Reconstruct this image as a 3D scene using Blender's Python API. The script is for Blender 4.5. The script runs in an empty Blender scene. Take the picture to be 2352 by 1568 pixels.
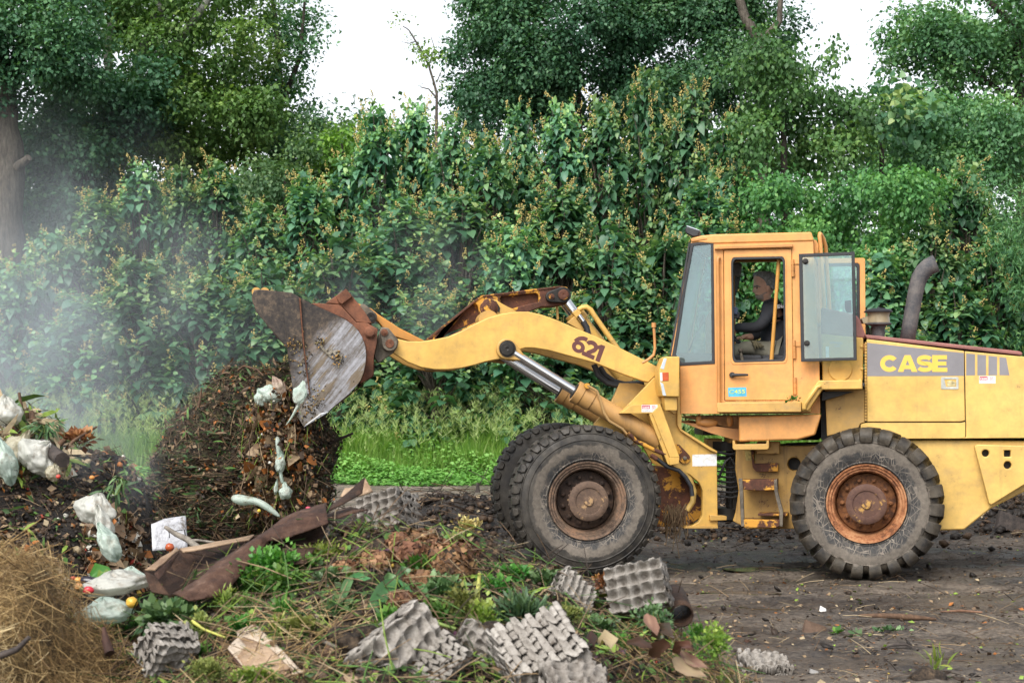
import bpy, bmesh, math, random
import numpy as np
from math import sin, cos, pi, radians, sqrt
from mathutils import Vector, Matrix, noise as mnoise
from mathutils.geometry import delaunay_2d_cdt

# ------------------------------------------------------------------ camera, sky, sun, exposure
SC = bpy.context.scene
F, CX, HY, HC = 3776.0, 1176.0, 930.0, 1.70      # focal length, centre column and horizon row in a 2352 px wide picture; eye height
cam_d = bpy.data.cameras.new('camera'); cam = bpy.data.objects.new('camera', cam_d)
SC.collection.objects.link(cam); SC.camera = cam
cam.location = (0, 0, HC); cam.rotation_euler = (pi / 2, 0, 0)
cam_d.sensor_width = 36; cam_d.lens = F / 2352 * 36; cam_d.shift_y = (HY - 784) / 2352
cam_d.clip_start = 0.1; cam_d.clip_end = 3000
cam_d.dof.use_dof = True; cam_d.dof.focus_distance = 15.9; cam_d.dof.aperture_fstop = 6.5

SUN_EL, SUN_AZ = radians(46), radians(205)
W = bpy.data.worlds.new('World'); SC.world = W; W.use_nodes = True
nt = W.node_tree; nt.nodes.clear()
sky = nt.nodes.new('ShaderNodeTexSky'); sky.sky_type = 'NISHITA'; sky.sun_disc = False
sky.sun_elevation = SUN_EL; sky.sun_rotation = SUN_AZ; sky.air_density = 1.0; sky.dust_density = 1.5; sky.ozone_density = 1.0
hs = nt.nodes.new('ShaderNodeHueSaturation'); hs.inputs['Saturation'].default_value = 0.22
bg = nt.nodes.new('ShaderNodeBackground'); bg.inputs['Strength'].default_value = 0.128
wo = nt.nodes.new('ShaderNodeOutputWorld')
nt.links.new(sky.outputs[0], hs.inputs['Color']); nt.links.new(hs.outputs[0], bg.inputs['Color']); nt.links.new(bg.outputs[0], wo.inputs[0])
sd = bpy.data.lights.new('sun', 'SUN'); sd.energy = 2.0; sd.angle = radians(38); sd.color = (1.0, 0.96, 0.9)
so = bpy.data.objects.new('sun', sd); SC.collection.objects.link(so)
so.rotation_euler = (radians(44), 0, radians(-25)); so.location = (0, 0, 30)

vs = SC.view_settings
vs.view_transform = 'Standard'; vs.look = 'None'; vs.gamma = 1.0; vs.use_curve_mapping = False
vs.exposure = 1.05
cy = SC.cycles
cy.use_denoising = True; cy.max_bounces = 6; cy.diffuse_bounces = 3; cy.glossy_bounces = 3; cy.transmission_bounces = 4
cy.transparent_max_bounces = 10; cy.volume_bounces = 1; cy.caustics_reflective = False; cy.caustics_refractive = False
cy.use_adaptive_sampling = True; cy.adaptive_threshold = 0.015
cy.volume_step_rate = 2.0; cy.volume_max_steps = 96

# ------------------------------------------------------------------ helpers
COL = SC.collection
R = random.Random(7)
def at(px, py, Y):
    return Vector(((px - CX) * Y / F, Y, HC - (py - HY) * Y / F))
def gx(px, Y): return (px - CX) * Y / F

def Zm(x0, y0, k):
    'turns coordinates read in an enlargement into picture coordinates'
    def f(*pts):
        return [((x0 + x / k) * 0.60308, (y0 + y / k) * 0.60308) for x, y in pts]
    return f
z1 = Zm(2450, 850, 2.613); z2 = Zm(3000, 850, 2.6133); z3 = Zm(3000, 1400, 1.8447)
z4 = Zm(1800, 1500, 1.96); z5 = Zm(1400, 1050, 1.96); z6 = Zm(900, 1050, 2.4129)

class Frame:
    'a vertical working plane set: e1 forward, e2 sideways away from the viewer'
    def __init__(s, origin, yaw):
        s.o = Vector(origin); s.yaw = yaw
        s.e1 = Vector((-cos(yaw), -sin(yaw), 0)); s.e2 = Vector((-sin(yaw), cos(yaw), 0))
    def pt(s, px, py, lat):
        c = Vector((0, 0, HC)); d = Vector(((px - CX) / F, 1, -(py - HY) / F))
        t = (lat + s.o.dot(s.e2) - c.dot(s.e2)) / d.dot(s.e2)
        return c + d * t
    def pts(s, pp, lat): return [s.pt(x, y, lat) for x, y in pp]

class MB:
    'collects shapes into one mesh'
    def __init__(s): s.v = []; s.f = []; s.m = []
    def add(s, vs, fs, m=0):
        b = len(s.v); s.v += [Vector(v) for v in vs]
        for f in fs: s.f.append([b + i for i in f]); s.m.append(m)
        return s
    def prism(s, pts, vec, holes=(), m=0):
        vec = Vector(vec)
        if not holes:
            n = len(pts)
            vs = list(pts) + [p + vec for p in pts]
            fs = [list(range(n)), list(range(2 * n - 1, n - 1, -1))] + [[i, i + n, (i + 1) % n + n, (i + 1) % n] for i in range(n)]
            return s.add(vs, fs, m)
        loops = [list(pts)] + [list(h) for h in holes]
        flat = [p for l in loops for p in l]; n = len(flat)
        nn = vec.normalized(); ux = nn.orthogonal().normalized(); uy = nn.cross(ux); eds, o = [], 0
        for l in loops: eds += [(o + i, o + (i + 1) % len(l)) for i in range(len(l))]; o += len(l)
        p2 = [Vector((p.dot(ux), p.dot(uy))) for p in flat]
        cv, _, tf, vo, _, _ = delaunay_2d_cdt(p2, eds, [], 0, 1e-6)
        def within(c):
            'even-odd test against every loop'
            k = False
            for a, b in eds:
                (ax_, ay_), (bx_, by_) = p2[a], p2[b]
                if (ay_ > c[1]) != (by_ > c[1]) and c[0] < (bx_ - ax_) * (c[1] - ay_) / (by_ - ay_) + ax_: k = not k
            return k
        tris = [[vo[i][0] for i in t] for t in tf if all(vo[i] for i in t) and within(sum((cv[i] for i in t), Vector((0, 0))) / len(t))]
        fs = [list(t) for t in tris] + [[i + n for i in reversed(t)] for t in tris]
        o = 0
        for l in loops:
            k = len(l)
            for i in range(k): fs.append([o + i, o + i + n, o + (i + 1) % k + n, o + (i + 1) % k])
            o += k
        return s.add(flat + [p + vec for p in flat], fs, m)
    def box(s, c, sx, sy, sz, rot=None, m=0):
        M = rot if rot is not None else Matrix.Identity(3)
        vs = [Vector(c) + M @ Vector((x * sx / 2, y * sy / 2, z * sz / 2)) for x in (-1, 1) for y in (-1, 1) for z in (-1, 1)]
        return s.add(vs, [[0, 1, 3, 2], [4, 6, 7, 5], [0, 4, 5, 1], [2, 3, 7, 6], [0, 2, 6, 4], [1, 5, 7, 3]], m)
    def tube(s, path, rad, seg=10, caps=True, m=0, flat=1.0):
        path = [Vector(p) for p in path]; n = len(path)
        rad = [rad] * n if not hasattr(rad, '__len__') else list(rad)
        vs, fs = [], []; up = None
        for i in range(n):
            t = (path[min(i + 1, n - 1)] - path[max(i - 1, 0)])
            t = t.normalized() if t.length > 1e-9 else Vector((0, 0, 1))
            if up is None:
                a = Vector((0, 0, 1)) if abs(t.z) < .9 else Vector((1, 0, 0))
                up = t.cross(a).normalized()
            else:
                up = (up - t * up.dot(t)); up = up.normalized() if up.length > 1e-6 else t.orthogonal().normalized()
            w = t.cross(up)
            for j in range(seg):
                a = 2 * pi * j / seg
                vs.append(path[i] + (up * cos(a) + w * sin(a) * flat) * rad[i])
        for i in range(n - 1):
            for j in range(seg):
                fs.append([i * seg + j, i * seg + (j + 1) % seg, (i + 1) * seg + (j + 1) % seg, (i + 1) * seg + j])
        if caps:
            fs.append(list(range(seg - 1, -1, -1))); fs.append([(n - 1) * seg + j for j in range(seg)])
        return s.add(vs, fs, m)
    def lathe(s, c, axis, prof, seg=32, m=0, close=False, cap=True):
        'prof: (distance along axis, radius)'
        axis = Vector(axis).normalized(); u = axis.orthogonal().normalized(); w = axis.cross(u); c = Vector(c)
        vs, fs = [], []; n = len(prof)
        for a, r in prof:
            for j in range(seg):
                q = 2 * pi * j / seg; vs.append(c + axis * a + (u * cos(q) + w * sin(q)) * r)
        for i in range(n - 1 if not close else n):
            k = (i + 1) % n
            for j in range(seg):
                fs.append([i * seg + j, i * seg + (j + 1) % seg, k * seg + (j + 1) % seg, k * seg + j])
        if not close and cap:
            if prof[0][1] > 1e-4: fs.append(list(range(seg - 1, -1, -1)))
            if prof[-1][1] > 1e-4: fs.append([(n - 1) * seg + j for j in range(seg)])
        return s.add(vs, fs, m)
    def ball(s, c, rx, ry, rz, seg=12, rings=8, m=0, rot=None):
        M = rot if rot is not None else Matrix.Identity(3); c = Vector(c)
        vs = [c + M @ Vector((0, 0, -rz))]
        for i in range(1, rings):
            t = -pi / 2 + pi * i / rings
            for j in range(seg):
                a = 2 * pi * j / seg; vs.append(c + M @ Vector((rx * cos(t) * cos(a), ry * cos(t) * sin(a), rz * sin(t))))
        vs.append(c + M @ Vector((0, 0, rz))); fs = []
        for j in range(seg): fs.append([0, 1 + (j + 1) % seg, 1 + j])
        for i in range(rings - 2):
            for j in range(seg):
                a = 1 + i * seg; fs.append([a + j, a + (j + 1) % seg, a + seg + (j + 1) % seg, a + seg + j])
        l = len(vs) - 1; a = 1 + (rings - 2) * seg
        for j in range(seg): fs.append([a + j, a + (j + 1) % seg, l])
        return s.add(vs, fs, m)
    def build(s, name, mats, parent=None, origin=None, smooth=38, bevel=0, sub=0, solid=0):
        o0 = Vector(origin) if origin is not None else (Vector(parent['_w']) if parent is not None else Vector((0, 0, 0)))
        me = bpy.data.meshes.new(name)
        me.from_pydata([tuple(v - o0) for v in s.v], [], s.f)
        if not isinstance(mats, (list, tuple)): mats = [mats]
        for m in mats: me.materials.append(m)
        if len(mats) > 1: me.polygons.foreach_set('material_index', s.m)
        bm = bmesh.new(); bm.from_mesh(me); bmesh.ops.recalc_face_normals(bm, faces=bm.faces); bm.to_mesh(me); bm.free()
        if smooth:
            me.polygons.foreach_set('use_smooth', [True] * len(me.polygons)); me.set_sharp_from_angle(angle=radians(smooth))
        ob = bpy.data.objects.new(name, me); COL.objects.link(ob)
        if parent is not None:
            ob.parent = parent; ob.location = o0 - Vector(parent['_w'])
        else: ob.location = o0
        ob['_w'] = tuple(o0)
        if solid:
            md = ob.modifiers.new('thickness', 'SOLIDIFY'); md.thickness = solid; md.offset = 0
        if bevel:
            md = ob.modifiers.new('bevel', 'BEVEL'); md.width = bevel; md.segments = 2; md.limit_method = 'ANGLE'; md.angle_limit = radians(40)
        if sub:
            md = ob.modifiers.new('smooth', 'SUBSURF'); md.levels = sub; md.render_levels = sub
        return ob

def empty(name, loc, parent=None, rotz=0.0):
    o = bpy.data.objects.new(name, None); COL.objects.link(o); loc = Vector(loc)
    if parent is not None: o.parent = parent; o.location = loc - Vector(parent['_w'])
    else: o.location = loc
    o.rotation_euler = (0, 0, rotz); o['_w'] = tuple(loc); o.empty_display_size = .1
    return o
def tag(o, label, cat, group=None):
    o['label'] = label; o['category'] = cat
    if group: o['group'] = group
    return o
def kind(o, k, label=None):
    o['kind'] = k
    if label: o['label'] = label
    return o

def np_mesh(name, V, T, mats, tint=None, midx=None, smooth=True):
    'mesh from numpy triangles; tint is one number per vertex'
    V = np.asarray(V, np.float32); T = np.asarray(T, np.int32)
    me = bpy.data.meshes.new(name)
    me.vertices.add(len(V)); me.vertices.foreach_set('co', V.ravel())
    me.loops.add(T.size); me.loops.foreach_set('vertex_index', T.ravel())
    me.polygons.add(len(T)); me.polygons.foreach_set('loop_start', np.arange(0, T.size, T.shape[1], dtype=np.int32))
    if not isinstance(mats, (list, tuple)): mats = [mats]
    for m in mats: me.materials.append(m)
    if midx is not None: me.polygons.foreach_set('material_index', np.asarray(midx, np.int32))
    me.update(calc_edges=True)
    if smooth: me.polygons.foreach_set('use_smooth', np.ones(len(T), bool))
    if tint is not None:
        a = me.attributes.new('tint', 'FLOAT', 'POINT'); a.data.foreach_set('value', np.asarray(tint, np.float32))
    me.validate()
    return me
def np_obj(name, me, loc=(0, 0, 0), parent=None):
    ob = bpy.data.objects.new(name, me); COL.objects.link(ob); ob['_w'] = tuple(loc)
    if parent is not None: ob.parent = parent; ob.location = Vector(loc) - Vector(parent['_w'])
    else: ob.location = loc
    return ob

# ------------------------------------------------------------------ materials
class NT:
    def __init__(s, name):
        s.m = bpy.data.materials.new(name); s.m.use_nodes = True; s.t = s.m.node_tree; s.t.nodes.clear()
        s.out = s.t.nodes.new('ShaderNodeOutputMaterial'); s._c = None
    def n(s, ty, **kw):
        x = s.t.nodes.new(ty)
        for k, v in kw.items(): setattr(x, k, v)
        return x
    def l(s, a, b): s.t.links.new(a, b)
    def coord(s, which='Object'):
        if s._c is None: s._c = s.n('ShaderNodeTexCoord')
        return s._c.outputs[which]
    def mapped(s, scale=(1, 1, 1), rot=(0, 0, 0), loc=(0, 0, 0)):
        m = s.n('ShaderNodeMapping'); m.inputs['Scale'].default_value = scale; m.inputs['Rotation'].default_value = rot; m.inputs['Location'].default_value = loc
        s.l(s.coord(), m.inputs['Vector']); return m.outputs[0]
    def turned(s, ry, scale, loc=(0, 0, 0)):
        m = s.n('ShaderNodeMapping'); m.inputs['Rotation'].default_value = (0, ry, 0); m.inputs['Location'].default_value = loc; s.l(s.coord(), m.inputs['Vector'])
        k = s.n('ShaderNodeMapping'); k.inputs['Scale'].default_value = scale; s.l(m.outputs[0], k.inputs['Vector']); return k.outputs[0]
    def noise(s, scale, detail=4, rough=.55, vec=None, dist=0):
        x = s.n('ShaderNodeTexNoise'); x.inputs['Scale'].default_value = scale; x.inputs['Detail'].default_value = detail
        x.inputs['Roughness'].default_value = rough; x.inputs['Distortion'].default_value = dist
        s.l(vec if vec is not None else s.coord(), x.inputs['Vector']); return x.outputs[0]
    def voro(s, scale, feature='F1', vec=None, out=0):
        x = s.n('ShaderNodeTexVoronoi', feature=feature); x.inputs['Scale'].default_value = scale
        s.l(vec if vec is not None else s.coord(), x.inputs['Vector']); return x.outputs[out]
    def ramp(s, fac, stops, interp='LINEAR'):
        x = s.n('ShaderNodeValToRGB'); cr = x.color_ramp; cr.interpolation = interp
        while len(cr.elements) < len(stops): cr.elements.new(.5)
        for e, (p, c) in zip(cr.elements, stops):
            e.position = p; e.color = (c, c, c, 1) if not hasattr(c, '__len__') else (*c, 1)
        s.l(fac, x.inputs[0]); return x.outputs[0]
    def mix(s, fac, a, b, mode='MIX'):
        x = s.n('ShaderNodeMix', data_type='RGBA', blend_type=mode)
        for sock, v in ((x.inputs[0], fac), (x.inputs[6], a), (x.inputs[7], b)):
            if isinstance(v, (int, float)): sock.default_value = v
            elif isinstance(v, tuple): sock.default_value = (*v, 1)
            else: s.l(v, sock)
        return x.outputs[2]
    def punch(s, v, k=1.7):
        'more contrast round the middle'
        return s.math('MULTIPLY_ADD', s.math('SUBTRACT', v, .5), k, .5)
    def math(s, op, a, b=0.0, c=None):
        x = s.n('ShaderNodeMath', operation=op)
        for i, v in enumerate((a, b, c)):
            if v is None: continue
            if isinstance(v, (int, float)): x.inputs[i].default_value = v
            else: s.l(v, x.inputs[i])
        return x.outputs[0]
    def bump(s, h, strength=.3, dist=.01):
        x = s.n('ShaderNodeBump'); x.inputs['Strength'].default_value = strength; x.inputs['Distance'].default_value = dist
        s.l(h, x.inputs['Height']); return x.outputs[0]
    def bsdf(s, col, rough=.6, metal=0.0, normal=None, spec=.5, **kw):
        b = s.n('ShaderNodeBsdfPrincipled')
        for k, v in (('Base Color', col), ('Roughness', rough), ('Metallic', metal), ('Specular IOR Level', spec)):
            if isinstance(v, (int, float)): b.inputs[k].default_value = v
            elif isinstance(v, tuple): b.inputs[k].default_value = (*v, 1)
            else: s.l(v, b.inputs[k])
        if normal is not None: s.l(normal, b.inputs['Normal'])
        for k, v in kw.items(): b.inputs[k.replace('_', ' ')].default_value = v
        return b.outputs[0]
    def done(s, sh): s.l(sh, s.out.inputs['Surface']); return s.m

def mat_plain(name, col, rough=.6, metal=0.0, var=.25, scale=12, bump=.0, spec=.5):
    n = NT(name); f = n.noise(scale, 5, .6)
    d = tuple(c * (1 - var) for c in col); l = tuple(min(1, c * (1 + var)) for c in col)
    c = n.ramp(f, [(.3, d), (.7, l)])
    nb = n.bump(n.noise(scale * 4, 4), bump, .01) if bump else None
    return n.done(n.bsdf(c, rough, metal, nb, spec))

def mat_paint(name, col, rust=(.09, .035, .015), dark=.12, wear=.5, grime=(.16, .11, .06), streak=.5, rough=.45):
    'old sun-bleached paint: chips down to rust, drip streaks, dusty film'
    n = NT(name)
    big = n.noise(1.3, 4, .6); fine = n.noise(38, 3, .6); mid = n.noise(7, 6, .7)
    st = n.noise(1.0, 5, .65, n.mapped((9, 9, .8)))
    pale = tuple(min(1, c * 1.10 + .02) for c in col); deep = tuple(c * (1 - dark) for c in col)
    c = n.ramp(big, [(.35, deep), (.65, pale)])
    c = n.mix(n.math('MULTIPLY', n.ramp(st, [(.56, 0.0), (.78, 1.0)]), streak), c, grime)
    c = n.mix(n.math('MULTIPLY', n.ramp(mid, [(.40, 0.0), (.8, 1.0)]), .45), c, grime)
    c = n.mix(n.math('MULTIPLY', n.ramp(n.noise(1.0, 6, .7, n.mapped((2.2, 2.2, 5), (0, 0, 0), (3, 1, 2))), [(.55, 0.0), (.75, 1.0)]), .25 + .3 * wear), c, (.30, .21, .11))
    chip = n.math('ADD', n.math('MULTIPLY', mid, .62), n.math('MULTIPLY', n.noise(55, 4, .7), .38))
    t = .655 - .045 * wear
    cm = n.ramp(chip, [(t, 0.0), (t + .025, 1.0)])
    c = n.mix(cm, c, n.ramp(n.noise(60, 2), [(.3, tuple(x * .5 for x in rust)), (.7, tuple(x * 1.6 for x in rust))]))
    sp = n.ramp(n.voro(26), [(.0, 1.0), (.055, 0.0)]); sp = n.math('MULTIPLY', sp, n.ramp(n.noise(9), [(.5, 0.0), (.6, 1.0)]))
    c = n.mix(n.math('MULTIPLY', sp, .8), c, (.03, .018, .012))
    rg = n.math('ADD', n.math('MULTIPLY', mid, .25), rough - .1)
    b = n.bump(n.math('SUBTRACT', fine, n.math('MULTIPLY', cm, 1.4)), .12, .004)
    return n.done(n.bsdf(c, rg, 0, b, .45))

def mat_rust(name, a=(.035, .018, .012), b=(.17, .065, .028), paint=None, amt=.5, rough=.75, scale=6):
    n = NT(name); f = n.noise(scale, 8, .7); g = n.noise(scale * 7, 5, .7)
    c = n.ramp(n.punch(n.math('ADD', n.math('MULTIPLY', f, .65), n.math('MULTIPLY', g, .35)), 1.6), [(.33, a), (.52, tuple((x + y) / 2 for x, y in zip(a, b))), (.68, b)])
    if paint:
        m = n.noise(scale * .8, 7, .7)
        c = n.mix(n.ramp(m, [(.62 - .2 * amt, 0.0), (.66 - .2 * amt, 1.0)]), c, paint)
    return n.done(n.bsdf(c, n.math('ADD', n.math('MULTIPLY', g, .3), rough - .15), 0, n.bump(g, .35, .006), .3))

def mat_leaf(name, stops, trans=.35, rough=.5, var=True, spec=.4):
    'tint 0..1 along the leaves picks the colour; each object shifts a little'
    n = NT(name); a = n.n('ShaderNodeAttribute', attribute_name='tint')
    c = n.ramp(a.outputs['Fac'], stops)
    oi = n.n('ShaderNodeObjectInfo')
    h = n.n('ShaderNodeHueSaturation')
    n.l(n.math('ADD', n.math('MULTIPLY', oi.outputs['Random'], .03), .485), h.inputs['Hue'])
    n.l(n.math('ADD', n.math('MULTIPLY', oi.outputs['Random'], .45), .8), h.inputs['Value'])
    n.l(c, h.inputs['Color'])
    p = n.bsdf(h.outputs[0], rough, 0, None, spec)
    t = n.n('ShaderNodeBsdfTranslucent'); n.l(n.mix(1.0, h.outputs[0], (1.0, 1.15, .45), 'MULTIPLY'), t.inputs[0])
    mx = n.n('ShaderNodeMixShader'); mx.inputs[0].default_value = trans
    n.l(p, mx.inputs[1]); n.l(t.outputs[0], mx.inputs[2])
    return n.done(mx.outputs[0])

def mat_glass(name, tint=(.80, .93, .93), dust=.09, dustcol=(.30, .42, .44)):
    n = NT(name)
    tr = n.n('ShaderNodeBsdfTransparent'); tr.inputs[0].default_value = (*tint, 1)
    gl = n.n('ShaderNodeBsdfGlossy'); gl.inputs['Roughness'].default_value = .05; gl.inputs[0].default_value = (.9, .95, 1, 1)
    fr = n.n('ShaderNodeFresnel'); fr.inputs[0].default_value = 1.5
    m1 = n.n('ShaderNodeMixShader'); n.l(n.math('ADD', fr.outputs[0], .05), m1.inputs[0]); n.l(tr.outputs[0], m1.inputs[1]); n.l(gl.outputs[0], m1.inputs[2])
    df = n.n('ShaderNodeBsdfDiffuse'); df.inputs[0].default_value = (*dustcol, 1)
    m2 = n.n('ShaderNodeMixShader')
    d = n.math('MULTIPLY', n.ramp(n.noise(2.2, 5, .6), [(.25, .55), (.75, 1.3)]), dust)
    d = n.math('ADD', d, n.math('MULTIPLY', n.ramp(n.noise(60, 3), [(.68, 0.0), (.74, 1.0)]), .15))
    n.l(d, m2.inputs[0]); n.l(m1.outputs[0], m2.inputs[1]); n.l(df.outputs[0], m2.inputs[2])
    return n.done(m2.outputs[0])
# ------------------------------------------------------------------ the materials of the machine
YEL = mat_paint('yellow_paint', (.62, .37, .078), wear=.75, streak=.5)
YEL2 = mat_paint('dirty_yellow_paint', (.52, .30, .07), wear=1.0, streak=.6)
HOODY = mat_paint('bleached_yellow_paint', (.66, .42, .105), wear=.45, streak=.3, dark=.10)
ORG = mat_paint('orange_paint', (.69, .315, .085), wear=.5, streak=.3, dark=.10)
ORG2 = mat_paint('worn_orange_paint', (.52, .225, .055), wear=1.0, streak=.5)
CYL = mat_paint('dusty_cylinder_paint', (.44, .24, .075), wear=.9, streak=.7, grime=(.13, .08, .045))
RUSTY = mat_rust('rusty_steel', (.05, .022, .014), (.21, .085, .045))
RUSTP = mat_rust('rusty_painted_steel', (.045, .02, .013), (.13, .05, .03), paint=(.55, .27, .04), amt=.55)
COUPL = mat_rust('rust_orange_steel', (.10, .045, .028), (.24, .095, .05), rough=.7)
GREYST = mat_rust('grey_greasy_steel', (.06, .05, .04), (.19, .16, .12), rough=.6)
GREASE = mat_rust('black_grease', (.008, .008, .008), (.035, .03, .025), rough=.45, scale=14)
RED = mat_plain('faded_maroon_paint', (.24, .095, .08), .6, var=.25, scale=5, bump=.05)
BLACK = mat_plain('black_rubber', (.018, .019, .022), .55, var=.3, bump=.1)
DARKM = mat_plain('dark_machinery', (.02, .018, .016), .6, var=.5, scale=9, bump=.3)
CHROME = mat_plain('chrome_rod', (.78, .79, .8), .12, 1.0, .05, 20)
GREYDEC = mat_plain('grey_decal', (.20, .19, .20), .5, var=.12, scale=4)
LETY = mat_plain('yellow_decal', (.74, .46, .07), .5, var=.05)
BROWNDEC = mat_plain('brown_decal', (.11, .035, .03), .5, var=.15)
WHITE = mat_plain('white_label', (.75, .74, .72), .5, var=.08, scale=20)
REDINK = mat_plain('red_ink', (.42, .02, .05), .5, var=.1)
GREYINK = mat_plain('grey_ink', (.25, .26, .30), .5, var=.1)
BLUEST = mat_plain('blue_sticker', (.06, .36, .55), .5, var=.35, scale=18)
LAMPG = mat_plain('lamp_glass', (.5, .55, .6), .15, 0, .1)
AMBER = mat_plain('amber_lens', (.45, .075, .02), .25, 0, .2)
EXH = mat_rust('sooty_exhaust', (.05, .052, .06), (.15, .135, .125), rough=.65, scale=9)
BEIGE = mat_plain('beige_plastic', (.30, .24, .15), .35, var=.3, scale=7)
SEATM = mat_plain('seat_cloth', (.03, .03, .033), .8, var=.3, bump=.2)
GLASS = mat_glass('window_glass'); GLASS2 = mat_glass('dusty_glass', (.74, .90, .92), .16)

def mat_bucket():
    n = NT('scraped_bucket_steel')
    v = n.mapped((1, 1, 1))
    f = n.noise(2.6, 7, .65); g = n.noise(30, 5, .7)
    base = n.ramp(n.punch(n.math('ADD', n.math('MULTIPLY', f, .6), n.math('MULTIPLY', g, .4)), 2.2), [(.30, (.016, .013, .012)), (.5, (.05, .037, .028)), (.64, (.12, .085, .055)), (.78, (.17, .085, .035))])
    # worn bright lower right, scratched along the travel
    sx = n.n('ShaderNodeSeparateXYZ'); n.l(n.coord(), sx.inputs[0])
    t = n.math('SUBTRACT', n.math('MULTIPLY', sx.outputs[0], 1.0), n.math('MULTIPLY', sx.outputs[2], .9))
    t = n.math('ADD', t, n.math('MULTIPLY', n.noise(2.0, 5, .6), 1.1))
    bright = n.ramp(n.math('ADD', n.math('MULTIPLY', t, .5), BUCK_OFF), [(.44, 0.0), (.60, 1.0)])
    sc = n.noise(1.0, 6, .7, n.turned(radians(52), (2.0, 2.0, 26)))
    steel = n.ramp(n.punch(n.math('ADD', n.math('MULTIPLY', sc, .75), n.math('MULTIPLY', g, .25)), 1.5), [(.34, (.09, .065, .04)), (.46, (.20, .19, .19)), (.66, (.36, .36, .385))])
    mud = n.ramp(n.noise(1.0, 5, .65, n.turned(radians(52), (1.6, 1.6, 10), (3, 0, 1))), [(.51, 0.0), (.57, 1.0)])
    steel = n.mix(n.math('MULTIPLY', mud, .8), steel, (.16, .115, .065))
    c = n.mix(bright, base, steel)
    spat = n.ramp(n.voro(34), [(.08, 1.0), (.14, 0.0)]); spat = n.math('MULTIPLY', spat, n.ramp(n.noise(7), [(.5, 0.0), (.58, 1.0)]))
    c = n.mix(spat, c, (.10, .06, .025))
    return n.done(n.bsdf(c, n.math('ADD', n.math('MULTIPLY', g, .25), .32), n.math('MULTIPLY', bright, .35), n.bump(n.math('ADD', g, sc), .25, .005), .4))

def mat_tyre(name, inner, outer, scratch=.6, mudc=(.085, .07, .052), dust=(.15, .128, .105)):
    'rubber with a pale dried-mud ring, scratches in the ring and wet mud outside it; local Y is the axle'
    n = NT(name)
    s = n.n('ShaderNodeSeparateXYZ'); n.l(n.coord(), s.inputs[0])
    r = n.math('SQRT', n.math('ADD', n.math('POWER', s.outputs[0], 2.0), n.math('POWER', s.outputs[2], 2.0)))
    wob = n.math('MULTIPLY', n.math('SUBTRACT', n.noise(6.5, 7, .65), .5), .17)
    rr = n.math('ADD', r, wob)
    g = n.noise(22, 6, .7); h = n.noise(90, 3, .6)
    rub = n.ramp(g, [(.3, (.025, .025, .027)), (.7, (.065, .063, .06))])
    wet = n.ramp(n.noise(5, 7, .7), [(.36, (.014, .013, .013)), (.5, tuple(c * .55 for c in mudc)), (.66, mudc)])
    dst = n.ramp(n.math('ADD', n.math('MULTIPLY', g, .6), n.math('MULTIPLY', n.noise(3, 4), .4)), [(.36, tuple(c * .55 for c in dust)), (.64, tuple(c * 1.2 for c in dust))])
    inside = n.ramp(rr, [(inner - .01, 0.0), (inner + .015, 1.0)])
    outside = n.ramp(rr, [(outer - .006, 0.0), (outer + .006, 1.0)])
    e1 = n.voro(9, 'DISTANCE_TO_EDGE', n.mapped((1, 1, 1), (.3, .5, .2))); e2 = n.voro(13, 'DISTANCE_TO_EDGE', n.mapped((1.9, 1, .7), (0, .9, 0)))
    ln = n.math('MAXIMUM', n.ramp(e1, [(.016, 1.0), (.034, 0.0)]), n.ramp(e2, [(.018, 1.0), (.040, 0.0)]))
    ln = n.math('MULTIPLY', n.math('MULTIPLY', ln, scratch), n.ramp(n.noise(6), [(.38, 0.0), (.55, 1.0)]))
    ins = n.mix(n.math('MULTIPLY', n.ramp(n.noise(7, 7, .72), [(.46, 0.0), (.66, 1.0)]), .5 if 'rear' in name else .75), rub, dst)
    ins = n.mix(ln, ins, tuple(c * 1.6 for c in dust))
    c = n.mix(inside, ins, dst)
    c = n.mix(outside, c, wet)
    sp = n.ramp(n.voro(40), [(.1, 1.0), (.16, 0.0)]); sp = n.math('MULTIPLY', sp, n.ramp(n.noise(8, 3), [(.56, 0.0), (.64, 1.0)]))
    c = n.mix(n.math('MULTIPLY', sp, outside), c, (.03, .022, .017))
    rg = n.ramp(n.math('MULTIPLY', outside, n.noise(9, 4)), [(.25, .85), (.6, .45)])
    return n.done(n.bsdf(c, rg, 0, n.bump(n.math('ADD', n.math('MULTIPLY', g, .7), h), .5, .008), .35))

def mat_wheel(name, body, warm, dark):
    n = NT(name); f = n.noise(5, 7, .7); g = n.noise(28, 5, .7)
    c = n.ramp(n.punch(n.math('ADD', n.math('MULTIPLY', f, .5), n.math('MULTIPLY', g, .5)), 1.8), [(.36, dark), (.5, body), (.66, warm)])
    return n.done(n.bsdf(c, .65, 0, n.bump(g, .35, .005), .3))

TYRE_R = mat_tyre('muddy_tyre_rear', .505, .60, 1.0); TYRE_F = mat_tyre('muddy_tyre_front', .47, .555, .9, (.075, .066, .055))
RIM_R = mat_wheel('rim_orange_rust', (.30, .12, .05), (.42, .21, .10), (.13, .05, .022))
DISC_R = mat_wheel('disc_rust', (.17, .065, .022), (.24, .10, .035), (.06, .024, .012))
RIM_F = mat_wheel('rim_brown_rust', (.125, .085, .06), (.22, .13, .08), (.06, .038, .026))
DISC_F = mat_wheel('disc_dark_rust', (.045, .026, .018), (.075, .045, .028), (.02, .013, .01))
HUBM = mat_rust('hub_flaking_paint', (.07, .035, .028), (.14, .075, .05), paint=(.42, .24, .07), amt=.28)
HUBF = mat_rust('hub_brown', (.07, .045, .033), (.17, .11, .075), paint=(.38, .24, .12), amt=.25)

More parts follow.
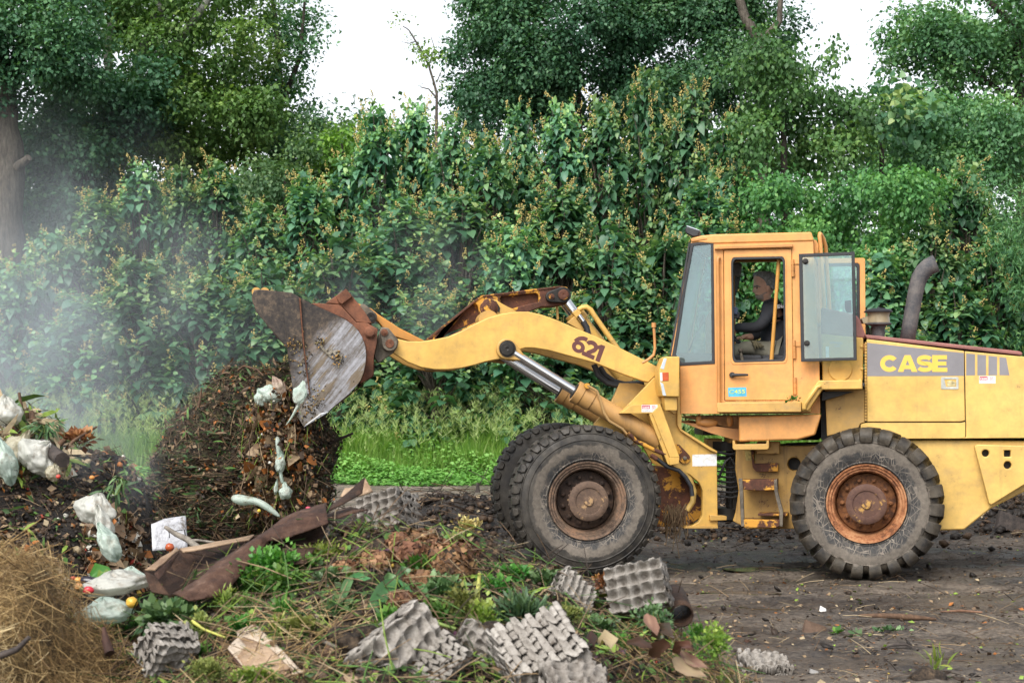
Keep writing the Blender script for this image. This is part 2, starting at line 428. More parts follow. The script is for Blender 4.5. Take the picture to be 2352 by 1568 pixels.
# ------------------------------------------------------------------ the loader
AR, AF = -radians(12.16), radians(6.2)
OR = Vector((gx(1990, 16.0), 16.0, 0.0)); RF = Frame(OR, AR)
FFo = at(1351, 1150, 16.15); FFo.z = 0; FF = Frame(FFo, AF)
BUCK_OFF = 0.0
LO = empty('wheel_loader', (2.3, 17.3, 0))
tag(LO, 'old yellow and orange wheel loader tipping its rusty bucket over the compost heap', 'wheel loader')
BUCKM = None

def P(fr, pp, lat, depth, name, mat, parent=LO, holes=(), bevel=.006, **kw):
    'plate: an outline on the plane at lat, given thickness going away'
    mb = MB(); mb.prism(fr.pts(pp, lat), fr.e2 * depth, [fr.pts(h, lat) for h in holes])
    return mb.build(name, mat, parent, bevel=bevel, **kw)

def circ(cx, cy, r, n=28, ry=None):
    ry = ry or r
    return [(cx + r * cos(2 * pi * i / n), cy + ry * sin(2 * pi * i / n)) for i in range(n)]
def rrect(x0, y0, x1, y1, r, n=4):
    out = []
    for cx, cy, a in ((x1 - r, y0 + r, -90), (x1 - r, y1 - r, 0), (x0 + r, y1 - r, 90), (x0 + r, y0 + r, 180)):
        for i in range(n + 1):
            q = radians(a + 90 * i / n); out.append((cx + r * cos(q), cy + r * sin(q)))
    return out
def stroke(path, w):
    'thick line -> outline'
    L, Rr = [], []
    for i, (x, y) in enumerate(path):
        a = path[max(i - 1, 0)]; b = path[min(i + 1, len(path) - 1)]
        dx, dy = b[0] - a[0], b[1] - a[1]; q = math.hypot(dx, dy) or 1
        ww = w[i] if hasattr(w, '__len__') else w
        L.append((x - dy / q * ww / 2, y + dx / q * ww / 2)); Rr.append((x + dy / q * ww / 2, y - dx / q * ww / 2))
    return L + Rr[::-1]
def arc(cx, cy, rx, ry, a0, a1, n=14):
    return [(cx + rx * cos(radians(a0 + (a1 - a0) * i / n)), cy + ry * sin(radians(a0 + (a1 - a0) * i / n))) for i in range(n + 1)]
LET = {  # glyphs in a unit box, y down
    'C': (1.13, [arc(.56, .5, .56, .5, -38, -322, 26) + arc(.56, .5, .27, .23, -322, -38, 26)], []),
    'A': (1.2, [[(.0, 1), (.42, 0), (.78, 0), (1.2, 1), (.86, 1), (.79, .83), (.41, .83), (.34, 1)]], [[(.6, .30), (.48, .60), (.72, .60)]]),
    'E': (.92, [[(0, 0), (.9, 0), (.9, .25), (.34, .25), (.34, .385), (.86, .385), (.86, .615), (.34, .615), (.34, .75), (.92, .75), (.92, 1), (0, 1)]], []),
    'S': (1.02, [stroke(arc(.51, .285, .36, .165, -18, -180, 12) + arc(.40, .36, .25, .12, 170, 110, 3) + [(.52, .505)] + arc(.63, .62, .25, .12, -70, 0, 3) + arc(.51, .715, .37, .165, 5, 165, 12), .25)], []),
    '6': (.86, [circ(.42, .66, .42, 26, .34), stroke(arc(.66, .62, .58, .55, 200, 283, 12), .24)], [circ(.42, .66, .17, 20, .13)]),
    '2': (.84, [stroke(arc(.42, .31, .29, .20, 190, 345, 12) + arc(.42, .33, .29, .24, 0, 35, 4) + [(.30, .80)], .25), [(.0, .76), (.82, .76), (.82, 1), (0, 1)]], []),
    '1': (.5, [[(.0, .16), (.22, 0), (.48, 0), (.48, 1), (.20, 1), (.20, .30), (.0, .38)]], []),
}
def glyphs(fr, lat, word, o, ex, ey, mat, name, parent, gap=.05, th=.002, widths=None):
    'block lettering: o top-left corner, ex / ey picture vectors of one letter height across and down'
    mb = MB(); x = 0
    for k, ch in enumerate(word):
        w, polys, hl = LET[ch]
        for q, pl in enumerate(polys):
            pp = [(o[0] + (x + px) * ex[0] + py * ey[0], o[1] + (x + px) * ex[1] + py * ey[1]) for px, py in pl]
            hh = [[(o[0] + (x + px) * ex[0] + py * ey[0], o[1] + (x + px) * ex[1] + py * ey[1]) for px, py in h] for h in hl] if q == 0 else []
            l = lat - .0007 * (q + 1) - .0003 * k
            mb.prism(fr.pts(pp, l), fr.e2 * (th), [fr.pts(h, l) for h in hh])
        x += w + gap
    return mb.build(name, mat, parent, smooth=0)
def label_text(fr, lat, body, x0, y0, x1, y1, h, mat, name, parent, spacing=1.0):
    'small lettering whose baseline runs from (x0,y0) to (x1,y1)'
    cu = bpy.data.curves.new(name, 'FONT'); cu.body = body; cu.size = 1; cu.offset = .012; cu.space_line = .9
    tmp = bpy.data.objects.new(name, cu); COL.objects.link(tmp); bpy.context.view_layer.update()
    me = bpy.data.meshes.new_from_object(tmp.evaluated_get(bpy.context.evaluated_depsgraph_get()))
    bpy.data.objects.remove(tmp); me.name = name
    xs = [v.co.x for v in me.vertices]; ys = [v.co.y for v in me.vertices]
    wx = max(xs) - min(xs) or 1; wy = max(ys) - min(ys) or 1; mx, my = min(xs), min(ys)
    o0 = Vector(parent['_w'])
    for v in me.vertices:
        u = (v.co.x - mx) / wx; t = (v.co.y - my) / wy
        v.co = fr.pt(x0 + (x1 - x0) * u, y0 + (y1 - y0) * u - h * t, lat) - o0
    me.materials.clear(); me.materials.append(mat)
    ob = bpy.data.objects.new(name, me); COL.objects.link(ob); ob.parent = parent; ob['_w'] = tuple(o0); return ob

# ---- wheels
ZINC = mat_plain('zinc_plug', (.42, .42, .36), .5, .3)
def wheel(fr, lat, cpx, cpy, kindw, out=1, near_o=None):
    if near_o is None: c = fr.pt(cpx, cpy, lat)
    else: c = near_o
    w = empty('wheel', c, LO, fr.yaw + (0 if out == 1 else pi)); w['_w'] = (0, 0, 0)
    rear = kindw == 'rear'
    # local frame: axle along Y, the outer face towards -Y
    Y0 = .0
    prof = [(.10, .36), (.07, .385), (.035, .43), (.012, .50), (.004, .56), (.012, .62), (.03, .66), (.05, .675), (.09, .692), (.26, .70), (.43, .692), (.47, .675), (.49, .66), (.508, .62), (.516, .56), (.508, .5), (.485, .43), (.45, .385), (.42, .36), (.26, .35)]
    if not rear: prof = [(y, r + (.032 if r > .67 else 0)) for y, r in prof]
    mb = MB(); mb.lathe((0, 0, 0), (0, 1, 0), prof, 96, close=True)
    for r0, y0 in ((.600, .006), (.405, .045)) if rear else ((.665, .028), (.60, .006), (.41, .042)):
        mb.lathe((0, 0, 0), (0, 1, 0), [(y0 + .012, r0 - .014), (y0 - .005, r0 - .004), (y0 - .005, r0 + .004), (y0 + .012, r0 + .014)], 96, cap=False)
    N = 23 if rear else 40
    rr = random.Random(3 if rear else 5)
    for side in (0, 1):
        for i in range(N):
            a0 = 2 * pi * (i + .5 * side) / N + rr.uniform(-.01, .01); hw = (2 * pi / N) * (.29 if rear else .34) * rr.uniform(.9, 1.08)
            if rear: path = [(.285, .742, .69, .75, -.10), (.12, .746, .69, 1, -.03), (.03, .738, .675, 1.02, .0), (-.018, .705, .66, 1.08, .0), (-.022, .655, .63, 1.12, .0), (.0, .60, .59, 1.1, .0)]
            else:
                q = rr.uniform(-.008, .008)
                path = [(.20, .745, .73, .8, .02), (.09, .747, .72, 1, 0), (.045, .738 + q, .70, 1, 0), (.028, .715 + q, .69, .95, 0), (.02, .69 + q, .68, .6, 0)]
            vs, fs = [], []
            for (y, ro, ri, ww, sk) in path:
                yy = y if not side else .52 - y
                ri2 = ri
                for s in (-1, 1):
                    a = a0 + s * hw * ww + (sk * (1 if side else -1))
                    vs.append((sin(a) * ro, yy + (0 if ro > .7 else (-.012 if not side else .012)), cos(a) * ro))
                for s in (-1, 1):
                    a = a0 + s * hw * ww * 1.18 + (sk * (1 if side else -1))
                    vs.append((sin(a) * ri2, yy + (.03 if not side else -.03), cos(a) * ri2))
            for k in range(len(path) - 1):
                b = 4 * k; d = b + 4
                fs += [[b, b + 1, d + 1, d], [b + 2, b, d, d + 2], [b + 1, b + 3, d + 3, d + 1]]
            fs += [[0, 2, 3, 1]]; e = 4 * (len(path) - 1); fs += [[e, e + 1, e + 3, e + 2]]
            mb.add(vs, fs)
    mb.build('tyre', TYRE_R if rear else TYRE_F, w, smooth=45, bevel=.006)
    ri = MB()
    ri.lathe((0, 0, 0), (0, 1, 0), [(.10, .33), (.055, .36), (.036, .388), (.028, .386), (.030, .372), (.045, .362), (.046, .345), (.062, .336), (.062, .322), (.075, .310), (.10, .304), (.20, .300), (.235, .296)], 72, cap=False)
    ri.build('rim', RIM_R if rear else RIM_F, w, smooth=30)
    d = MB(); yd = .205
    d.lathe((0, 0, 0), (0, 1, 0), [(yd + .03, .30), (yd, .285), (yd - .006, .25), (yd - .006, .15)], 64, cap=False)
    nn = 10 if rear else 12
    for i in range(nn):
        a = 2 * pi * (i + .5) / nn
        c0 = Vector((sin(a) * .232, yd - .006, cos(a) * .232))
        d.lathe(c0, (0, -1, 0), [(0, .026), (.012, .026), (.013, .019), (.034, .019), (.036, .012), (.048, .011)], 8)
    d.build('wheel_disc', DISC_R if rear else DISC_F, w, smooth=30)
    h = MB(); yh = yd - .005
    h.lathe((0, 0, 0), (0, -1, 0), [(0, .196), (.035, .196), (.04, .19), (.048, .15), (.046, .132), (.036, .128), (.040, .05), (.052, .045), (.055, .03)], 48)
    for i in range(24):
        a = 2 * pi * i / 24; h.lathe(Vector((sin(a) * .172, yh - .034, cos(a) * .172)), (0, -1, 0), [(0, .0135), (.022, .0135), (.027, .008)], 8)
    for i in range(3):
        a = 2 * pi * i / 3 + (pi if rear else pi / 2 * 1.95)
        u = Vector((sin(a), 0, cos(a))); t = Vector((u.z, 0, -u.x))
        o = Vector((0, yh - .046, 0)); vs = []
        for r0, w0 in ((.03, .022), (.08, .014), (.115, .018), (.135, .035)):
            for s in (-1, 1):
                vs.append(o + u * r0 + t * w0 * s + Vector((0, -.024, 0)))
        for r0, w0 in ((.03, .03), (.08, .022), (.115, .026), (.135, .045)):
            for s in (-1, 1):
                vs.append(o + u * r0 + t * w0 * s + Vector((0, .012, 0)))
        fs = []
        for k in range(3):
            b = 2 * k; fs += [[b, b + 1, b + 3, b + 2], [b, b + 2, b + 10, b + 8], [b + 1, b + 9, b + 11, b + 3]]
        h.add(vs, fs)
    h.build('hub', HUBM if rear else HUBF, w, smooth=30)
    if out == 1:
        for i in range(3):
            cp = MB(); a = 2 * pi * i / 3 + (0 if rear else .9); cp.lathe((sin(a) * .088, yh - .036, cos(a) * .088), (0, -1, 0), [(0, .025), (.009, .025), (.012, .02)], 20)
            cp.build('hub_plug', ZINC if rear else HUBF, w, smooth=30)
    return w, c
wr, cr_ = wheel(RF, 0.0, 1990, 1157, 'rear')
wheel(RF, 2.4, 0, 0, 'rear', -1, cr_ + RF.e2 * 2.4)
wf, cf_ = wheel(FF, 0.0, 1351, 1150, 'front')
wheel(FF, 2.4, 0, 0, 'front', -1, cf_ + FF.e2 * 2.4)
# ---- rear body
body = P(RF, [(1994, 786)] + z2((2352, 1328)) + [(2490, 836), (2490, 1003), (2008, 1003), (1994, 985)], .46, 1.5, 'hood', DARKM, bevel=.01)
P(RF, z2((785, 1152), (1756, 1270), (1757, 1568)) + z3((1248, 370), (1215, 379), (557, 380)), .43, .03, 'hood_door', HOODY, body, bevel=.008)
P(RF, z2((1763, 1273), (2352, 1328)) + [(2490, 836), (2490, 1004)] + z3((1222, 496), (1254, 488), (1254, 385), (1252, 380)), .43, .03, 'hood_side', HOODY, body, bevel=.008)
P(RF, z3((512, 397), (545, 387), (1215, 387), (1248, 380), (1249, 488), (1216, 497), (515, 499)), .435, .025, 'hood_strip', HOODY, body, bevel=.005)
# decals
dec = P(RF, z2((792, 1188), (1753, 1291), (1755, 1517), (792, 1521)), .4285, .0012, 'decal_panel', GREYDEC, body, bevel=0, smooth=0)
for q in ([(1777, 1295), (1864, 1303), (1864, 1512), (1777, 1514)], [(1888, 1306), (1974, 1313), (1974, 1512), (1888, 1513)], [(1998, 1318), (2084, 1327), (2084, 1511), (1998, 1513)], [(2108, 1331), (2174, 1338), (2207, 1512), (2108, 1511)]):
    P(RF, z2(*q), .4285, .0012, 'decal_bar', GREYDEC, body, bevel=0, smooth=0)
o, = z2((920, 1312)); s_ = 166 * .23077
glyphs(RF, .4280, 'CASE', o, (s_ * .985, 0), (0, s_), LETY, 'lettering', body, gap=-.06)
# hinge
hg = MB()
a, b = RF.pt(*z2((778, 1180))[0], .425), RF.pt(*z3((548, 375))[0], .425)
for i in range(26):
    p = a.lerp(b, (i + .1) / 26); q = a.lerp(b, (i + .9) / 26); hg.tube([p, q], .012, 8)
hg.build('piano_hinge', YEL2, body)
# latch
lx = z3((1078, 65), (1200, 150)); lt = P(RF, rrect(lx[0][0], lx[0][1], lx[1][0], lx[1][1], 2), .424, .006, 'latch', mat_plain('zinc_steel', (.45, .46, .42), .4, .6, .3), body, holes=[[*z3((1100, 80), (1184, 80), (1184, 134), (1112, 134))]], bevel=.003)
P(RF, z3((1120, 96), (1150, 88), (1180, 100), (1178, 128), (1122, 130)), .426, .004, 'latch_handle', mat_plain('worn_paddle', (.5, .42, .22), .4, .3, .5, 30), lt, bevel=.002)
# dealer sticker
def sticker(fr, lat, x0, y0, x1, y1, parent, sh=0):
    w, h = x1 - x0, y1 - y0
    st = P(fr, [(x0 - sh, y0), (x1 - sh, y0), (x1, y1), (x0, y1)], lat, .001, 'dealer_sticker', WHITE, parent, bevel=0, smooth=0)
    P(fr, [(x0 + w * .03 - sh, y0 + h * .06), (x0 + w * .52 - sh, y0 + h * .06), (x0 + w * .52, y0 + h * .56), (x0 + w * .03, y0 + h * .56)], lat - .0006, .0006, 'red_block', REDINK, st, bevel=0, smooth=0)
    label_text(fr, lat - .0012, 'case', x0 + w * .07 - sh / 2, y0 + h * .50, x0 + w * .48 - sh / 2, y0 + h * .50, h * .30, WHITE, 'lettering', st)
    label_text(fr, lat - .0006, 'SALES\nSERVICE\nPARTS\nRENTAL', x0 + w * .64, y0 + h * .60, x0 + w * .95, y0 + h * .60, h * .52, REDINK, 'lettering', st)
    label_text(fr, lat - .0006, 'MONTGOMERYVILLE, PA 699-5871\nNEW CASTLE, DEL.   652-3039', x0 + w * .03, y0 + h * .95, x0 + w * .97, y0 + h * .95, h * .27, GREYINK, 'lettering', st)
sticker(RF, .4285, *z3((1345, 58))[0], *z3((1460, 110))[0], body)
# maroon top
P(RF, z2((760, 1105), (2290, 1270), (2335, 1282), (2338, 1318), (785, 1150)), .50, 1.42, 'hood_top', RED, bevel=.012)
P(RF, z2((330, 836), (680, 908), (716, 955), (775, 1112), (785, 1152), (330, 1103)), .55, 1.3, 'radiator_cowl', RED, bevel=.02)
tank = P(RF, z2((335, 1100), (752, 1140), (752, 1568), (345, 1568)), .47, 1.4, 'hydraulic_tank', YEL, bevel=.012)
mb = MB(); c0 = RF.pt(1930, 847.5, .47); mb.lathe(c0, -RF.e2, [(0, .118), (.012, .118), (.018, .112), (.018, .01), (.03, .01), (.03, 0.001)], 40); mb.build('tank_cover', YEL, tank, smooth=30)
mb = MB()
for q in ((735, 1228), (738, 1448), (720, 1560)): mb.lathe(RF.pt(*z2(q)[0], .47), -RF.e2, [(0, .016), (.006, .016), (.012, .008)], 14)
mb.build('tank_bolt', YEL, tank)
label_text(RF, .4688, 'HYDRAULIC', *z2((420, 1200))[0], *z2((545, 1203))[0], 5.5, GREYINK, 'lettering', tank)
label_text(RF, .4688, 'FLUID', *z2((465, 1230))[0], *z2((522, 1231))[0], 4.6, GREYINK, 'lettering', tank)
P(RF, z2((378, 1225), (412, 1225), (412, 1335), (378, 1335)), .46, .009, 'sight_gauge', WHITE, tank, bevel=.002)
mb = MB(); mb.lathe(RF.pt(*z2((628, 1150))[0], .75), (0, 0, 1), [(-.05, .06), (0, .062), (.01, .075), (.055, .072), (.065, .05), (.065, 0.001)], 20); mb.build('filler_cap', mat_plain('red_cap', (.42, .06, .06), .5, var=.2), tank, smooth=30)
# counterweight
cwp = z3((690, 506), (1660, 513)) + [(2490, 1012), (2490, 1060)] + z3((1430, 986), (1242, 1136), (1100, 1141), (700, 1141))
cw = P(RF, cwp, .5, 1.4, 'counterweight', HOODY, bevel=.015)
hol = [circ(*z3((1390, 600))[0], 8.4, 20), z3((1520, 578), (1566, 578), (1566, 625), (1520, 625)), circ(*z3((1545, 684))[0], 8.8, 20)]
P(RF, z3((1312, 552), (1334, 538), (1660, 547)) + [(2480, 1024), (2480, 1050)] + z3((1660, 822), (1440, 958), (1428, 964), (1412, 950)), .40, .098, 'counterweight_plate', HOODY, cw, holes=hol, bevel=.01)
P(RF, z3((1330, 556), (1650, 560), (1650, 800), (1430, 930)), .494, .003, 'pocket_back', DARKM, cw, bevel=0)
# panel between cab and hood
P(RF, z3((262, 150), (541, 150), (541, 384), (508, 392), (500, 420), (276, 480)), .44, .03, 'side_panel', YEL2, bevel=.006)
P(RF, [(1886, 862), (1995, 862), (1995, 1010), (1886, 1010)], .62, 1.1, 'engine_bay', DARKM, bevel=0)
# fender step
fs = P(RF, z3((217, 88), (523, 85), (526, 150), (242, 154), (146, 301), (101, 301), (98, 246)), .12, .42, 'fender_step', YEL, bevel=.01)
mb = MB(); pp = RF.pts(z3((118, 280), (122, 255), (205, 135), (225, 132)), .09); mb.tube([pp[0] + RF.e2 * .04] + pp + [pp[-1] + RF.e2 * .04], .02, 8); mb.build('grab_handle', YEL, fs)
P(RF, z3((515, 106), (541, 106), (541, 132), (515, 132)), .14, .3, 'rubber_stop', BLACK, fs)
P(RF, z3((242, 165), (470, 165), (380, 195), (238, 236)), .3, .03, 'step_bracket', DARKM, fs)
# running board
rb = P(RF, [(1646, 925), (1840, 922.5), (1841, 946), (1647, 947)], .14, .4, 'running_board', YEL2, bevel=.008)
P(RF, [(1843, 925), (1862, 925), (1862, 946), (1843, 946)], .16, .36, 'board_end', YEL2, rb, bevel=.008)
# lower cab skirt and tool box
P(RF, z4((1530, 165), (2352, 158), (2352, 345), (1990, 350), (1780, 292), (1535, 203)) + [(1880, 1010), (1887, 952)], .58, 1.2, 'cab_skirt', ORG2, bevel=.02)
mb = MB(); near = [(1696.5, 956), (1886, 951), (1872, 999), (1832, 1010), (1697, 1014)]
mb.prism(RF.pts(near, .30), RF.e2 * .35); tb = mb.build('tool_box', ORG, LO, bevel=.018)
mb = MB()
for q in ((1690, 195), (1920, 200)):
    c0 = RF.pt(*z4(q)[0], .575); mb.ball(c0, .035, .02, .06, 10, 6)
c0 = RF.pt(*z4((1760, 212))[0], .575); mb.ball(c0, .11, .03, .045, 14, 8)
mb.build('skirt_boss', ORG2, LO)
# rear chassis under the cab
ch = P(RF, z4((1965, 385), (2352, 385)) + [(1850, 1023), (1890, 1020), (1890, 1214), (1720, 1214)] + z4((2055, 1010), (1940, 946), (1962, 880), (1985, 720), (1960, 560)), .72, 1.0, 'rear_chassis', mat_paint('rust_stained_paint', (.50, .29, .07), wear=1.5, streak=.9, grime=(.12, .06, .025)), holes=[circ(*z3((45, 676))[0], 15, 22)], bevel=.012)
P(RF, [(1800, 1020), (2180, 1008), (2180, 1205), (1800, 1205)], .9, .7, 'chassis_core', DARKM, bevel=0)
P(RF, z4((2120, 355), (2290, 355), (2290, 445), (2120, 445)), .55, .18, 'step_mount', YEL2, ch)
P(RF, z4((1940, 345), (1955, 345), (1960, 375), (2190, 372), (2196, 345), (2212, 345), (2212, 402), (2200, 415), (1952, 417), (1940, 405)), .28, .25, 'upper_step', YEL2, bevel=.006)
P(RF, z4((2030, 420), (2110, 425), (2118, 495), (2040, 495)), .717, .004, 'warning_label', mat_plain('worn_label', (.42, .33, .1), .6, var=.6, scale=40), ch, bevel=0)
P(RF, z4((2075, 415), (2100, 420), (2100, 520), (2280, 515), (2280, 578), (2120, 580), (2090, 550)), .60, .1, 'step_bracket', RUSTP, ch)
ladder = empty('ladder', RF.pt(*z4((2140, 900))[0], .42), LO)
for q, la, dp, nm in ((((2010, 640), (2275, 635), (2275, 715), (2140, 720), (2010, 712)), .42, .22, 'rung'), (((2020, 935), (2290, 938), (2290, 985), (2262, 997), (2030, 995)), .40, .22, 'rung'), (((2130, 892), (2350, 892), (2350, 910), (2130, 908)), .45, .3, 'tread_plate'),
                      (((1984, 630), (2012, 630), (2018, 680), (2030, 985), (2004, 990), (1990, 700)), .40, .05, 'ladder_rail'), (((2250, 640), (2272, 632), (2278, 720), (2318, 870), (2316, 990), (2290, 985), (2290, 880), (2252, 730)), .40, .05, 'ladder_rail')):
    P(RF, z4(*q), la, dp, nm, GREYST if nm == 'ladder_rail' else RUSTP, ladder, bevel=.005)
# exhaust
mb = MB(); pth = RF.pts(z2((1188, 1175), (1215, 1010), (1243, 850), (1272, 690), (1288, 620), (1310, 545), (1350, 480), (1405, 430), (1478, 400)), 1.0)
mb.tube(pth, [.074, .074, .074, .075, .077, .079, .082, .085, .088], 22, caps=False)
e_ = mb.build('exhaust_pipe', EXH, LO, smooth=60, solid=.008)
# air pre-cleaner
ac = MB(); cc = RF.pt(*z2((903, 900))[0], 1.2); u = .0044 * .23077 / .97 * 1.03 * 1.0
k = 17.3 / F * .23077
ac.lathe(cc, (0, 0, 1), [(10 * k, 115 * k), (12 * k, 138 * k), (22 * k, 140 * k), (40 * k, 120 * k), (52 * k, 60 * k), (54 * k, 12 * k), (66 * k, 10 * k), (70 * k, .0001)], 32)
cap = ac.build('air_cleaner_cap', BLACK, LO, smooth=40)
ac = MB(); ac.lathe(cc, (0, 0, 1), [(-95 * k, 100 * k), (-88 * k, 112 * k), (-20 * k, 105 * k), (12 * k, 112 * k)], 32)
ac.prism([cc + Vector((x * k, -.02, z * k)) for x, z in ((-100, -20), (-170, -50), (-150, -95), (-60, -96), (60, -60), (60, -20))], (0, .12, 0))
ac.build('air_cleaner_bowl', BEIGE, cap, smooth=40)
ac = MB(); ac.lathe(cc, (0, 0, 1), [(-260 * k, 62 * k), (-150 * k, 62 * k), (-148 * k, 66 * k), (-125 * k, 66 * k), (-112 * k, 100 * k), (-108 * k, 128 * k), (-98 * k, 130 * k), (-90 * k, 118 * k)], 32); ac.build('air_cleaner_stem', EXH, cap, smooth=40)

# ---- cab
LC = .42
near = z1((475, 187), (475, 152), (580, 125), (705, 114), (1668, 91), (1690, 166), (1706, 560), (1752, 1375), (1762, 1895), (368, 1895), (364, 1420), (276, 1316))
gl = z1((482, 206), (690, 188), (700, 1386), (374, 1404), (300, 1314), (330, 1130), (400, 640))
dh = z1((797, 262), (1478, 254), (1500, 1765), (806, 1768))
cab = P(RF, near, LC, .05, 'cab', ORG, holes=[gl, dh], bevel=.006)
for lat in (1.93,):
    mb = MB(); off = RF.e2 * (lat - LC); vv = RF.pts(near, LC); mb.prism([p + off for p in vv], RF.e2 * .05, [[p + off for p in RF.pts(gl, LC)], [p + off for p in RF.pts(dh, LC)]])
    mb.build('far_cab_side', ORG, cab, bevel=.006)
w_ = RF.e2 * 1.46
def slab(pp, name, mat, lat=LC + .05, vec=w_, parent=cab, **kw):
    mb = MB(); mb.prism(RF.pts(pp, lat), vec); return mb.build(name, mat, parent, **kw)
slab(z1((470, 186), (472, 150), (580, 122), (705, 110), (1672, 86), (1694, 160), (1696, 178), (690, 205)), 'roof', ORG, LC - .012, RF.e2 * 1.584, bevel=.015)
P(RF, z1((703, 258), (742, 230), (1487, 207), (1487, 236)), LC - .05, .05, 'rain_gutter', ORG2, cab, bevel=.004)
slab(z1((368, 1840), (1755, 1840), (1758, 1894), (372, 1894)), 'cab_floor', DARKM)
slab(z1((700, 1480), (722, 1480), (722, 1840), (380, 1840), (378, 1750)), 'dash_panel', DARKM)
# rear wall: frame posts left and right, window band
rw = z1((1668, 180), (1692, 180), (1752, 1500), (1756, 1840), (1725, 1840), (1722, 1500))
slab(z1((1722, 1390), (1752, 1375), (1756, 1840), (1726, 1840)), 'rear_wall', ORG2)
slab(z1((1670, 180), (1692, 180), (1700, 300), (1676, 300)), 'rear_header', ORG2)
slab(z1((1688, 300), (1694, 300), (1738, 1380), (1732, 1380)), 'rear_window', GLASS)
# windscreen
slab(z1((462, 200), (470, 200), (285, 1316), (272, 1316)), 'windscreen', GLASS2, LC + .03, RF.e2 * 1.5)
slab(z1((448, 196), (482, 196), (482, 230), (450, 230)), 'windscreen_rubber', BLACK, LC + .012, RF.e2 * 1.53)
slab(z1((448, 210), (464, 205), (290, 1310), (262, 1318), (262, 1295)), 'windscreen_rubber', BLACK, LC + .004, RF.e2 * .03)
slab(z1((452, 230), (482, 230), (300, 1310), (262, 1318), (262, 1295)), 'windscreen_rubber', BLACK, 1.92, RF.e2 * .04)
slab(z1((262, 1305), (300, 1300), (378, 1402), (374, 1420), (255, 1328)), 'windscreen_rubber', BLACK, LC + .012, RF.e2 * 1.53)
# quarter glass with its rubber
q_o = z1((473, 198), (698, 176), (712, 1398), (366, 1418), (284, 1320), (318, 1130), (396, 640))
q_i = z1((500, 226), (672, 206), (682, 1368), (384, 1385), (322, 1306), (352, 1130), (424, 640))
qg = P(RF, q_o, LC - .008, .03, 'quarter_window_rubber', BLACK, cab, holes=[q_i], bevel=.004)
P(RF, q_i, LC + .006, .006, 'quarter_window_pane', GLASS2, qg, bevel=0, smooth=0)
mb = MB(); off = RF.e2 * 1.5; mb.prism([p + off for p in RF.pts(q_i, LC + .006)], RF.e2 * .006); mb.build('quarter_window_pane', GLASS2, cab, smooth=0)
# door
do = z1((802, 266), (1474, 258), (1496, 1760), (811, 1762))
wi = rrect(0, 0, 1, 1, .06)
def warp(q, u, v): return ((q[0][0] * (1 - u) + q[1][0] * u) * (1 - v) + (q[3][0] * (1 - u) + q[2][0] * u) * v, (q[0][1] * (1 - u) + q[1][1] * u) * (1 - v) + (q[3][1] * (1 - u) + q[2][1] * u) * v)
q = z1((873, 340), (1410, 330), (1420, 1372), (887, 1386))
whole = [warp(q, u, v) for u, v in wi]
door = P(RF, do, LC - .012, .04, 'door', ORG, cab, holes=[whole], bevel=.007)
q2 = z1((893, 362), (1390, 352), (1400, 1352), (905, 1364)); inn = [warp(q2, u, v) for u, v in wi]
P(RF, whole, LC - .02, .05, 'door_window_rubber', BLACK, door, holes=[inn], bevel=.004)
q3 = z1((852, 318), (1424, 306), (1436, 1392), (868, 1406)); rim3 = [warp(q3, u, v) for u, v in wi]
P(RF, rim3, LC - .018, .006, 'door_window_frame', ORG, door, holes=[whole], bevel=.003)
hd = MB(); hd.lathe(RF.pt(*z1((885, 1509))[0], LC - .012), -RF.e2, [(0, .03), (.03, .028), (.04, .02), (.04, .0001)], 18)
hd.tube([RF.pt(*z1((885, 1509))[0], LC - .05), RF.pt(*z1((1020, 1508))[0], LC - .06), RF.pt(*z1((1042, 1508))[0], LC - .05)], [.018, .013, .010], 10); hd.build('door_handle', BLACK, door)
P(RF, [(1672, 890), (1714, 889), (1715, 910), (1673, 911)], LC - .0135, .001, 'blue_sticker', BLUEST, door, bevel=0, smooth=0)
label_text(RF, LC - .0145, 'C455', 1675, 904, 1711, 903, 9, mat_plain('lime_ink', (.45, .55, .12), .5), 'lettering', door)
mb = MB()
for yy in ((360, 530), (1165, 1345), (1535, 1700)):
    a, b = z1((1486 + (yy[0] - 360) * .018, yy[0]), (1488 + (yy[1] - 360) * .018, yy[1])); pa, pb = RF.pt(*a, LC - .015), RF.pt(*b, LC - .015)
    mb = MB(); mb.tube([pa, pa.lerp(pb, .31), pa.lerp(pb, .33), pa.lerp(pb, .35), pa.lerp(pb, .64), pa.lerp(pb, .66), pa.lerp(pb, .68), pb], [.017, .017, .013, .017, .017, .013, .017, .017], 10); mb.build('door_hinge', ORG2, cab)
for yy in ((350, 408), (1168, 1225)):
    P(RF, z1((1498, yy[0]), (1640, yy[0] + 2), (1640, yy[1]), (1500, yy[1] - 2)), LC - .012, .012, 'hinge_strap', ORG, cab, bevel=.003)
# grab rail beside the door
mb = MB(); pp = RF.pts(z1((748, 345), (740, 352), (740, 400), (748, 1000), (752, 1895)), LC - .05); mb.tube([pp[0] + RF.e2 * .05] + pp, .019, 10); mb.build('grab_rail', ORG2, cab)
P(RF, z1((722, 335), (765, 335), (768, 405), (724, 408)), LC - .006, .006, 'rail_foot', ORG2, cab, bevel=.003)
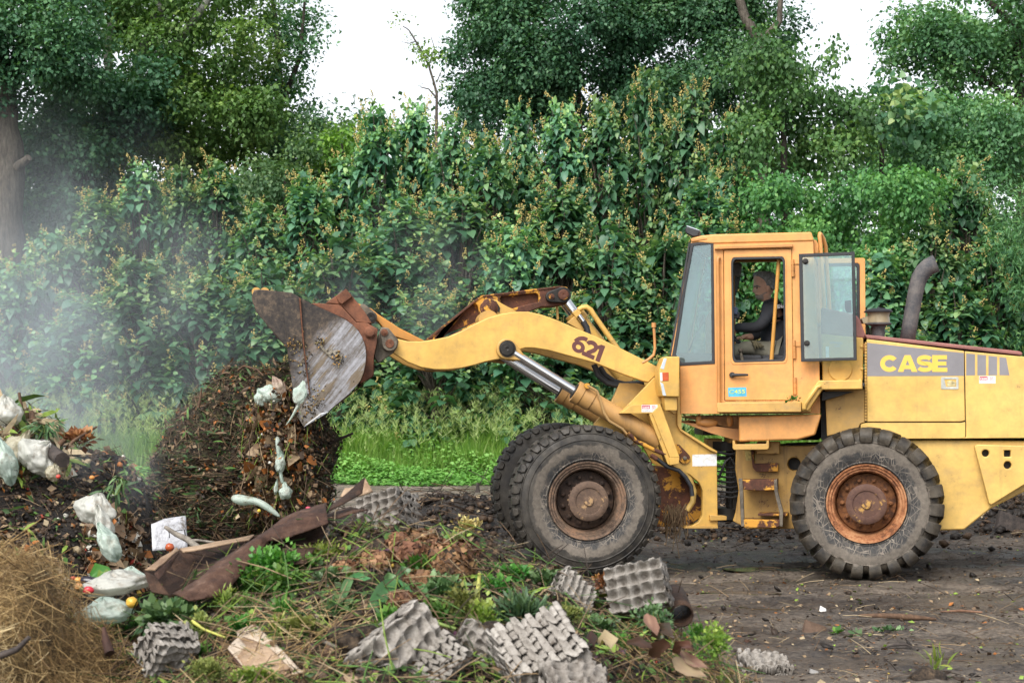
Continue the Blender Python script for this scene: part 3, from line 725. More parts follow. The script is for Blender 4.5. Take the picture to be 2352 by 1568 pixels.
# door window swung back flat against the rear
q = z1((1548, 305), (2104, 283), (2126, 1362), (1570, 1378)); qi = z1((1584, 338), (2072, 318), (2092, 1334), (1604, 1346))
sw = P(RF, q, LC - .13, .022, 'open_window_frame', BLACK, LO, holes=[qi], bevel=.004)
P(RF, qi, LC - .122, .006, 'open_window_pane', GLASS2, sw, bevel=0, smooth=0)
mb = MB()
for p in z1((1614, 380), (1629, 1194)):
    c0 = RF.pt(*p, LC - .125); mb.lathe(c0, -RF.e2, [(-.1, .012), (0, .03), (.012, .03), (.014, .018), (.03, .016), (.03, .0001)], 18)
mb.build('window_stud', GREASE, sw)
P(RF, z1((2002, 770), (2070, 765), (2072, 888), (2024, 885), (2006, 850)), LC - .118, .03, 'window_catch', mat_plain('blue_black_plastic', (.03, .045, .09), .5), sw, bevel=.006)
# handrails behind it
mb = MB(); pp = RF.pts(z1((1700, 1015), (1755, 1010), (1795, 995), (1806, 950), (1796, 700), (1778, 400), (1762, 200), (1754, 125), (1757, 105), (1766, 108), (1790, 150), (1812, 220), (1818, 330), (1835, 600), (1848, 850)), .62)
pp = [p + RF.e2 * (.0 if i < 9 else .16 * (i - 8)) * .25 for i, p in enumerate(pp)]
mb.tube(pp, .021, 10); mb.build('hand_rail', ORG, cab)
P(RF, z1((1690, 168), (1718, 166), (1742, 205), (1745, 300), (1702, 300)), .6, .05, 'rail_bracket', ORG, cab)
# far door hooked open, beyond
fo = z1((1700, 352), (2190, 345), (2207, 356), (2214, 1300), (1740, 1300)); fi = z1((1790, 400), (2130, 396), (2152, 412), (2158, 1240), (1800, 1240))
fd = P(RF, fo, 2.02, .04, 'far_door', ORG, cab, holes=[fi], bevel=.006)
f2 = z1((1806, 428), (2110, 424), (2124, 440), (2130, 1220), (1816, 1220))
P(RF, fi, 2.01, .05, 'far_door_rubber', BLACK, fd, holes=[f2], bevel=.004)
P(RF, f2, 2.03, .006, 'far_door_pane', GLASS, fd, bevel=0, smooth=0)
# work light
wl = MB(); pts = RF.pts(z1((415, 52), (437, 32), (562, 76), (546, 132), (492, 135), (420, 98)), LC + .10); wl.prism(pts, RF.e2 * .17)
wlo = wl.build('work_light', BLACK, cab, bevel=.012)
wl = MB(); wl.prism(RF.pts(z1((424, 30), (440, 24), (556, 66), (560, 76), (437, 34)), LC + .11), RF.e2 * .15); wl.build('lamp_lens', LAMPG, wlo, bevel=.003)
wl = MB(); wl.prism(RF.pts(z1((505, 128), (578, 124), (580, 165), (520, 168)), LC + .14), RF.e2 * .08); wl.build('lamp_bracket', GREASE, wlo, bevel=.004)
P(RF, z1((476, 150), (520, 148), (610, 140), (640, 158), (478, 186)), LC - .02, .1, 'roof_visor', ORG2, cab, bevel=.006)
# inside: seat, wheel, lever, mirror, wiper box
st = MB(); st.prism(RF.pts(z1((1180, 1310), (1420, 1300), (1420, 1460), (1120, 1460)), .95), RF.e2 * .55); st.prism(RF.pts(z1((1395, 900), (1470, 900), (1440, 1330), (1330, 1330), (1400, 1150)), .95), RF.e2 * .55)
st.build('seat', SEATM, cab, bevel=.03)
P(RF, z1((1120, 1355), (1440, 1300), (1440, 1420), (1110, 1420)), .62, .2, 'side_console', SEATM, cab, bevel=.02)
P(RF, z1((895, 1310), (1180, 1310), (1180, 1460), (895, 1460)), .80, .2, 'side_console', SEATM, cab, bevel=.02)
lv = MB(); a, b, c_ = RF.pts(z1((990, 1400), (978, 1330), (968, 1265)), .70); lv.tube([a, b], .018, 8, m=0); lv.tube([b, c_], [.014, .012], 8); lv.ball(c_, .026, .026, .026); lv.build('control_lever', GREYST, cab)
sw_ = MB(); cst = RF.pt(*z1((905, 1140))[0], 1.2); ax = (RF.e1 * -.75 + Vector((0, 0, .8))).normalized(); u = RF.e2; v = ax.cross(u)
sw_.tube([cst + (u * cos(t) + v * sin(t)) * .20 for t in [2 * pi * i / 24 for i in range(25)]], .016, 8); sw_.tube([cst, cst - ax * .5], .03, 8)
for t in (0.3, 2.4, 4.5): sw_.tube([cst, cst + (u * cos(t) + v * sin(t)) * .2], .012, 6)
sw_.build('steering_wheel', BLACK, cab)
P(RF, z1((893, 392), (960, 388), (978, 405), (962, 520), (925, 536), (893, 520)), .75, .12, 'rear_mirror', mat_plain('mirror_back', (.06, .05, .045), .7, var=.5, scale=30), cab, bevel=.012)
P(RF, z1((910, 540), (968, 500), (962, 560), (920, 720), (912, 720)), .9, .03, 'sun_visor', DARKM, cab, bevel=.004)
P(RF, z1((893, 835), (930, 830), (940, 850), (938, 905), (893, 905)), .70, .06, 'switch_box', mat_plain('blue_plastic', (.07, .10, .17), .5), cab, bevel=.006)
P(RF, z1((903, 905), (958, 880), (958, 945), (905, 948)), .72, .06, 'switch_box', BLACK, cab, bevel=.006)
P(RF, z1((640, 905), (692, 850), (694, 1370), (620, 1370), (618, 950)), 1.62, .05, 'front_post', ORG, cab)
mb = MB(); mb.tube(RF.pts(z1((455, 1270), (520, 1120), (610, 960)), 1.3), .008, 6); mb.tube(RF.pts(z1((560, 1020), (600, 910)), 1.3), .014, 6); mb.build('wiper', BLACK, cab)
P(RF, z1((330, 1290), (690, 1290), (690, 1400), (380, 1400)), 1.2, .5, 'dashboard', BLACK, cab, bevel=.02)
# ---- front frame, boom, bucket (the front half stands turned towards the viewer)
LA = .62       # near boom arm
tow = z4((1360, -60), (1440, -160), (1530, -130), (1533, 225), (1556, 268), (1780, 412), (1824, 430), (1832, 1000), (1608, 1000), (1690, 952), (1716, 902), (1717, 718), (1692, 662), (1622, 602), (1500, 546), (1430, 420), (1330, 200))
ff = P(FF, tow, .60, .07, 'front_frame', YEL, bevel=.008)
mb = MB(); mb.prism([p + FF.e2 * 1.1 for p in FF.pts(tow, .60)], FF.e2 * .07); mb.build('far_tower', YEL, ff)
P(FF, z4((1440, 0), (1530, 0), (1536, 150), (1500, 150), (1395, 75)), .58, .02, 'tower_gusset', YEL, ff)
P(FF, z4((1530, -120), (1560, -110), (1560, 262), (1790, 405), (1826, 425), (1826, 440), (1776, 420), (1550, 274), (1528, 228)), .55, .12, 'tower_flange', YEL, ff, bevel=.003)
P(FF, z4((1385, 545), (1500, 555), (1716, 690), (1716, 910), (1600, 990), (1420, 990), (1300, 990), (1250, 600)), .80, .9, 'axle_frame', RUSTP, ff)
P(FF, z4((1640, 452), (1822, 448), (1822, 536), (1640, 538)), .598, .0015, 'white_plate', mat_plain('scuffed_white', (.72, .72, .70), .5, var=.3, scale=26), ff, bevel=0, smooth=0)
P(FF, z4((1772, 902), (1898, 910), (1898, 942), (1772, 945)), .56, .2, 'hinge_lug', YEL2, ff)
P(FF, z4((1600, 985), (1832, 985), (1832, 1002), (1585, 1002)), .55, .9, 'belly_plate', YEL2, ff, bevel=.003)
# inner tower, cross tube
P(FF, z5((1880, 800), (2010, 800), (2090, 820), (2160, 720), (2230, 720), (2230, 1260), (1900, 1260), (1690, 1130), (1815, 950), (1850, 880)), .80, .08, 'inner_tower', YEL2, ff)
P(FF, z5((1690, 1110), (1830, 950), (1900, 1000), (1900, 1180), (1720, 1180)), .70, .1, 'inner_gusset', YEL, ff)
P(FF, z5((1885, 1025), (2140, 760), (2230, 760), (2230, 960), (2060, 957), (1940, 985)), .56, .05, 'tower_bracket', YEL, ff, bevel=.004)
# light bracket: folded sheet and leg
lb = MB(); lb.prism(FF.pts(z4((1098, 144), (1192, 80), (1402, 74), (1360, 146)), .40), FF.e2 * .2); lb.build('lamp_shelf', YEL, ff, bevel=.004)
sticker(FF, .399, *z4((1262, 80))[0], *z4((1380, 134))[0], ff)
lb = MB(); lb.prism(FF.pts(z4((1340, 140), (1402, 76), (1546, 472), (1472, 474)), .38), FF.e2 * .02); lb.prism(FF.pts(z4((1318, 150), (1340, 142), (1472, 474), (1468, 530), (1455, 520)), .40), FF.e2 * .16); lb.prism(FF.pts(z4((1468, 474), (1544, 474), (1540, 520), (1470, 530)), .381), FF.e2 * .16); lb.build('fender_leg', YEL, ff, bevel=.004)
# headlight tower
hl = P(FF, z5((2178, 700), (2212, 612), (2235, 602), (2330, 602), (2330, 905), (2200, 902), (2178, 810)), .30, .25, 'headlight_box', YEL, bevel=.012)
P(FF, z5((2186, 690), (2212, 616), (2234, 618), (2212, 700)), .298, .2, 'headlight_lens', LAMPG, hl, bevel=.003)
P(FF, z5((2184, 790), (2208, 806), (2230, 895), (2204, 892)), .298, .2, 'headlight_lens', LAMPG, hl, bevel=.003)
P(FF, z5((2185, 722), (2248, 720), (2248, 784), (2187, 786)), .296, .02, 'marker_light', AMBER, hl, bevel=.004)
P(FF, z5((2184, 722), (2200, 722), (2202, 786), (2186, 786)), .2955, .019, 'marker_lens', WHITE, hl, bevel=.002)
P(FF, z5((2215, 905), (2310, 905), (2312, 1005), (2222, 1005)), .34, .15, 'headlight_foot', YEL, hl)
pip = MB(); pip.tube(FF.pts(z5((2050, 650), (2095, 625), (2135, 590), (2145, 545), (2142, 470), (2138, 400), (2135, 375)), .45), .014, 8); pip.tube(FF.pts(z5((2136, 385), (2137, 350)), .45), .024, 10); pip.build('mirror_post', ORG2, ff)
# arms
arm = z5((185, 575), (120, 500), (150, 440), (225, 470), (300, 488), (400, 488), (500, 474), (600, 454), (700, 411), (800, 358), (900, 312), (1000, 283), (1100, 268), (1200, 268), (1300, 290), (1400, 325), (1500, 368), (1700, 450), (1900, 546), (2100, 645), (2186, 690), (2150, 745), (2098, 797), (2050, 785), (1900, 733), (1700, 651), (1500, 597), (1350, 556), (1250, 540), (1180, 538), (1140, 548), (1150, 600), (1100, 640), (1000, 622), (960, 626), (880, 642), (800, 666), (700, 690), (600, 700), (500, 700), (400, 684), (300, 645))
bo = P(FF, arm, LA, .075, 'boom_arm', mat_paint('arm_paint', (.66, .395, .085), wear=.45, streak=.35), bevel=.01)
mb = MB(); off = FF.e2 * 1.08; mb.prism([p + off for p in FF.pts(arm, LA)], FF.e2 * .075); mb.build('boom_arm', YEL2, LO, bevel=.01)
mb = MB(); mb.tube([FF.pt(*z5((905, 330))[0], LA + .05), FF.pt(*z5((905, 330))[0], LA + .05) + FF.e2 * 1.05], .10, 24); mb.prism(FF.pts(z5((380, 500), (560, 480), (560, 690), (470, 690)), LA + .07), FF.e2 * 1.0); mb.build('cross_tube', YEL2, bo)
# numerals: 621 set along the arm
o, = z5((1556, 432))
k_ = .3077
glyphs(FF, LA - .001, '621', o, (110 * k_, 47 * k_), (-70 * k_ * .62, 150 * k_ * .80), BROWNDEC, 'lettering', bo, gap=-.10, th=.0015)
# lift ram pivot on the arm
pv = MB(); c0 = FF.pt(*z5((1040, 545))[0], LA)
def teardrop(c, r, d, r2, n=16):
    'outline hugging two circles'
    a = math.atan2(d[1] - c[1], d[0] - c[0]); L = math.hypot(d[0] - c[0], d[1] - c[1]); b = math.acos(max(-1, min(1, (r - r2) / L)))
    return [(c[0] + r * cos(a + b + (2 * pi - 2 * b) * i / n), c[1] + r * sin(a + b + (2 * pi - 2 * b) * i / n)) for i in range(n + 1)] + [(d[0] + r2 * cos(a - b + 2 * b * i / 8), d[1] + r2 * sin(a - b + 2 * b * i / 8)) for i in range(9)]
c_, d_ = z5((1040, 545), (1135, 600))
P(FF, teardrop(c_, 24, d_, 10), LA - .09, .085, 'ram_pivot', YEL2, bo, bevel=.01)
pv = MB(); pv.lathe(FF.pt(*c_, LA - .09), -FF.e2, [(0, .075), (.02, .075), (.03, .065), (.032, .02), (.026, .012), (.026, .0001)], 28); pv.build('pivot_pin', GREASE, bo)
# bell crank
bcp = z5((425, 485), (800, 182), (850, 148), (1000, 129), (1430, 76), (1490, 84), (1520, 140), (1488, 208), (1400, 228), (1300, 232), (1212, 266), (1120, 330), (850, 345), (560, 500))
bh1 = z5((560, 470), (770, 215), (800, 203), (822, 220), (838, 290), (838, 330), (640, 430)); bh2 = z5((985, 168), (1000, 155), (1255, 128), (1276, 140), (1280, 195), (1180, 215), (1080, 245), (1000, 210))
bc = P(FF, bcp, 1.06, .28, 'bell_crank', RUSTP, bevel=.012, holes=[bh1, bh2])
mb = MB(); mb.prism(FF.pts(z5((480, 470), (800, 200), (1000, 140), (1400, 90), (1480, 150), (1300, 220), (850, 335)), 1.13), FF.e2 * .14); mb.build('crank_web', mat_rust('crank_web_rust', (.04, .018, .012), (.13, .05, .028), paint=(.5, .24, .04), amt=.15), bc)
P(FF, z5((424, 484), (800, 181), (850, 147), (1000, 128), (1430, 75), (1430, 90), (1000, 142), (856, 160), (812, 190), (470, 470)), 1.05, .30, 'crank_flange', RUSTP, bc, bevel=.004)
P(FF, z5((846, 340), (846, 225), (872, 190), (920, 172), (965, 182), (1000, 205), (1112, 266), (1020, 300)), .92, .08, 'crank_bracket', YEL, bc, bevel=.01)
pn = MB(); pn.lathe(FF.pt(*z5((907, 240))[0], .92), -FF.e2, [(0, .095), (.02, .09), (.025, .07), (.05, .065), (.055, .05), (.055, .0001)], 24); pn.build('crank_pin', RUSTP, bc)
P(FF, z5((850, 215), (905, 180), (960, 190), (990, 240), (985, 280), (960, 250), (900, 300), (865, 315)), .915, .006, 'grease_smear', GREASE, bc, bevel=.002)
c_, d_ = z5((1460, 142), (1372, 155))
P(FF, teardrop(c_, 18.5, d_, 13), 1.0, .06, 'crank_end', GREASE, bc, bevel=.01)
pn = MB(); pn.lathe(FF.pt(*c_, 1.0), -FF.e2, [(0, .055), (.03, .055), (.035, .045), (.035, .012), (.028, .0001)], 24); pn.lathe(FF.pt(*d_, 1.0), -FF.e2, [(0, .03), (.02, .03), (.022, .014), (.03, .013), (.03, .0001)], 16); pn.build('crank_pin', RUSTP, bc)
# tilt ram
tr = MB(); tr.tube(FF.pts(z5((1440, 150), (1560, 310)), 1.2), .062, 20); trr = tr.build('tilt_ram', CHROME, LO)
tr = MB(); tr.tube(FF.pts(z5((1535, 275), (1585, 340)), 1.2), .105, 22); tr.tube(FF.pts(z5((1575, 325), (1900, 740)), 1.2), .085, 22); tr.build('ram_barrel', YEL, trr)
P(FF, z5((1530, 275), (1566, 248), (1600, 275), (1560, 320)), 1.02, .1, 'ram_port', YEL, trr)
P(FF, z5((1490, 350), (1545, 300), (1620, 400), (1610, 420)), 1.03, .1, 'ram_clamp', YEL2, trr)
tr = MB(); tr.tube(FF.pts(z5((1572, 255), (1600, 238), (1635, 234), (1665, 255), (1690, 295), (1850, 520), (1960, 680)), 1.06), .028, 10); tr.build('ram_pipe', YEL, trr)
tr = MB(); tr.tube(FF.pts(z5((1575, 295), (1610, 345)), 1.0), .028, 10); tr.build('hose_fitting', CHROME, trr)
tr = MB(); tr.tube(FF.pts(z5((1608, 340), (1635, 385), (1645, 430), (1660, 500), (1700, 640)), 1.0), .032, 10); tr.tube(FF.pts(z5((1690, 660), (1720, 740), (1790, 800), (1850, 815), (1950, 820), (2060, 800)), .85), .032, 10); tr.tube(FF.pts(z5((1730, 680), (1770, 740), (1840, 790), (1920, 810), (2060, 800)), .95), .032, 10)
tr.build('hydraulic_hose', BLACK, LO)
P(FF, z5((1406, 226), (1424, 226), (1430, 330), (1412, 330)), 1.15, .02, 'hanger_strap', YEL2, bc)
# lift rams
def ram(lat, top, j, end, nm):
    a, b, c = FF.pt(*z5(top)[0], lat), FF.pt(*z5(j)[0], lat), FF.pt(*z5(end)[0], lat)
    if nm == 'far': d = FF.e2 * 1.12; a, b, c = a + d, b + d, c + d
    r = MB(); r.tube([a, b], .047, 22); ro = r.build('lift_ram', CHROME, LO)
    r = MB(); t = (c - b).normalized(); r.tube([b - t * .03, b + t * .05, b + t * .05, b + t * .17, b + t * .17, c], [.118, .118, .109, .109, .098, .098], 26); r.build('ram_barrel', CYL, ro, smooth=30, bevel=.004)
    r = MB(); r.lathe(b - t * .034, -t, [(0, .085), (.01, .075), (.012, .05)], 22); r.build('ram_gland', GREASE, ro)
    r = MB(); r.tube([a - FF.e2 * .06, a + FF.e2 * .06], .085, 20); r.build('ram_eye', GREASE, ro)
    return ro, b, c, t
r1, b1, c1, t1 = ram(LA - .05, (1040, 545), (1565, 872), (2175, 1235), 'near')
ram(LA - .05, (1040, 545), (1565, 872), (2175, 1235), 'far')
pp = FF.pts(z5((1640, 820), (1675, 838), (1712, 860), (1735, 920), (1765, 1020), (1800, 1080), (1900, 1140), (1960, 1210), (2080, 1260)), LA - .17)
r = MB(); r.tube(pp, .014, 8); r.build('ram_pipe', mat_paint('pipe_paint', (.34, .20, .07), wear=.7), r1)
r = MB(); r.tube([pp[0] + FF.e2 * .08, pp[0] - FF.e2 * .01], .028, 10); r.build('pipe_fitting', RUSTP, r1)
r = MB(); r.tube(FF.pts(z4((1160, 290), (1220, 350), (1360, 420), (1440, 450)), .42), .022, 10); r.tube(FF.pts(z4((1330, 455), (1375, 485)), .40), .025, 10); r.build('steel_line', RUSTP, LO)
r = MB(); r.tube(FF.pts(z4((1370, 480), (1450, 540), (1540, 570), (1590, 620), (1632, 690), (1640, 760)), .45), .022, 10); r.build('hydraulic_hose', BLACK, LO)
r = MB(); r.tube(FF.pts(z4((1560, 575), (1620, 635), (1652, 720), (1645, 800), (1600, 870)), .62), .03, 10); r.build('yellow_hose', mat_plain('dirty_hose', (.42, .27, .07), .6, var=.3), LO)
c_ = z4((1582, 478))[0]
P(FF, teardrop(c_, 13, z4((1530, 400))[0], 8), .575, .03, 'ram_anchor', RUSTP, ff, bevel=.004)
r = MB(); r.lathe(FF.pt(*c_, .575), -FF.e2, [(0, .022), (.025, .022), (.03, .015), (.03, .0001)], 6); r.build('anchor_bolt', GREYST, ff)
# axle and articulation
ax = MB(); m_ = FF.pt(1351, 1150, 1.2); ax.tube([FF.pt(1351, 1150, .2), m_ + FF.e2 * 1.0], .15, 20); ax.ball(m_, .32, .3, .3, 16, 10); ax.build('front_axle', DARKM, LO)
ax = MB(); m_ = RF.pt(1990, 1157, 1.2); ax.tube([RF.pt(1990, 1157, .2), RF.pt(1990, 1157, .2) + RF.e2 * 2.0], .15, 20); ax.build('rear_axle', DARKM, LO)
jt = MB(); hp = RF.pt(1668, 1100, 1.15)
jt.tube([hp + Vector((0, 0, -.42)), hp + Vector((0, 0, -.30))], .16, 16); jt.tube([hp + Vector((.02, 0, .40)), hp + Vector((.02, 0, .30))], .18, 16); jt.tube([hp + Vector((-.3, 0, -.40)), hp + Vector((.3, 0, -.40))], .05, 10)
jt.tube([hp + Vector((.05, 0, -.4)), hp + Vector((.05, 0, .4))], .055, 12)
jt.box(hp + Vector((.12, .1, 0)), .14, .5, .62); jt.box(hp + Vector((-.02, .2, .52)), .5, .8, .10); jt.box(hp + Vector((0, .2, .22)), .36, .5, .03)
jt.build('centre_joint', DARKM, LO)
jt = MB()
for i in range(7):
    y = -.16 + .052 * i
    jt.tube([hp + Vector((-.16, -.25, y)), hp + Vector((.02, -.28, y - .02)), hp + Vector((.16, -.2, y))], .012, 6)
jt.tube([hp + Vector((-.12, -.3, .02)), hp + Vector((-.05, -.33, .2)), hp + Vector((.0, -.33, .24)), hp + Vector((.05, -.33, .16)), hp + Vector((.08, -.3, -.02))], .014, 8)
jt.tube([hp + Vector((-.14, -.28, .30)), hp + Vector((0, -.3, .27)), hp + Vector((.16, -.28, .30))], .016, 8)
jt.build('joint_hose', BLACK, LO)
jt = MB(); jt.box(hp + Vector((.10, -.1, .44)), .22, .4, .10); jt.box(hp + Vector((-.13, .1, .36)), .16, .3, .14); jt.build('joint_bracket', YEL2, LO, bevel=.01)
# frayed twine caught under the frame
tw = MB(); rr = random.Random(11)
for i in range(70):
    x = rr.uniform(1430, 1600); p0 = FF.pt(*z4((x, rr.uniform(815, 870)))[0], rr.uniform(.55, .75)); ln = rr.uniform(.1, .34) * (1.5 if rr.random() < .12 else 1)
    p1 = p0 + Vector((rr.uniform(-.05, .05), rr.uniform(-.02, .02), -ln * .5)); tw.tube([p0, p1, p1 + Vector((rr.uniform(-.05, .05), 0, -ln * .5))], .0035, 4)
tw.build('tangled_roots', mat_plain('root_brown', (.13, .085, .045), .9, var=.5), LO)

# ---- bucket
BK = .02
side = z6((140, 205), (150, 165), (165, 132), (215, 126), (510, 155), (585, 200), (690, 256), (800, 305), (920, 358), (1010, 408), (1075, 455), (1125, 510), (1160, 570), (1185, 640), (1195, 720), (1190, 800), (1172, 890), (1145, 960), (1100, 1020), (1040, 1085), (850, 1245), (620, 1392), (556, 1282), (530, 1130), (485, 800), (462, 660), (180, 330))
pcen = sum(FF.pts(side, BK), Vector()) / len(side) - FF.pt(*z6((1010, 400))[0], BK)
BUCK_OFF = .5 - .5 * (pcen.x - .9 * pcen.z) - .27 - .02
BUCKM = mat_bucket()
bk = empty('bucket', FF.pt(*z6((1010, 400))[0], BK), LO); bk['_w'] = bk['_w']
def PB(pp, lat, dep, name, mat, par=None, **kw): return P(FF, pp, lat, dep, name, mat, par or bk, **kw)
def rebase(o): return o
ns = PB(side, BK, .03, 'near_side_plate', BUCKM, bevel=.006)
mb = MB(); mb.prism([p + FF.e2 * 2.42 for p in FF.pts(side, BK)], FF.e2 * .03); mb.build('far_side_plate', RUSTY, bk)
# shell: the outline of back and floor swept across
bkl = side[1:22]
th = 3.2; cxm, cym = z6((650, 700))[0]
inner = [(x + (cxm - x) / math.hypot(cxm - x, cym - y) * th, y + (cym - y) / math.hypot(cxm - x, cym - y) * th) for x, y in bkl]
mb = MB(); mb.prism(FF.pts(bkl + inner[::-1], BK + .03), FF.e2 * 2.39); mb.build('shell', COUPL, bk, smooth=50)
PB(z6((428, 216), (575, 206), (596, 420), (612, 620), (640, 860), (676, 1085), (532, 1135), (486, 800), (462, 560), (440, 420)), BK - .018, .018, 'wear_plate', BUCKM, bevel=.004)
PB(z6((575, 200), (592, 210), (606, 430), (626, 640), (650, 850), (682, 1085), (672, 1088), (640, 860), (612, 620)), BK - .045, .045, 'side_rib', RUSTY, bevel=.003)
cb = PB(z6((556, 1284), (600, 1205), (690, 1162), (782, 1262), (622, 1390)), BK - .03, .03, 'corner_block', mat_rust('bare_scuffed_steel', (.14, .11, .075), (.34, .34, .35), rough=.4), bevel=.004)
PB(z6((618, 1394), (640, 1360), (780, 1262), (850, 1246), (846, 1254), (700, 1345)), BK - .032, 2.5, 'cutting_edge', mat_plain('bright_edge', (.42, .43, .46), .35, .7, .2), bevel=.004)
PB(z6((640, 1362), (776, 1264), (784, 1270), (650, 1372)), BK - .04, .04, 'edge_lip', WHITE, bevel=.002)
# cast maker's letters on the side
def strk(path, w, lat, dep): mb.prism(FF.pts(stroke(path, w), lat), FF.e2 * dep)
mb = MB()
o6 = lambda *p: z6(*p)
strk(o6((775, 640), (810, 690), (845, 715), (880, 690)), 5.5, BK - .022, .022)
strk(o6((842, 672), (822, 690), (830, 715), (862, 720), (880, 700), (872, 665)), 5, BK - .026, .026)
strk(o6((905, 715), (880, 690), (858, 700), (856, 735), (885, 755)), 5.5, BK - .024, .024)
strk(o6((940, 690), (905, 695), (908, 728), (945, 728), (968, 735), (965, 765), (930, 770)), 6, BK - .028, .028)
mb.build('maker_letters', mat_rust('letter_steel', (.12, .10, .07), (.30, .27, .22), rough=.5), bk, bevel=.004)
rr = random.Random(4); mb = MB()
for i in range(330):
    cxx, cyy, s = rr.choice([(545, 635, 42), (545, 635, 42), (770, 620, 22), (600, 800, 60), (700, 1080, 70), (650, 1230, 45), (720, 1200, 50), (930, 770, 30)])
    p = FF.pt(*z6((rr.gauss(cxx, s), rr.gauss(cyy, s)))[0], BK - .02 - rr.random() * .02)
    M = Matrix.Rotation(rr.uniform(0, 6), 3, (rr.random(), rr.random(), rr.random())); mb.ball(p, rr.uniform(.004, .017), rr.uniform(.004, .009), rr.uniform(.003, .009), 6, 4, m=rr.choice([0, 0, 0, 1, 1, 2]), rot=M)
mb.build('stuck_dirt', [mat_plain('stuck_soil', (.035, .026, .016), .9, var=.5), mat_plain('stuck_pulp', (.30, .17, .05), .8, var=.5), mat_plain('stuck_straw', (.28, .22, .09), .8, var=.4)], bk)['kind'] = 'stuff'
# coupler
cpl = z6((688, 254), (752, 250), (952, 268), (1105, 430), (1200, 432), (1300, 488), (1292, 620), (1265, 740), (1262, 900), (1242, 932), (1130, 1000), (1172, 890), (1195, 720), (1185, 640), (1125, 510), (1010, 405))
cp = P(FF, cpl, .45, .06, 'coupler', COUPL, bevel=.008)
mb = MB(); mb.prism([p + FF.e2 * 1.35 for p in FF.pts(cpl, .45)], FF.e2 * .06); mb.prism(FF.pts(z6((1150, 440), (1290, 500), (1280, 620), (1160, 560)), .5), FF.e2 * 1.35); mb.build('coupler_far_plate', COUPL, cp, bevel=.008)
P(FF, z6((820, 250), (1010, 118), (1068, 190), (1180, 330), (1250, 440), (1105, 430), (952, 266)), .60, 1.1, 'coupler_hook', COUPL, cp, bevel=.01)
P(FF, z6((918, 190), (1010, 118), (1068, 190), (970, 262), (940, 240)), .55, .05, 'hook_plate', RUSTY, cp, bevel=.005)
P(FF, z6((930, 168), (975, 128), (982, 138), (938, 182)), .56, .5, 'hook_tip', GREYST, cp, bevel=.003)
mb = MB(); mb.lathe(FF.pt(*z6((1228, 518))[0], .45), -FF.e2, [(0, .058), (.02, .058), (.025, .042), (.045, .042), (.05, .0001)], 28); mb.build('coupler_pin', COUPL, cp)
P(FF, z6((1265, 745), (1300, 560), (1330, 470), (1400, 480), (1490, 590), (1480, 660), (1440, 712), (1305, 806)), .60, .12, 'boom_end', GREYST, bevel=.01)
c_, d_ = z6((1410, 622), (1360, 520))
lp = P(FF, teardrop(c_, 17.5, d_, 9.5), .50, .1, 'link_plate', GREYST, bevel=.008)
mb = MB(); mb.lathe(FF.pt(*c_, .50), -FF.e2, [(0, .045), (.012, .042), (.014, .015), (.008, .0001)], 20); mb.lathe(FF.pt(*d_, .50), -FF.e2, [(0, .036), (.018, .036), (.02, .02), (.03, .018), (.03, .0001)], 16); mb.build('link_pin', RUSTY, lp)
c_, d_ = z6((1236, 380), (1165, 290))
lp = P(FF, teardrop(c_, 14.5, d_, 8), 1.02, .1, 'link_plate', GREYST, bevel=.008)
mb = MB(); mb.lathe(FF.pt(*c_, 1.02), -FF.e2, [(0, .05), (.012, .047), (.014, .015), (.008, .0001)], 20); mb.build('link_pin', GREASE, lp)
P(FF, z6((1095, 243), (1240, 300), (1300, 350), (1500, 480), (1689, 575), (1740, 600), (1600, 606), (1400, 540), (1300, 420), (1180, 330)), 1.1, .2, 'tilt_link', mat_paint('link_paint', (.55, .24, .04), wear=.8), bevel=.01)
P(FF, z6((1243, 930), (1265, 818), (1272, 822), (1262, 920), (1110, 1045), (860, 1240), (850, 1243), (1040, 1086)), .5, 1.4, 'coupler_shoe', RUSTY, cp, bevel=.004)
for x in (185, 262):
    mb = MB(); c0 = FF.pt(*z6((x, 150))[0], .35 if x < 200 else .7); mb.lathe(c0, -FF.e2, [(-.03, .0001), (-.03, .045), (.03, .045), (.03, .0001)], 20); mb.build('clamp_hook', YEL2, bk)

# ------------------------------------------------------------------ the driver and what is in the cab with him
SKIN = mat_plain('weathered_skin', (.70, .39, .27), .55, var=.18, scale=18, bump=.05)
HAIR = mat_plain('grey_hair', (.24, .235, .225), .6, var=.6, scale=40, bump=.4)
BEARD = mat_plain('white_stubble', (.36, .28, .24), .8, var=.3, scale=70)
SWEAT = mat_plain('black_sweater', (.026, .027, .033), .85, var=.35, scale=5, bump=.15)
TROU = mat_plain('olive_trousers', (.15, .14, .105), .85, var=.3, scale=6, bump=.15)
LP = 1.12
def skin_mesh(name, nodes, edges, mat, parent, sub=2):
    'a continuous body grown round a skeleton: nodes are (point, (radius x, radius y))'
    me = bpy.data.meshes.new(name); o0 = Vector(parent['_w'])
    me.from_pydata([tuple(Vector(p) - o0) for p, r in nodes], edges, []); me.materials.append(mat)
    ob = bpy.data.objects.new(name, me); COL.objects.link(ob); ob.parent = parent; ob['_w'] = tuple(o0)
    md = ob.modifiers.new('skin', 'SKIN'); md.use_smooth_shade = True
    for i, (p, r) in enumerate(nodes):
        me.skin_vertices[0].data[i].radius = r if hasattr(r, '__len__') else (r, r)
    me.skin_vertices[0].data[0].use_root = True
    s = ob.modifiers.new('smooth', 'SUBSURF'); s.levels = sub; s.render_levels = sub
    return ob
def rp(x, y, lat): return RF.pt(*z1((x, y))[0], lat)
per = empty('person', rp(1300, 1300, LP)); tag(per, 'grey-haired bearded driver in a black sweater and olive trousers sitting in the cab', 'person')
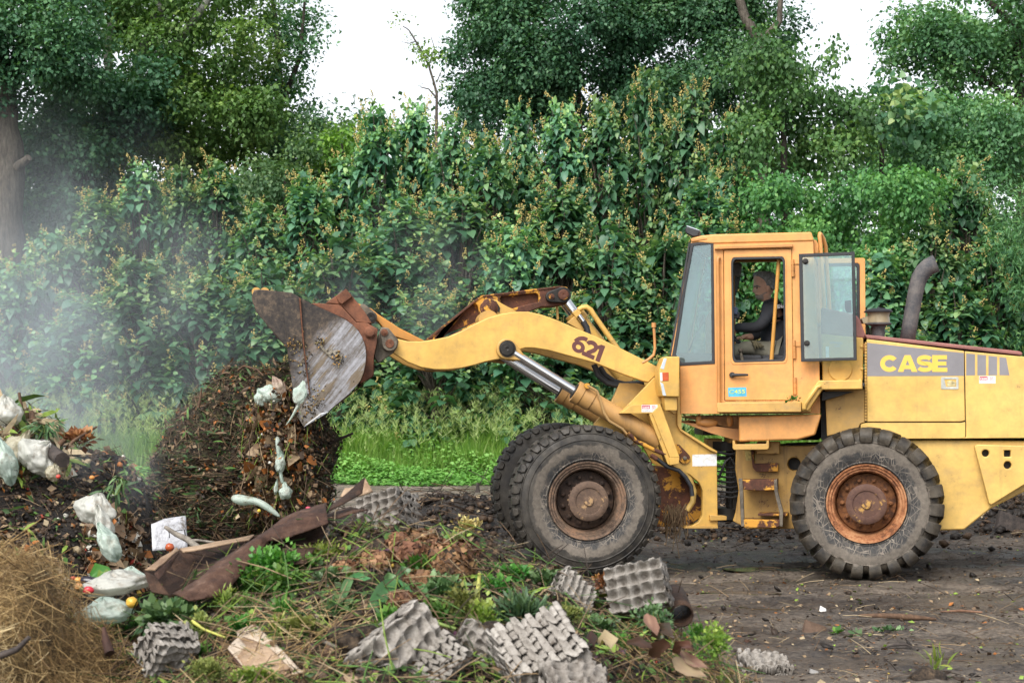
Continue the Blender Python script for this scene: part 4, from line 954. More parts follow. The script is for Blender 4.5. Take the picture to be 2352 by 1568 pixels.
# head: stacked slices, front profile x in enlargement pixels per height
prof = [(478, 1205, 1215, 3), (488, 1130, 1270, 40), (505, 1108, 1296, 62), (530, 1098, 1310, 75), (560, 1096, 1316, 80), (590, 1097, 1318, 82), (612, 1095, 1318, 82), (628, 1092, 1317, 81), (640, 1098, 1314, 80), (652, 1094, 1308, 79), (668, 1087, 1300, 76), (682, 1086, 1292, 74), (692, 1104, 1284, 72), (702, 1112, 1278, 70), (712, 1112, 1274, 69), (720, 1118, 1272, 67), (730, 1118, 1272, 64), (744, 1128, 1274, 58), (757, 1142, 1276, 50), (765, 1170, 1280, 46), (785, 1195, 1290, 50), (830, 1205, 1330, 58)]
kx = 17.35 / F * .23077
mb = MB(); hv = []; SEG = 22
for (yy, xf, xb, hw) in prof:
    c0 = rp((xf + xb) / 2, yy, 1.2); rx = (xb - xf) / 2 * kx; ry = hw * kx * 1.02
    for j in range(SEG):
        a = 2 * pi * j / SEG; ca, sa = cos(a), sin(a)
        x = -rx * (abs(ca) ** .85) * (1 if ca > 0 else -1); y = ry * sa
        if 640 <= yy <= 690 and ca > .95: pass
        elif 640 <= yy <= 690 and ca > 0: x += rx * .13 * min(1, ca * 1.2)      # cheeks stay behind the nose
        hv.append(c0 - RF.e1 * x + RF.e2 * y if False else c0 + RF.e1 * (-x) + RF.e2 * y)
n = len(prof)
fs_ = [[i * SEG + j, i * SEG + (j + 1) % SEG, (i + 1) * SEG + (j + 1) % SEG, (i + 1) * SEG + j] for i in range(n - 1) for j in range(SEG)] + [list(range(SEG)), [(n - 1) * SEG + j for j in range(SEG)]]
mb.add(hv, fs_)
# hands joined to the same body mesh: palm and fingers
def hand(mb, c, fwd, up, s):
    fwd = fwd.normalized(); up = up.normalized(); sd = fwd.cross(up)
    M = Matrix((fwd, sd, up)).transposed(); mb.ball(c, .045, .042, .018, 10, 6, rot=M)
    for i in range(4):
        b = c + fwd * .035 + sd * (.030 - .020 * i); L = (.058, .066, .062, .048)[i]
        mb.tube([b, b + fwd * L * .5 + up * .006, b + fwd * L * .8 - up * .016, b + fwd * L * .75 - up * .036], [.0095, .009, .008, .006], 7)
    b = c + sd * s * .038 - fwd * .01
    mb.tube([b, b + sd * s * .018 + fwd * .025 - up * .006, b + sd * s * .014 + fwd * .052 - up * .018], [.012, .0105, .007], 7)
hand(mb, rp(1000, 1128, 1.34), RF.e1 + Vector((0, 0, -.25)), Vector((0, 0, 1)) + RF.e1 * .3 - RF.e2 * .3, -1)
mb.tube([rp(1075, 1135, 1.36), rp(1015, 1130, 1.345)], [.03, .026], 10)
hand(mb, rp(880, 1065, 1.02), RF.e1 + Vector((0, 0, -.1)), Vector((0, 0, 1)), 1)
mb.tube([rp(1262, 790, 1.2), rp(1290, 860, 1.2), rp(1302, 960, 1.2), rp(1320, 1250, 1.2)], [.055, .09, .10, .10], 14)
for pth in (((1290, 860, 1.2), (1250, 880, .99), (1130, 1045, .95), (1020, 1035, .98), (890, 1060, 1.02)), ((1290, 860, 1.2), (1260, 880, 1.41), (1150, 1110, 1.43), (1065, 1132, 1.37), (1010, 1130, 1.345))):
    mb.tube([rp(*q) for q in pth], [.06, .055, .042, .038, .03], 12)
bod = mb.build('body', SKIN, per, smooth=60)
md = bod.modifiers.new('fuse', 'REMESH'); md.mode = 'VOXEL'; md.voxel_size = .0055; md.use_smooth_shade = True
bpy.context.view_layer.update(); nm_ = bpy.data.meshes.new_from_object(bod.evaluated_get(bpy.context.evaluated_depsgraph_get())); bod.modifiers.clear(); bod.data = nm_
mb = MB(); eo = rp(1243, 648, 1.2 - 80 * kx); M = Matrix.Rotation(-.15, 3, 'Y')
mb.ball(eo, .024, .012, .036, 10, 8); mb.build('ear', SKIN, per)
mb = MB(); mb.ball(rp(1133, 645, 1.2 - 58 * kx), .012, .009, .008, 8, 6); mb.build('eye', mat_plain('eye_dark', (.05, .03, .02), .3), per)
mb = MB(); mb.tube([rp(1098, 630, 1.2 - 50 * kx), rp(1130, 622, 1.2 - 66 * kx), rp(1165, 634, 1.2 - 78 * kx)], [.005, .008, .004], 6); mb.build('eyebrow', HAIR, per)
mb = MB(); mb.tube([rp(1112, 711, 1.2 - 8 * kx), rp(1122, 713, 1.2 - 45 * kx), rp(1150, 716, 1.2 - 60 * kx)], [.004, .006, .002], 6); mb.build('mouth', mat_plain('lip', (.26, .10, .08), .5), per)
# hair shell
hp_ = [(474, 1195, 1225, 8), (480, 1125, 1270, 46), (498, 1098, 1302, 70), (524, 1092, 1318, 80), (550, 1110, 1324, 86), (575, 1150, 1326, 88), (600, 1172, 1325, 87), (625, 1186, 1321, 86), (645, 1255, 1314, 79), (664, 1272, 1304, 73)]
mb = MB(); hv = []
for (yy, xf, xb, hw) in hp_:
    c0 = rp((xf + xb) / 2, yy, 1.2)
    for j in range(SEG):
        a = 2 * pi * j / SEG; d = 1 + .05 * math.sin(j * 7 + yy); hv.append(c0 + RF.e1 * ((xb - xf) / 2 * kx * cos(a) * d) + RF.e2 * (hw * kx * sin(a) * d))
n = len(hp_); mb.add(hv, [[i * SEG + j, i * SEG + (j + 1) % SEG, (i + 1) * SEG + (j + 1) % SEG, (i + 1) * SEG + j] for i in range(n - 1) for j in range(SEG)] + [list(range(SEG)), [(n - 1) * SEG + j for j in range(SEG)]])
mb.build('hair', HAIR, per, smooth=70)
bp = [(690, 1190, 1262, 72), (708, 1150, 1250, 70), (720, 1120, 1245, 68.5), (734, 1114, 1240, 66), (748, 1124, 1236, 60), (761, 1150, 1230, 48)]
mb = MB(); hv = []
for (yy, xf, xb, hw) in bp:
    c0 = rp((xf + xb) / 2, yy, 1.2)
    for j in range(SEG):
        a = 2 * pi * j / SEG; hv.append(c0 + RF.e1 * ((xb - xf) / 2 * kx * cos(a)) + RF.e2 * (hw * kx * 1.03 * sin(a)))
n = len(bp); mb.add(hv, [[i * SEG + j, i * SEG + (j + 1) % SEG, (i + 1) * SEG + (j + 1) % SEG, (i + 1) * SEG + j] for i in range(n - 1) for j in range(SEG)])
mb.build('beard', BEARD, per, smooth=70)
nodes = [(rp(1325, 1270, 1.2), (.15, .17)), (rp(1310, 1100, 1.2), (.135, .17)), (rp(1302, 950, 1.2), (.135, .19)), (rp(1292, 840, 1.2), (.115, .17)), (rp(1262, 770, 1.2), (.07, .08)),
         (rp(1250, 880, .98), (.082, .082)), (rp(1200, 990, .95), (.072, .072)), (rp(1130, 1045, .95), (.066, .066)), (rp(1020, 1035, .98), (.058, .06)), (rp(905, 1040, 1.01), (.05, .052)),
         (rp(1260, 880, 1.42), (.08, .08)), (rp(1200, 1010, 1.44), (.066, .066)), (rp(1150, 1110, 1.43), (.058, .058)), (rp(1065, 1132, 1.37), (.044, .044))]
skin_mesh('sweater', nodes, [(0, 1), (1, 2), (2, 3), (3, 4), (3, 5), (5, 6), (6, 7), (7, 8), (8, 9), (3, 10), (10, 11), (11, 12), (12, 13)], SWEAT, per)
nodes = [(rp(1310, 1330, 1.2), (.13, .17)), (rp(1250, 1270, 1.09), (.10, .10)), (rp(1080, 1235, 1.06), (.092, .09)), (rp(930, 1245, 1.05), (.078, .078)), (rp(880, 1330, 1.05), (.07, .07)), (rp(860, 1600, 1.05), (.06, .06)),
         (rp(1250, 1270, 1.33), (.10, .10)), (rp(1080, 1235, 1.38), (.092, .09)), (rp(930, 1240, 1.4), (.078, .078)), (rp(860, 1600, 1.4), (.06, .06))]
skin_mesh('trousers', nodes, [(0, 1), (1, 2), (2, 3), (3, 4), (4, 5), (0, 6), (6, 7), (7, 8), (8, 9)], TROU, per)
label_text(RF, .885, 'KHcor', *z1((1335, 850))[0], *z1((1420, 838))[0], 9.5, WHITE, 'back_lettering', per)
gl_ = MB(); c0 = rp(1115, 1190, .965)
gl_.ball(c0, .05, .02, .022, 10, 6, rot=Matrix.Rotation(.4, 3, 'Y'))
for i in range(4):
    b = c0 + Vector((-.02 + .02 * i, -.01, -.005)); gl_.tube([b, b + Vector((.012 + .006 * i, -.012, -.03)), b + Vector((.02 + .008 * i, -.006, -.062 + .008 * i))], [.012, .011, .008], 7)
tag(gl_.build('work_glove', mat_plain('olive_glove', (.095, .08, .045), .9, var=.4), None, origin=c0), "limp olive work glove lying on the driver's thigh", 'glove')
pl = MB(); a, b = rp(1276, 1364, .55), rp(1350, 352, .50); pl.tube([a, a.lerp(b, .5), b], [.0205, .019, .0205], 12)
tag(pl.build('wooden_pole', mat_paint('pole_paint', (.62, .29, .045), wear=.7), None, origin=a), "orange painted pole leaning upright inside the cab door window beside the driver", 'pole')
# ------------------------------------------------------------------ ground
def fbm(x, y, s, o=4):
    return mnoise.fractal(Vector((x * s, y * s, 3.7)), 1.0, 2.0, o)
def smooth(a, b, x):
    t = max(0, min(1, (x - a) / (b - a))); return t * t * (3 - 2 * t)
def gz(x, y, fine=True):
    'height of the yard'
    z = .05 * fbm(x, y, .35, 3)
    b = .50 * math.exp(-((y - 22.8 - .5 * math.sin(x * .8)) / 1.7) ** 2) * smooth(-2.2, -.9, x) * (.75 + .35 * fbm(x, y, .7, 3))
    z += max(b, 0)
    for yc, dp, wd in ((16.25, .05, .35), (18.1, .05, .35), (13.9, .035, .28), (15.2, .03, .22), (11.9, .03, .3)):
        u = (y - yc - .16 * math.sin(x * .6 + yc) - .05 * x * (1 if yc < 15 else 0)) / wd; z -= dp * math.exp(-u * u) * (1 + .35 * math.sin(x * 22 + 3 * u)); z += dp * .5 * math.exp(-((abs(u) - 1.5) / .5) ** 2)
    if fine:
        z += .028 * fbm(x, y, 2.2, 4) + .018 * max(0, fbm(x + 9, y, 7, 3)) + (.05 * max(0, fbm(x, y + 5, 5, 3)) if b > .12 else 0)
    # pressed flat under the wheels
    for wx, wy in ((OR.x + .05, 16.25), (FFo.x, FFo.y + .25)):
        d = math.hypot((x - wx) / .55, (y - wy) / .5); k = 1 - smooth(.6, 1.5, d); z = z * (1 - k) - .012 * k
    return z
def mat_ground():
    n = NT('wet_mud'); s = n.n('ShaderNodeSeparateXYZ'); n.l(n.coord(), s.inputs[0])
    big = n.noise(.55, 5, .6); mid = n.noise(3.2, 7, .68, n.mapped((.7, 1.4, 1))); fin = n.noise(26, 5, .7); grit = n.noise(95, 3, .7)
    v = n.punch(n.math('ADD', n.math('MULTIPLY', mid, .55), n.math('MULTIPLY', fin, .45)), 1.7)
    c = n.ramp(v, [(.34, (.026, .021, .018)), (.46, (.07, .057, .047)), (.56, (.125, .103, .083)), (.70, (.21, .175, .138))])
    dry = n.ramp(n.math('ADD', big, n.math('MULTIPLY', fin, .12)), [(.49, 0.0), (.60, 1.0)])
    c = n.mix(n.math('MULTIPLY', dry, .8), c, n.ramp(v, [(.30, (.05, .040, .031)), (.5, (.145, .116, .089)), (.72, (.25, .205, .16))]))
    far = n.ramp(n.math('ADD', n.math('MULTIPLY', s.outputs[1], .01), n.math('MULTIPLY', big, .04)), [(.268, 0.0), (.29, 1.0)])
    c = n.mix(far, c, n.ramp(v, [(.34, (.10, .085, .072)), (.5, (.22, .185, .15)), (.64, (.38, .30, .23))]))
    berm = n.ramp(n.math('ABSOLUTE', n.math('SUBTRACT', s.outputs[1], 22.8)), [(.0, 0.0), (1.0, 1.0)]); berm = n.ramp(n.math('DIVIDE', n.math('ABSOLUTE', n.math('SUBTRACT', s.outputs[1], 22.6)), 3.0), [(.6, 1.0), (1.0, 0.0)])
    c = n.mix(n.math('MULTIPLY', berm, .8), c, n.ramp(fin, [(.35, (.008, .007, .0065)), (.6, (.035, .028, .024)), (.75, (.11, .085, .06))]))
    wetm = n.ramp(n.math('ADD', n.math('MULTIPLY', n.noise(.9, 4, .6, n.mapped((.5, 1.3, 1), (0, 0, 0), (4, 2, 0))), .8), n.math('MULTIPLY', mid, .3)), [(.52, 0.0), (.6, 1.0)])
    c = n.mix(n.math('MULTIPLY', wetm, .45), c, (.012, .011, .011))
    rg = n.math('SUBTRACT', .85, n.math('MULTIPLY', wetm, .5))
    h = n.math('ADD', n.math('ADD', n.math('MULTIPLY', fin, 1.0), n.math('MULTIPLY', grit, .5)), n.math('MULTIPLY', mid, 1.2))
    return n.done(n.bsdf(c, rg, 0, n.bump(h, .9, .03), .4))
MUD = mat_ground()
xs = np.concatenate([np.linspace(-120, -15, 8)[:-1], np.linspace(-15, -3, 60)[:-1], np.linspace(-3, 9, 300), np.linspace(9, 18, 30)[1:], np.linspace(18, 130, 8)[1:]])
ys = np.concatenate([np.linspace(-20, 8, 10)[:-1], np.linspace(8, 25, 440)[:-1], np.linspace(25, 42, 90)[:-1], np.geomspace(42, 900, 16)])
V = [(x, y, (gz(x, y) if -15 < x < 18 and 8 < y < 42 else 0.0)) for y in ys for x in xs]
nx = len(xs); i = np.arange((len(ys) - 1) * nx); i = i[(i % nx) != nx - 1]
me = np_mesh('ground', V, np.stack([i, i + 1, i + nx + 1, i + nx], 1), MUD); kind(np_obj('ground', me), 'structure')

# puddle: thin sheets of brown water in the hollows
def mat_water():
    n = NT('puddle_water'); return n.done(n.bsdf(n.ramp(n.noise(3, 4), [(.3, (.05, .037, .026)), (.7, (.14, .105, .07))]), .08, 0, n.bump(n.noise(40, 2), .05, .003), .5))
mb = MB(); PW = mat_water()
def puddle(px, py, wx, wy, seed):
    Y = HC * F / (py - HY); c0 = Vector((gx(px, Y), Y, 0)); q = random.Random(seed); pts = []
    for i in range(40):
        a = 2 * pi * i / 40; r = 1 + .5 * mnoise.noise(Vector((cos(a) * 1.6 + seed, sin(a) * 1.6, seed)))
        pts.append((c0.x + cos(a) * wx * r, c0.y + sin(a) * wy * r))
    zz = sorted(gz(x, y) for x, y in pts + [(c0.x, c0.y)])[len(pts) // 3] + .004
    mb = MB(); mb.add([(x, y, zz) for x, y in pts], [list(range(40))]); return kind(mb.build('puddle', PW, None, origin=(c0.x, c0.y, zz)), 'structure')
for a in ((1700, 1352, .35, .28, 1), (1640, 1395, .5, .30, 2), (1760, 1300, .5, .5, 3), (1600, 1290, .45, .45, 4), (1090, 1255, .7, .8, 5), (2230, 1290, .6, .5, 6)): puddle(*a)

# ------------------------------------------------------------------ foliage kit
rng = np.random.default_rng(12)
def nrm(a): return a / (np.linalg.norm(a, axis=-1, keepdims=True) + 1e-9)
HEART_V = np.array([(0, 0, 0), (0, .5, -.02), (0, 1.02, -.16), (-.40, .06, .02), (-.36, .50, .10), (.40, .06, .02), (.36, .50, .10), (-.17, -.10, .0), (.17, -.10, .0)], float)
HEART_T = np.array([(0, 1, 4), (0, 4, 3), (1, 2, 4), (0, 6, 1), (0, 5, 6), (1, 6, 2), (0, 3, 7), (0, 8, 5)])
OVAL_V = np.array([(0, 0, 0), (-.36, .48, .07), (0, 1, -.08), (.36, .48, .07)], float)
OVAL_T = np.array([(0, 1, 2), (0, 2, 3)])
LONG_V = np.array([(0, 0, 0), (-.09, .35, .05), (.09, .35, .05), (-.07, .7, .02), (.07, .7, .02), (0, 1, -.12)], float)
LONG_T = np.array([(0, 1, 2), (1, 3, 2), (2, 3, 4), (3, 5, 4)])
def place(tv, tt, pos, ax, nm, size, tint):
    'one copy of the leaf at every position; ax along the leaf, nm its upper side'
    pos, ax, nm, size = np.asarray(pos, float), nrm(np.asarray(ax, float)), np.asarray(nm, float), np.asarray(size, float)
    sx = nrm(np.cross(ax, nm)); nz = np.cross(sx, ax); k = len(tv)
    V = pos[:, None, :] + size[:, None, None] * (tv[None, :, 0:1] * sx[:, None, :] + tv[None, :, 1:2] * ax[:, None, :] + tv[None, :, 2:3] * nz[:, None, :])
    T = tt[None] + (np.arange(len(pos)) * k)[:, None, None]
    return V.reshape(-1, 3), T.reshape(-1, 3), np.repeat(np.asarray(tint, float), k)
def merge(parts, mids=None):
    Vs, Ts, Ns, Ms, o = [], [], [], [], 0
    for i, (v, t, n) in enumerate(parts):
        Vs.append(v); Ts.append(t + o); Ns.append(n); Ms.append(np.full(len(t), mids[i] if mids else 0)); o += len(v)
    return np.concatenate(Vs), np.concatenate(Ts), np.concatenate(Ns), np.concatenate(Ms)

PAUL = mat_leaf('broad_leaf', [(0, (.048, .138, .078)), (.45, (.110, .250, .138)), (.8, (.21, .37, .15)), (1, (.36, .48, .18))], .36, .38)
BUD = mat_plain('golden_bud', (.47, .38, .13), .8, var=.3, scale=6)
def canopy_mat(nm, d, m, l, tr=.3): return mat_leaf(nm, [(0, d), (.5, m), (1, l)], tr, .5)
L_DARK = canopy_mat('dark_leaf', (.030, .092, .046), (.072, .175, .084), (.15, .28, .12))
L_MID = canopy_mat('plane_leaf', (.062, .165, .045), (.14, .30, .08), (.27, .43, .11))
L_BLUE = canopy_mat('bluish_leaf', (.048, .135, .068), (.105, .235, .115), (.20, .35, .15))
L_VINE = canopy_mat('vine_leaf', (.044, .13, .044), (.095, .245, .075), (.20, .38, .10))
L_LIME = canopy_mat('lime_leaf', (.06, .15, .02), (.13, .28, .035), (.25, .40, .06))
L_FEATH = canopy_mat('feathery_leaf', (.048, .125, .052), (.11, .225, .09), (.22, .34, .12))
def mat_bark(name, a, b):
    n = NT(name); v = n.mapped((5, 5, .9)); f = n.noise(2.2, 6, .7, v); g = n.noise(9, 5, .7, n.mapped((2, 2, .7)))
    c = n.ramp(n.math('ADD', n.math('MULTIPLY', f, .6), n.math('MULTIPLY', g, .4)), [(.36, a), (.64, b)])
    return n.done(n.bsdf(c, .9, 0, n.bump(f, 1.0, .06), .2))
BARK = mat_bark('grey_bark', (.035, .029, .023), (.15, .13, .105))
BARKP = mat_rust('pale_bark', (.14, .14, .125), (.34, .34, .31), rough=.85, scale=3)
BARKD = mat_rust('dark_bark', (.018, .015, .012), (.06, .05, .04), rough=.9, scale=6)

def shoots(tips, dirs, r, lmax=.30, n=6, buds=True):
    'upright shoots with opposite pairs of big drooping leaves and a spike of buds'
    P_, A_, N_, S_, T_ = [], [], [], [], []; BP, BA, BN, BS = [], [], [], []
    for t, d in zip(tips, dirs):
        sh = r.normal(0, .13); d = nrm(d); u = nrm(np.cross(d, (.3, .2, 1.0) if abs(d[2]) < .95 else (1, 0, 0))); w = np.cross(d, u); ph = r.uniform(0, 6.28)
        L = r.uniform(.5, .95)
        for k in range(n):
            f = ((k + .3) / n) ** 1.15; p = t - d * f * L
            for s in (0, pi):
                a = ph + k * pi / 2 + s + r.normal(0, .4); o = u * cos(a) + w * sin(a)
                sz = lmax * (.36 + .64 * min(1, f * 1.9)) * r.uniform(.6, 1.2)
                dr = -.45 + 1.0 * min(1, f * 1.25) + r.normal(0, .25)
                ax = o * (1 - .35 * f) + np.array((0, 0, -dr)) + d * max(0, .25 - f)
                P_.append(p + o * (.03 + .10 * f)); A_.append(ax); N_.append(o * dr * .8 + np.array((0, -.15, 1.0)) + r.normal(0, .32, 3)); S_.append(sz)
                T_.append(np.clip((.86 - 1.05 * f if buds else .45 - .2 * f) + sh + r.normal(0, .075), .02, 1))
        if buds and r.random() < .28:
            H = r.uniform(.22, .46)
            for k in range(18):
                f = r.random(); a = r.uniform(0, 6.28); rr_ = (.008 + .045 * (1 - f)) * r.uniform(.5, 1.3)
                BP.append(t + d * (f * H - .06) + (u * cos(a) + w * sin(a)) * rr_); BA.append(d + .8 * (u * cos(a) + w * sin(a))); BN.append(r.normal(0, 1, 3)); BS.append(r.uniform(.045, .075))
    parts = [place(HEART_V, HEART_T, P_, A_, N_, S_, T_)]; mids = [0]
    if BP:
        tv = np.array([(0, 0, 0), (-.28, .5, .15), (.28, .5, .15), (0, .5, -.3), (0, 1, 0)], float); tt = np.array([(0, 1, 2), (0, 2, 3), (0, 3, 1), (4, 2, 1), (4, 3, 2), (4, 1, 3)])
        parts.append(place(tv, tt, BP, BA, BN, BS, np.full(len(BP), .5))); mids.append(1)
    return merge(parts, mids)

def shrub_variant(seed, H=6.0, Rw=1.65, n=190, low=.10):
    r = np.random.default_rng(seed); tips, dirs = [], []
    while len(tips) < n:
        z = H * (low + (1 - low) * r.random() ** .8); f = z / H
        rad = Rw * sqrt(max(.03, 1 - (max(0, f - .25) / .77) ** 2.2)) * (.8 + .2 * min(1, f * 3))
        a = r.uniform(0, 2 * pi); q = r.uniform(.35, 1) ** .5
        tips.append((cos(a) * rad * q, sin(a) * rad * q, z + r.normal(0, .12))); dirs.append((cos(a) * .8 * q + r.normal(0, .2), sin(a) * .8 * q + r.normal(0, .2), 1))
    V, T, N, M = shoots(np.array(tips), np.array(dirs), r)
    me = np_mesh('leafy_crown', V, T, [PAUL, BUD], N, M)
    mb = MB(); q = random.Random(seed)
    mb.tube([(0, 0, -.1), (.05, 0, H * .3), (-.05, .05, H * .65), (0, 0, H * .9)], [.11, .09, .05, .015], 8)
    for t in tips[::3]:
        z0 = max(.4, t[2] * .55); mb.tube([(0, 0, z0), (t[0] * .6, t[1] * .6, t[2] - .7), (t[0] * .95, t[1] * .95, t[2] - .2)], [.04, .025, .01], 5)
    tm = mb.build('trunk', BARK); td = tm.data; bpy.data.objects.remove(tm)
    return me, td
SHV = [shrub_variant(s) for s in (1, 2, 3, 4, 5)] + [shrub_variant(s, 8.6, 1.65, 270) for s in (6, 7, 8, 9)]
def shrub(px, top, wpx, Y, label, v=None, group='bud-tipped bushes along the back of the yard', dz=0):
    H = HC - (top - HY) * Y / F; k = wpx * Y / F / 2.75
    loc = Vector((gx(px, Y), Y, 0)); tall = H > 6.6; v = (5 + v % 4) if tall else v
    o = empty('flowering_bush', loc); o.rotation_euler = (0, 0, R.uniform(0, 6.28)); o.scale = (k, k, H / (8.95 if tall else 6.35))
    tag(o, label, 'bush', group)
    for nm, me in (('leafy_crown', SHV[v][0]), ('trunk', SHV[v][1])):
        c = bpy.data.objects.new(nm, me); COL.objects.link(c); c.parent = o
    return o
SHR = [
 (30, 560, 210, 41, 'bud-tipped bush in the smoke at the far left edge below the grey trunk'),
 (118, 492, 190, 42, 'pale bud-tipped bush in thin smoke just right of the grey trunk'),
 (222, 418, 200, 42, 'bud-tipped bush with rounded top, third from the left of the back row'),
 (325, 343, 190, 43, 'tall bud-tipped bush with three gold spikes under the pale leaning limbs'),
 (415, 352, 170, 43, 'bud-tipped bush of the back row straight above the compost heap, twin-spiked'),
 (500, 340, 190, 43, 'bud-tipped bush topped by one high gold spike, left of the bucket'),
 (600, 440, 200, 42, 'low-topped bud-tipped bush right above the bucket tip'),
 (705, 375, 200, 42, 'bud-tipped bush above the bucket with a cluster of spikes on its crest'),
 (790, 330, 170, 43, 'narrow bud-tipped bush below the open white sky'),
 (868, 208, 180, 43, 'tall bud-tipped bush rising against the white sky, leaves drooping at its tip'),
 (950, 200, 170, 44, 'tall bud-tipped bush against the sky in front of the sparse sapling'),
 (1035, 235, 170, 43, 'bud-tipped bush at the foot of the dark tree, right of the sparse sapling'),
 (1120, 280, 190, 42, 'bud-tipped bush lower than its neighbours in front of the dark tree'),
 (1190, 205, 160, 43, 'slim bud-tipped bush with three dark-stemmed spikes before the dark tree'),
 (1290, 198, 180, 43, 'bud-tipped bush with a broad twin crest before the dark tree'),
 (1385, 195, 180, 43, 'bud-tipped bush with gold crest left of the tallest one'),
 (1490, 122, 180, 43, 'tallest bud-tipped bush of the row, reaching high over the dark tree'),
 (1590, 160, 180, 42.5, 'bud-tipped bush right of the tallest one, beside the vine-hung tree'),
 (1665, 230, 170, 42, 'bud-tipped bush half swallowed by the vine-hung tree'),
]
LOW = [
 (190, 640, 260, 39.5, 'low bud-tipped bush veiled by smoke behind the left heap'),
 (330, 560, 260, 39.5, 'spreading bud-tipped bush behind the gap between the two heaps'),
 (470, 600, 260, 39.2, 'dense low bud-tipped bush left of the raised bucket'),
 (610, 560, 250, 39.4, 'low bud-tipped bush just behind the raised bucket'),
 (780, 500, 260, 39.6, 'bud-tipped bush filling the space above the coupler'),
 (920, 430, 250, 40, 'bud-tipped bush above the low part of the boom'),
 (1060, 415, 240, 40, 'bud-tipped bush above the rusty bell crank, gold spikes at its middle'),
 (1180, 470, 230, 39.5, 'bud-tipped bush straight above the crank end pin'),
 (1290, 400, 230, 40, 'bud-tipped bush with large fresh leaves left of the cab'),
 (1400, 470, 240, 39.5, 'bud-tipped bush behind the cab windscreen'),
 (1520, 500, 240, 39.2, 'bud-tipped bush behind the work light of the cab'),
 (1620, 380, 220, 40, 'bud-tipped bush over the front edge of the cab roof'),
 (1000, 640, 260, 38.8, 'low bud-tipped bush whose skirts touch the tall grass under the boom'),
 (1250, 640, 260, 38.8, 'low bud-tipped bush behind the boom numerals and lift rams'),
 (1470, 640, 240, 38.8, 'low bud-tipped bush between the mirror post and the windscreen'),
 (2020, 540, 230, 39, 'bud-tipped bush behind the open cab window'),
 (2140, 470, 230, 39.5, 'bud-tipped bush behind the exhaust pipe'),
 (2215, 355, 220, 40.5, 'bud-tipped bush with many orange spikes right of the exhaust'),
 (2290, 470, 230, 39.5, 'bud-tipped bush over the right end of the hood'),
 (2200, 620, 240, 38.8, 'low bud-tipped bush just above the maroon hood top'),
]
for i, (a, b, c, d, l) in enumerate(SHR): shrub(a, b, c, d, l, i % 5)
for i, (a, b, c, d, l) in enumerate(LOW): shrub(a, b, c, d, l, (i * 2 + 1) % 5)

def crown(lobes, leaf, size, r, tv=OVAL_V, tt=OVAL_T, droop=.5, fill=.40, clump=24, spread=.22, flat=.65):
    'lobes: (x, y, z, rx, ry, rz, number of leaves); leaves hang in clumps near the lobe surfaces'
    P_, A_, N_, S_, T_ = [], [], [], [], []
    for (x, y, z, rx, ry, rz, n) in lobes:
        nc = max(1, int(n / clump)); d = nrm(r.normal(0, 1, (nc, 3))); q = (fill + (1 - fill) * r.random((nc, 1)) ** .6)
        cc = np.array((x, y, z)) + d * q * np.array((rx, ry, rz)); lt = r.normal(.42, .16)
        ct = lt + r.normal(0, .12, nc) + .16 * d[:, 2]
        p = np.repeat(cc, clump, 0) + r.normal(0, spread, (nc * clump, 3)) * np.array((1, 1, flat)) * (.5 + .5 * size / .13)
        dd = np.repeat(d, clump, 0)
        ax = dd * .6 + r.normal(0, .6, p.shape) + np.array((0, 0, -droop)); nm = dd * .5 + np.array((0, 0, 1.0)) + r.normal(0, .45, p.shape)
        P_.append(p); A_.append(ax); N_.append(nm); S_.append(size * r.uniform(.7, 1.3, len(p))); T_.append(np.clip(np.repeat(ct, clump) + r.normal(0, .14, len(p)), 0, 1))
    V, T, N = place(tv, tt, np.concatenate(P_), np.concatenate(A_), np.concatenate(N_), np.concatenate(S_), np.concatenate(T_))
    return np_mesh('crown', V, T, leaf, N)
def tree(name, label, cat, base, Y, blobs, leaf, size, limbs, bark, seed, dens=1.0, depth=1.6, group=None, **kw):
    'blobs: (px, py, rx px, ry px) of the leaf masses in the picture, each given a depth of its own'
    r = np.random.default_rng(seed); q = random.Random(seed)
    loc = Vector((gx(base, Y), Y, 0)); o = empty(name, loc); tag(o, label, cat, group)
    lobes = []
    for (px, py, rx, ry) in blobs:
        w = at(px, py, Y); k = Y / F; dy = q.uniform(-depth, depth)
        n = dens * (rx * ry * pi * k * k) / (size * size * .33) * 3.6
        lobes.append((w.x - loc.x, dy, w.z, rx * k, max(rx, ry) * k * .9, ry * k, n))
    np_obj('crown', crown(lobes, leaf, size, r, **kw), loc, o).location = (0, 0, 0)
    if limbs:
        mb = MB()
        for path, r0, r1 in limbs:
            pp = [at(x, y, Y + dy) for x, y, dy in path]; n = len(pp)
            P2 = []
            for i in range(n - 1):
                for t in range(4): 
                    v = pp[i].lerp(pp[i + 1], t / 4); P2.append(v + Vector((q.uniform(-1, 1), q.uniform(-1, 1), 0)) * r0 * .12)
            P2.append(pp[-1]); m = len(P2)
            mb.tube(P2, [r0 + (r1 - r0) * i / (m - 1) for i in range(m)], 10)
        mb.build('trunk', bark, o, smooth=60)
    return o
def spread_blobs(x0, y0, x1, y1, n, r0, r1, seed, keep=None):
    q = random.Random(seed); out = []
    while len(out) < n:
        x, y = q.uniform(x0, x1), q.uniform(y0, y1)
        if keep is None or keep(x, y): rr_ = q.uniform(r0, r1); out.append((x, y, rr_, rr_ * q.uniform(.6, .85)))
    return out
GRP = 'trees behind the bushes'
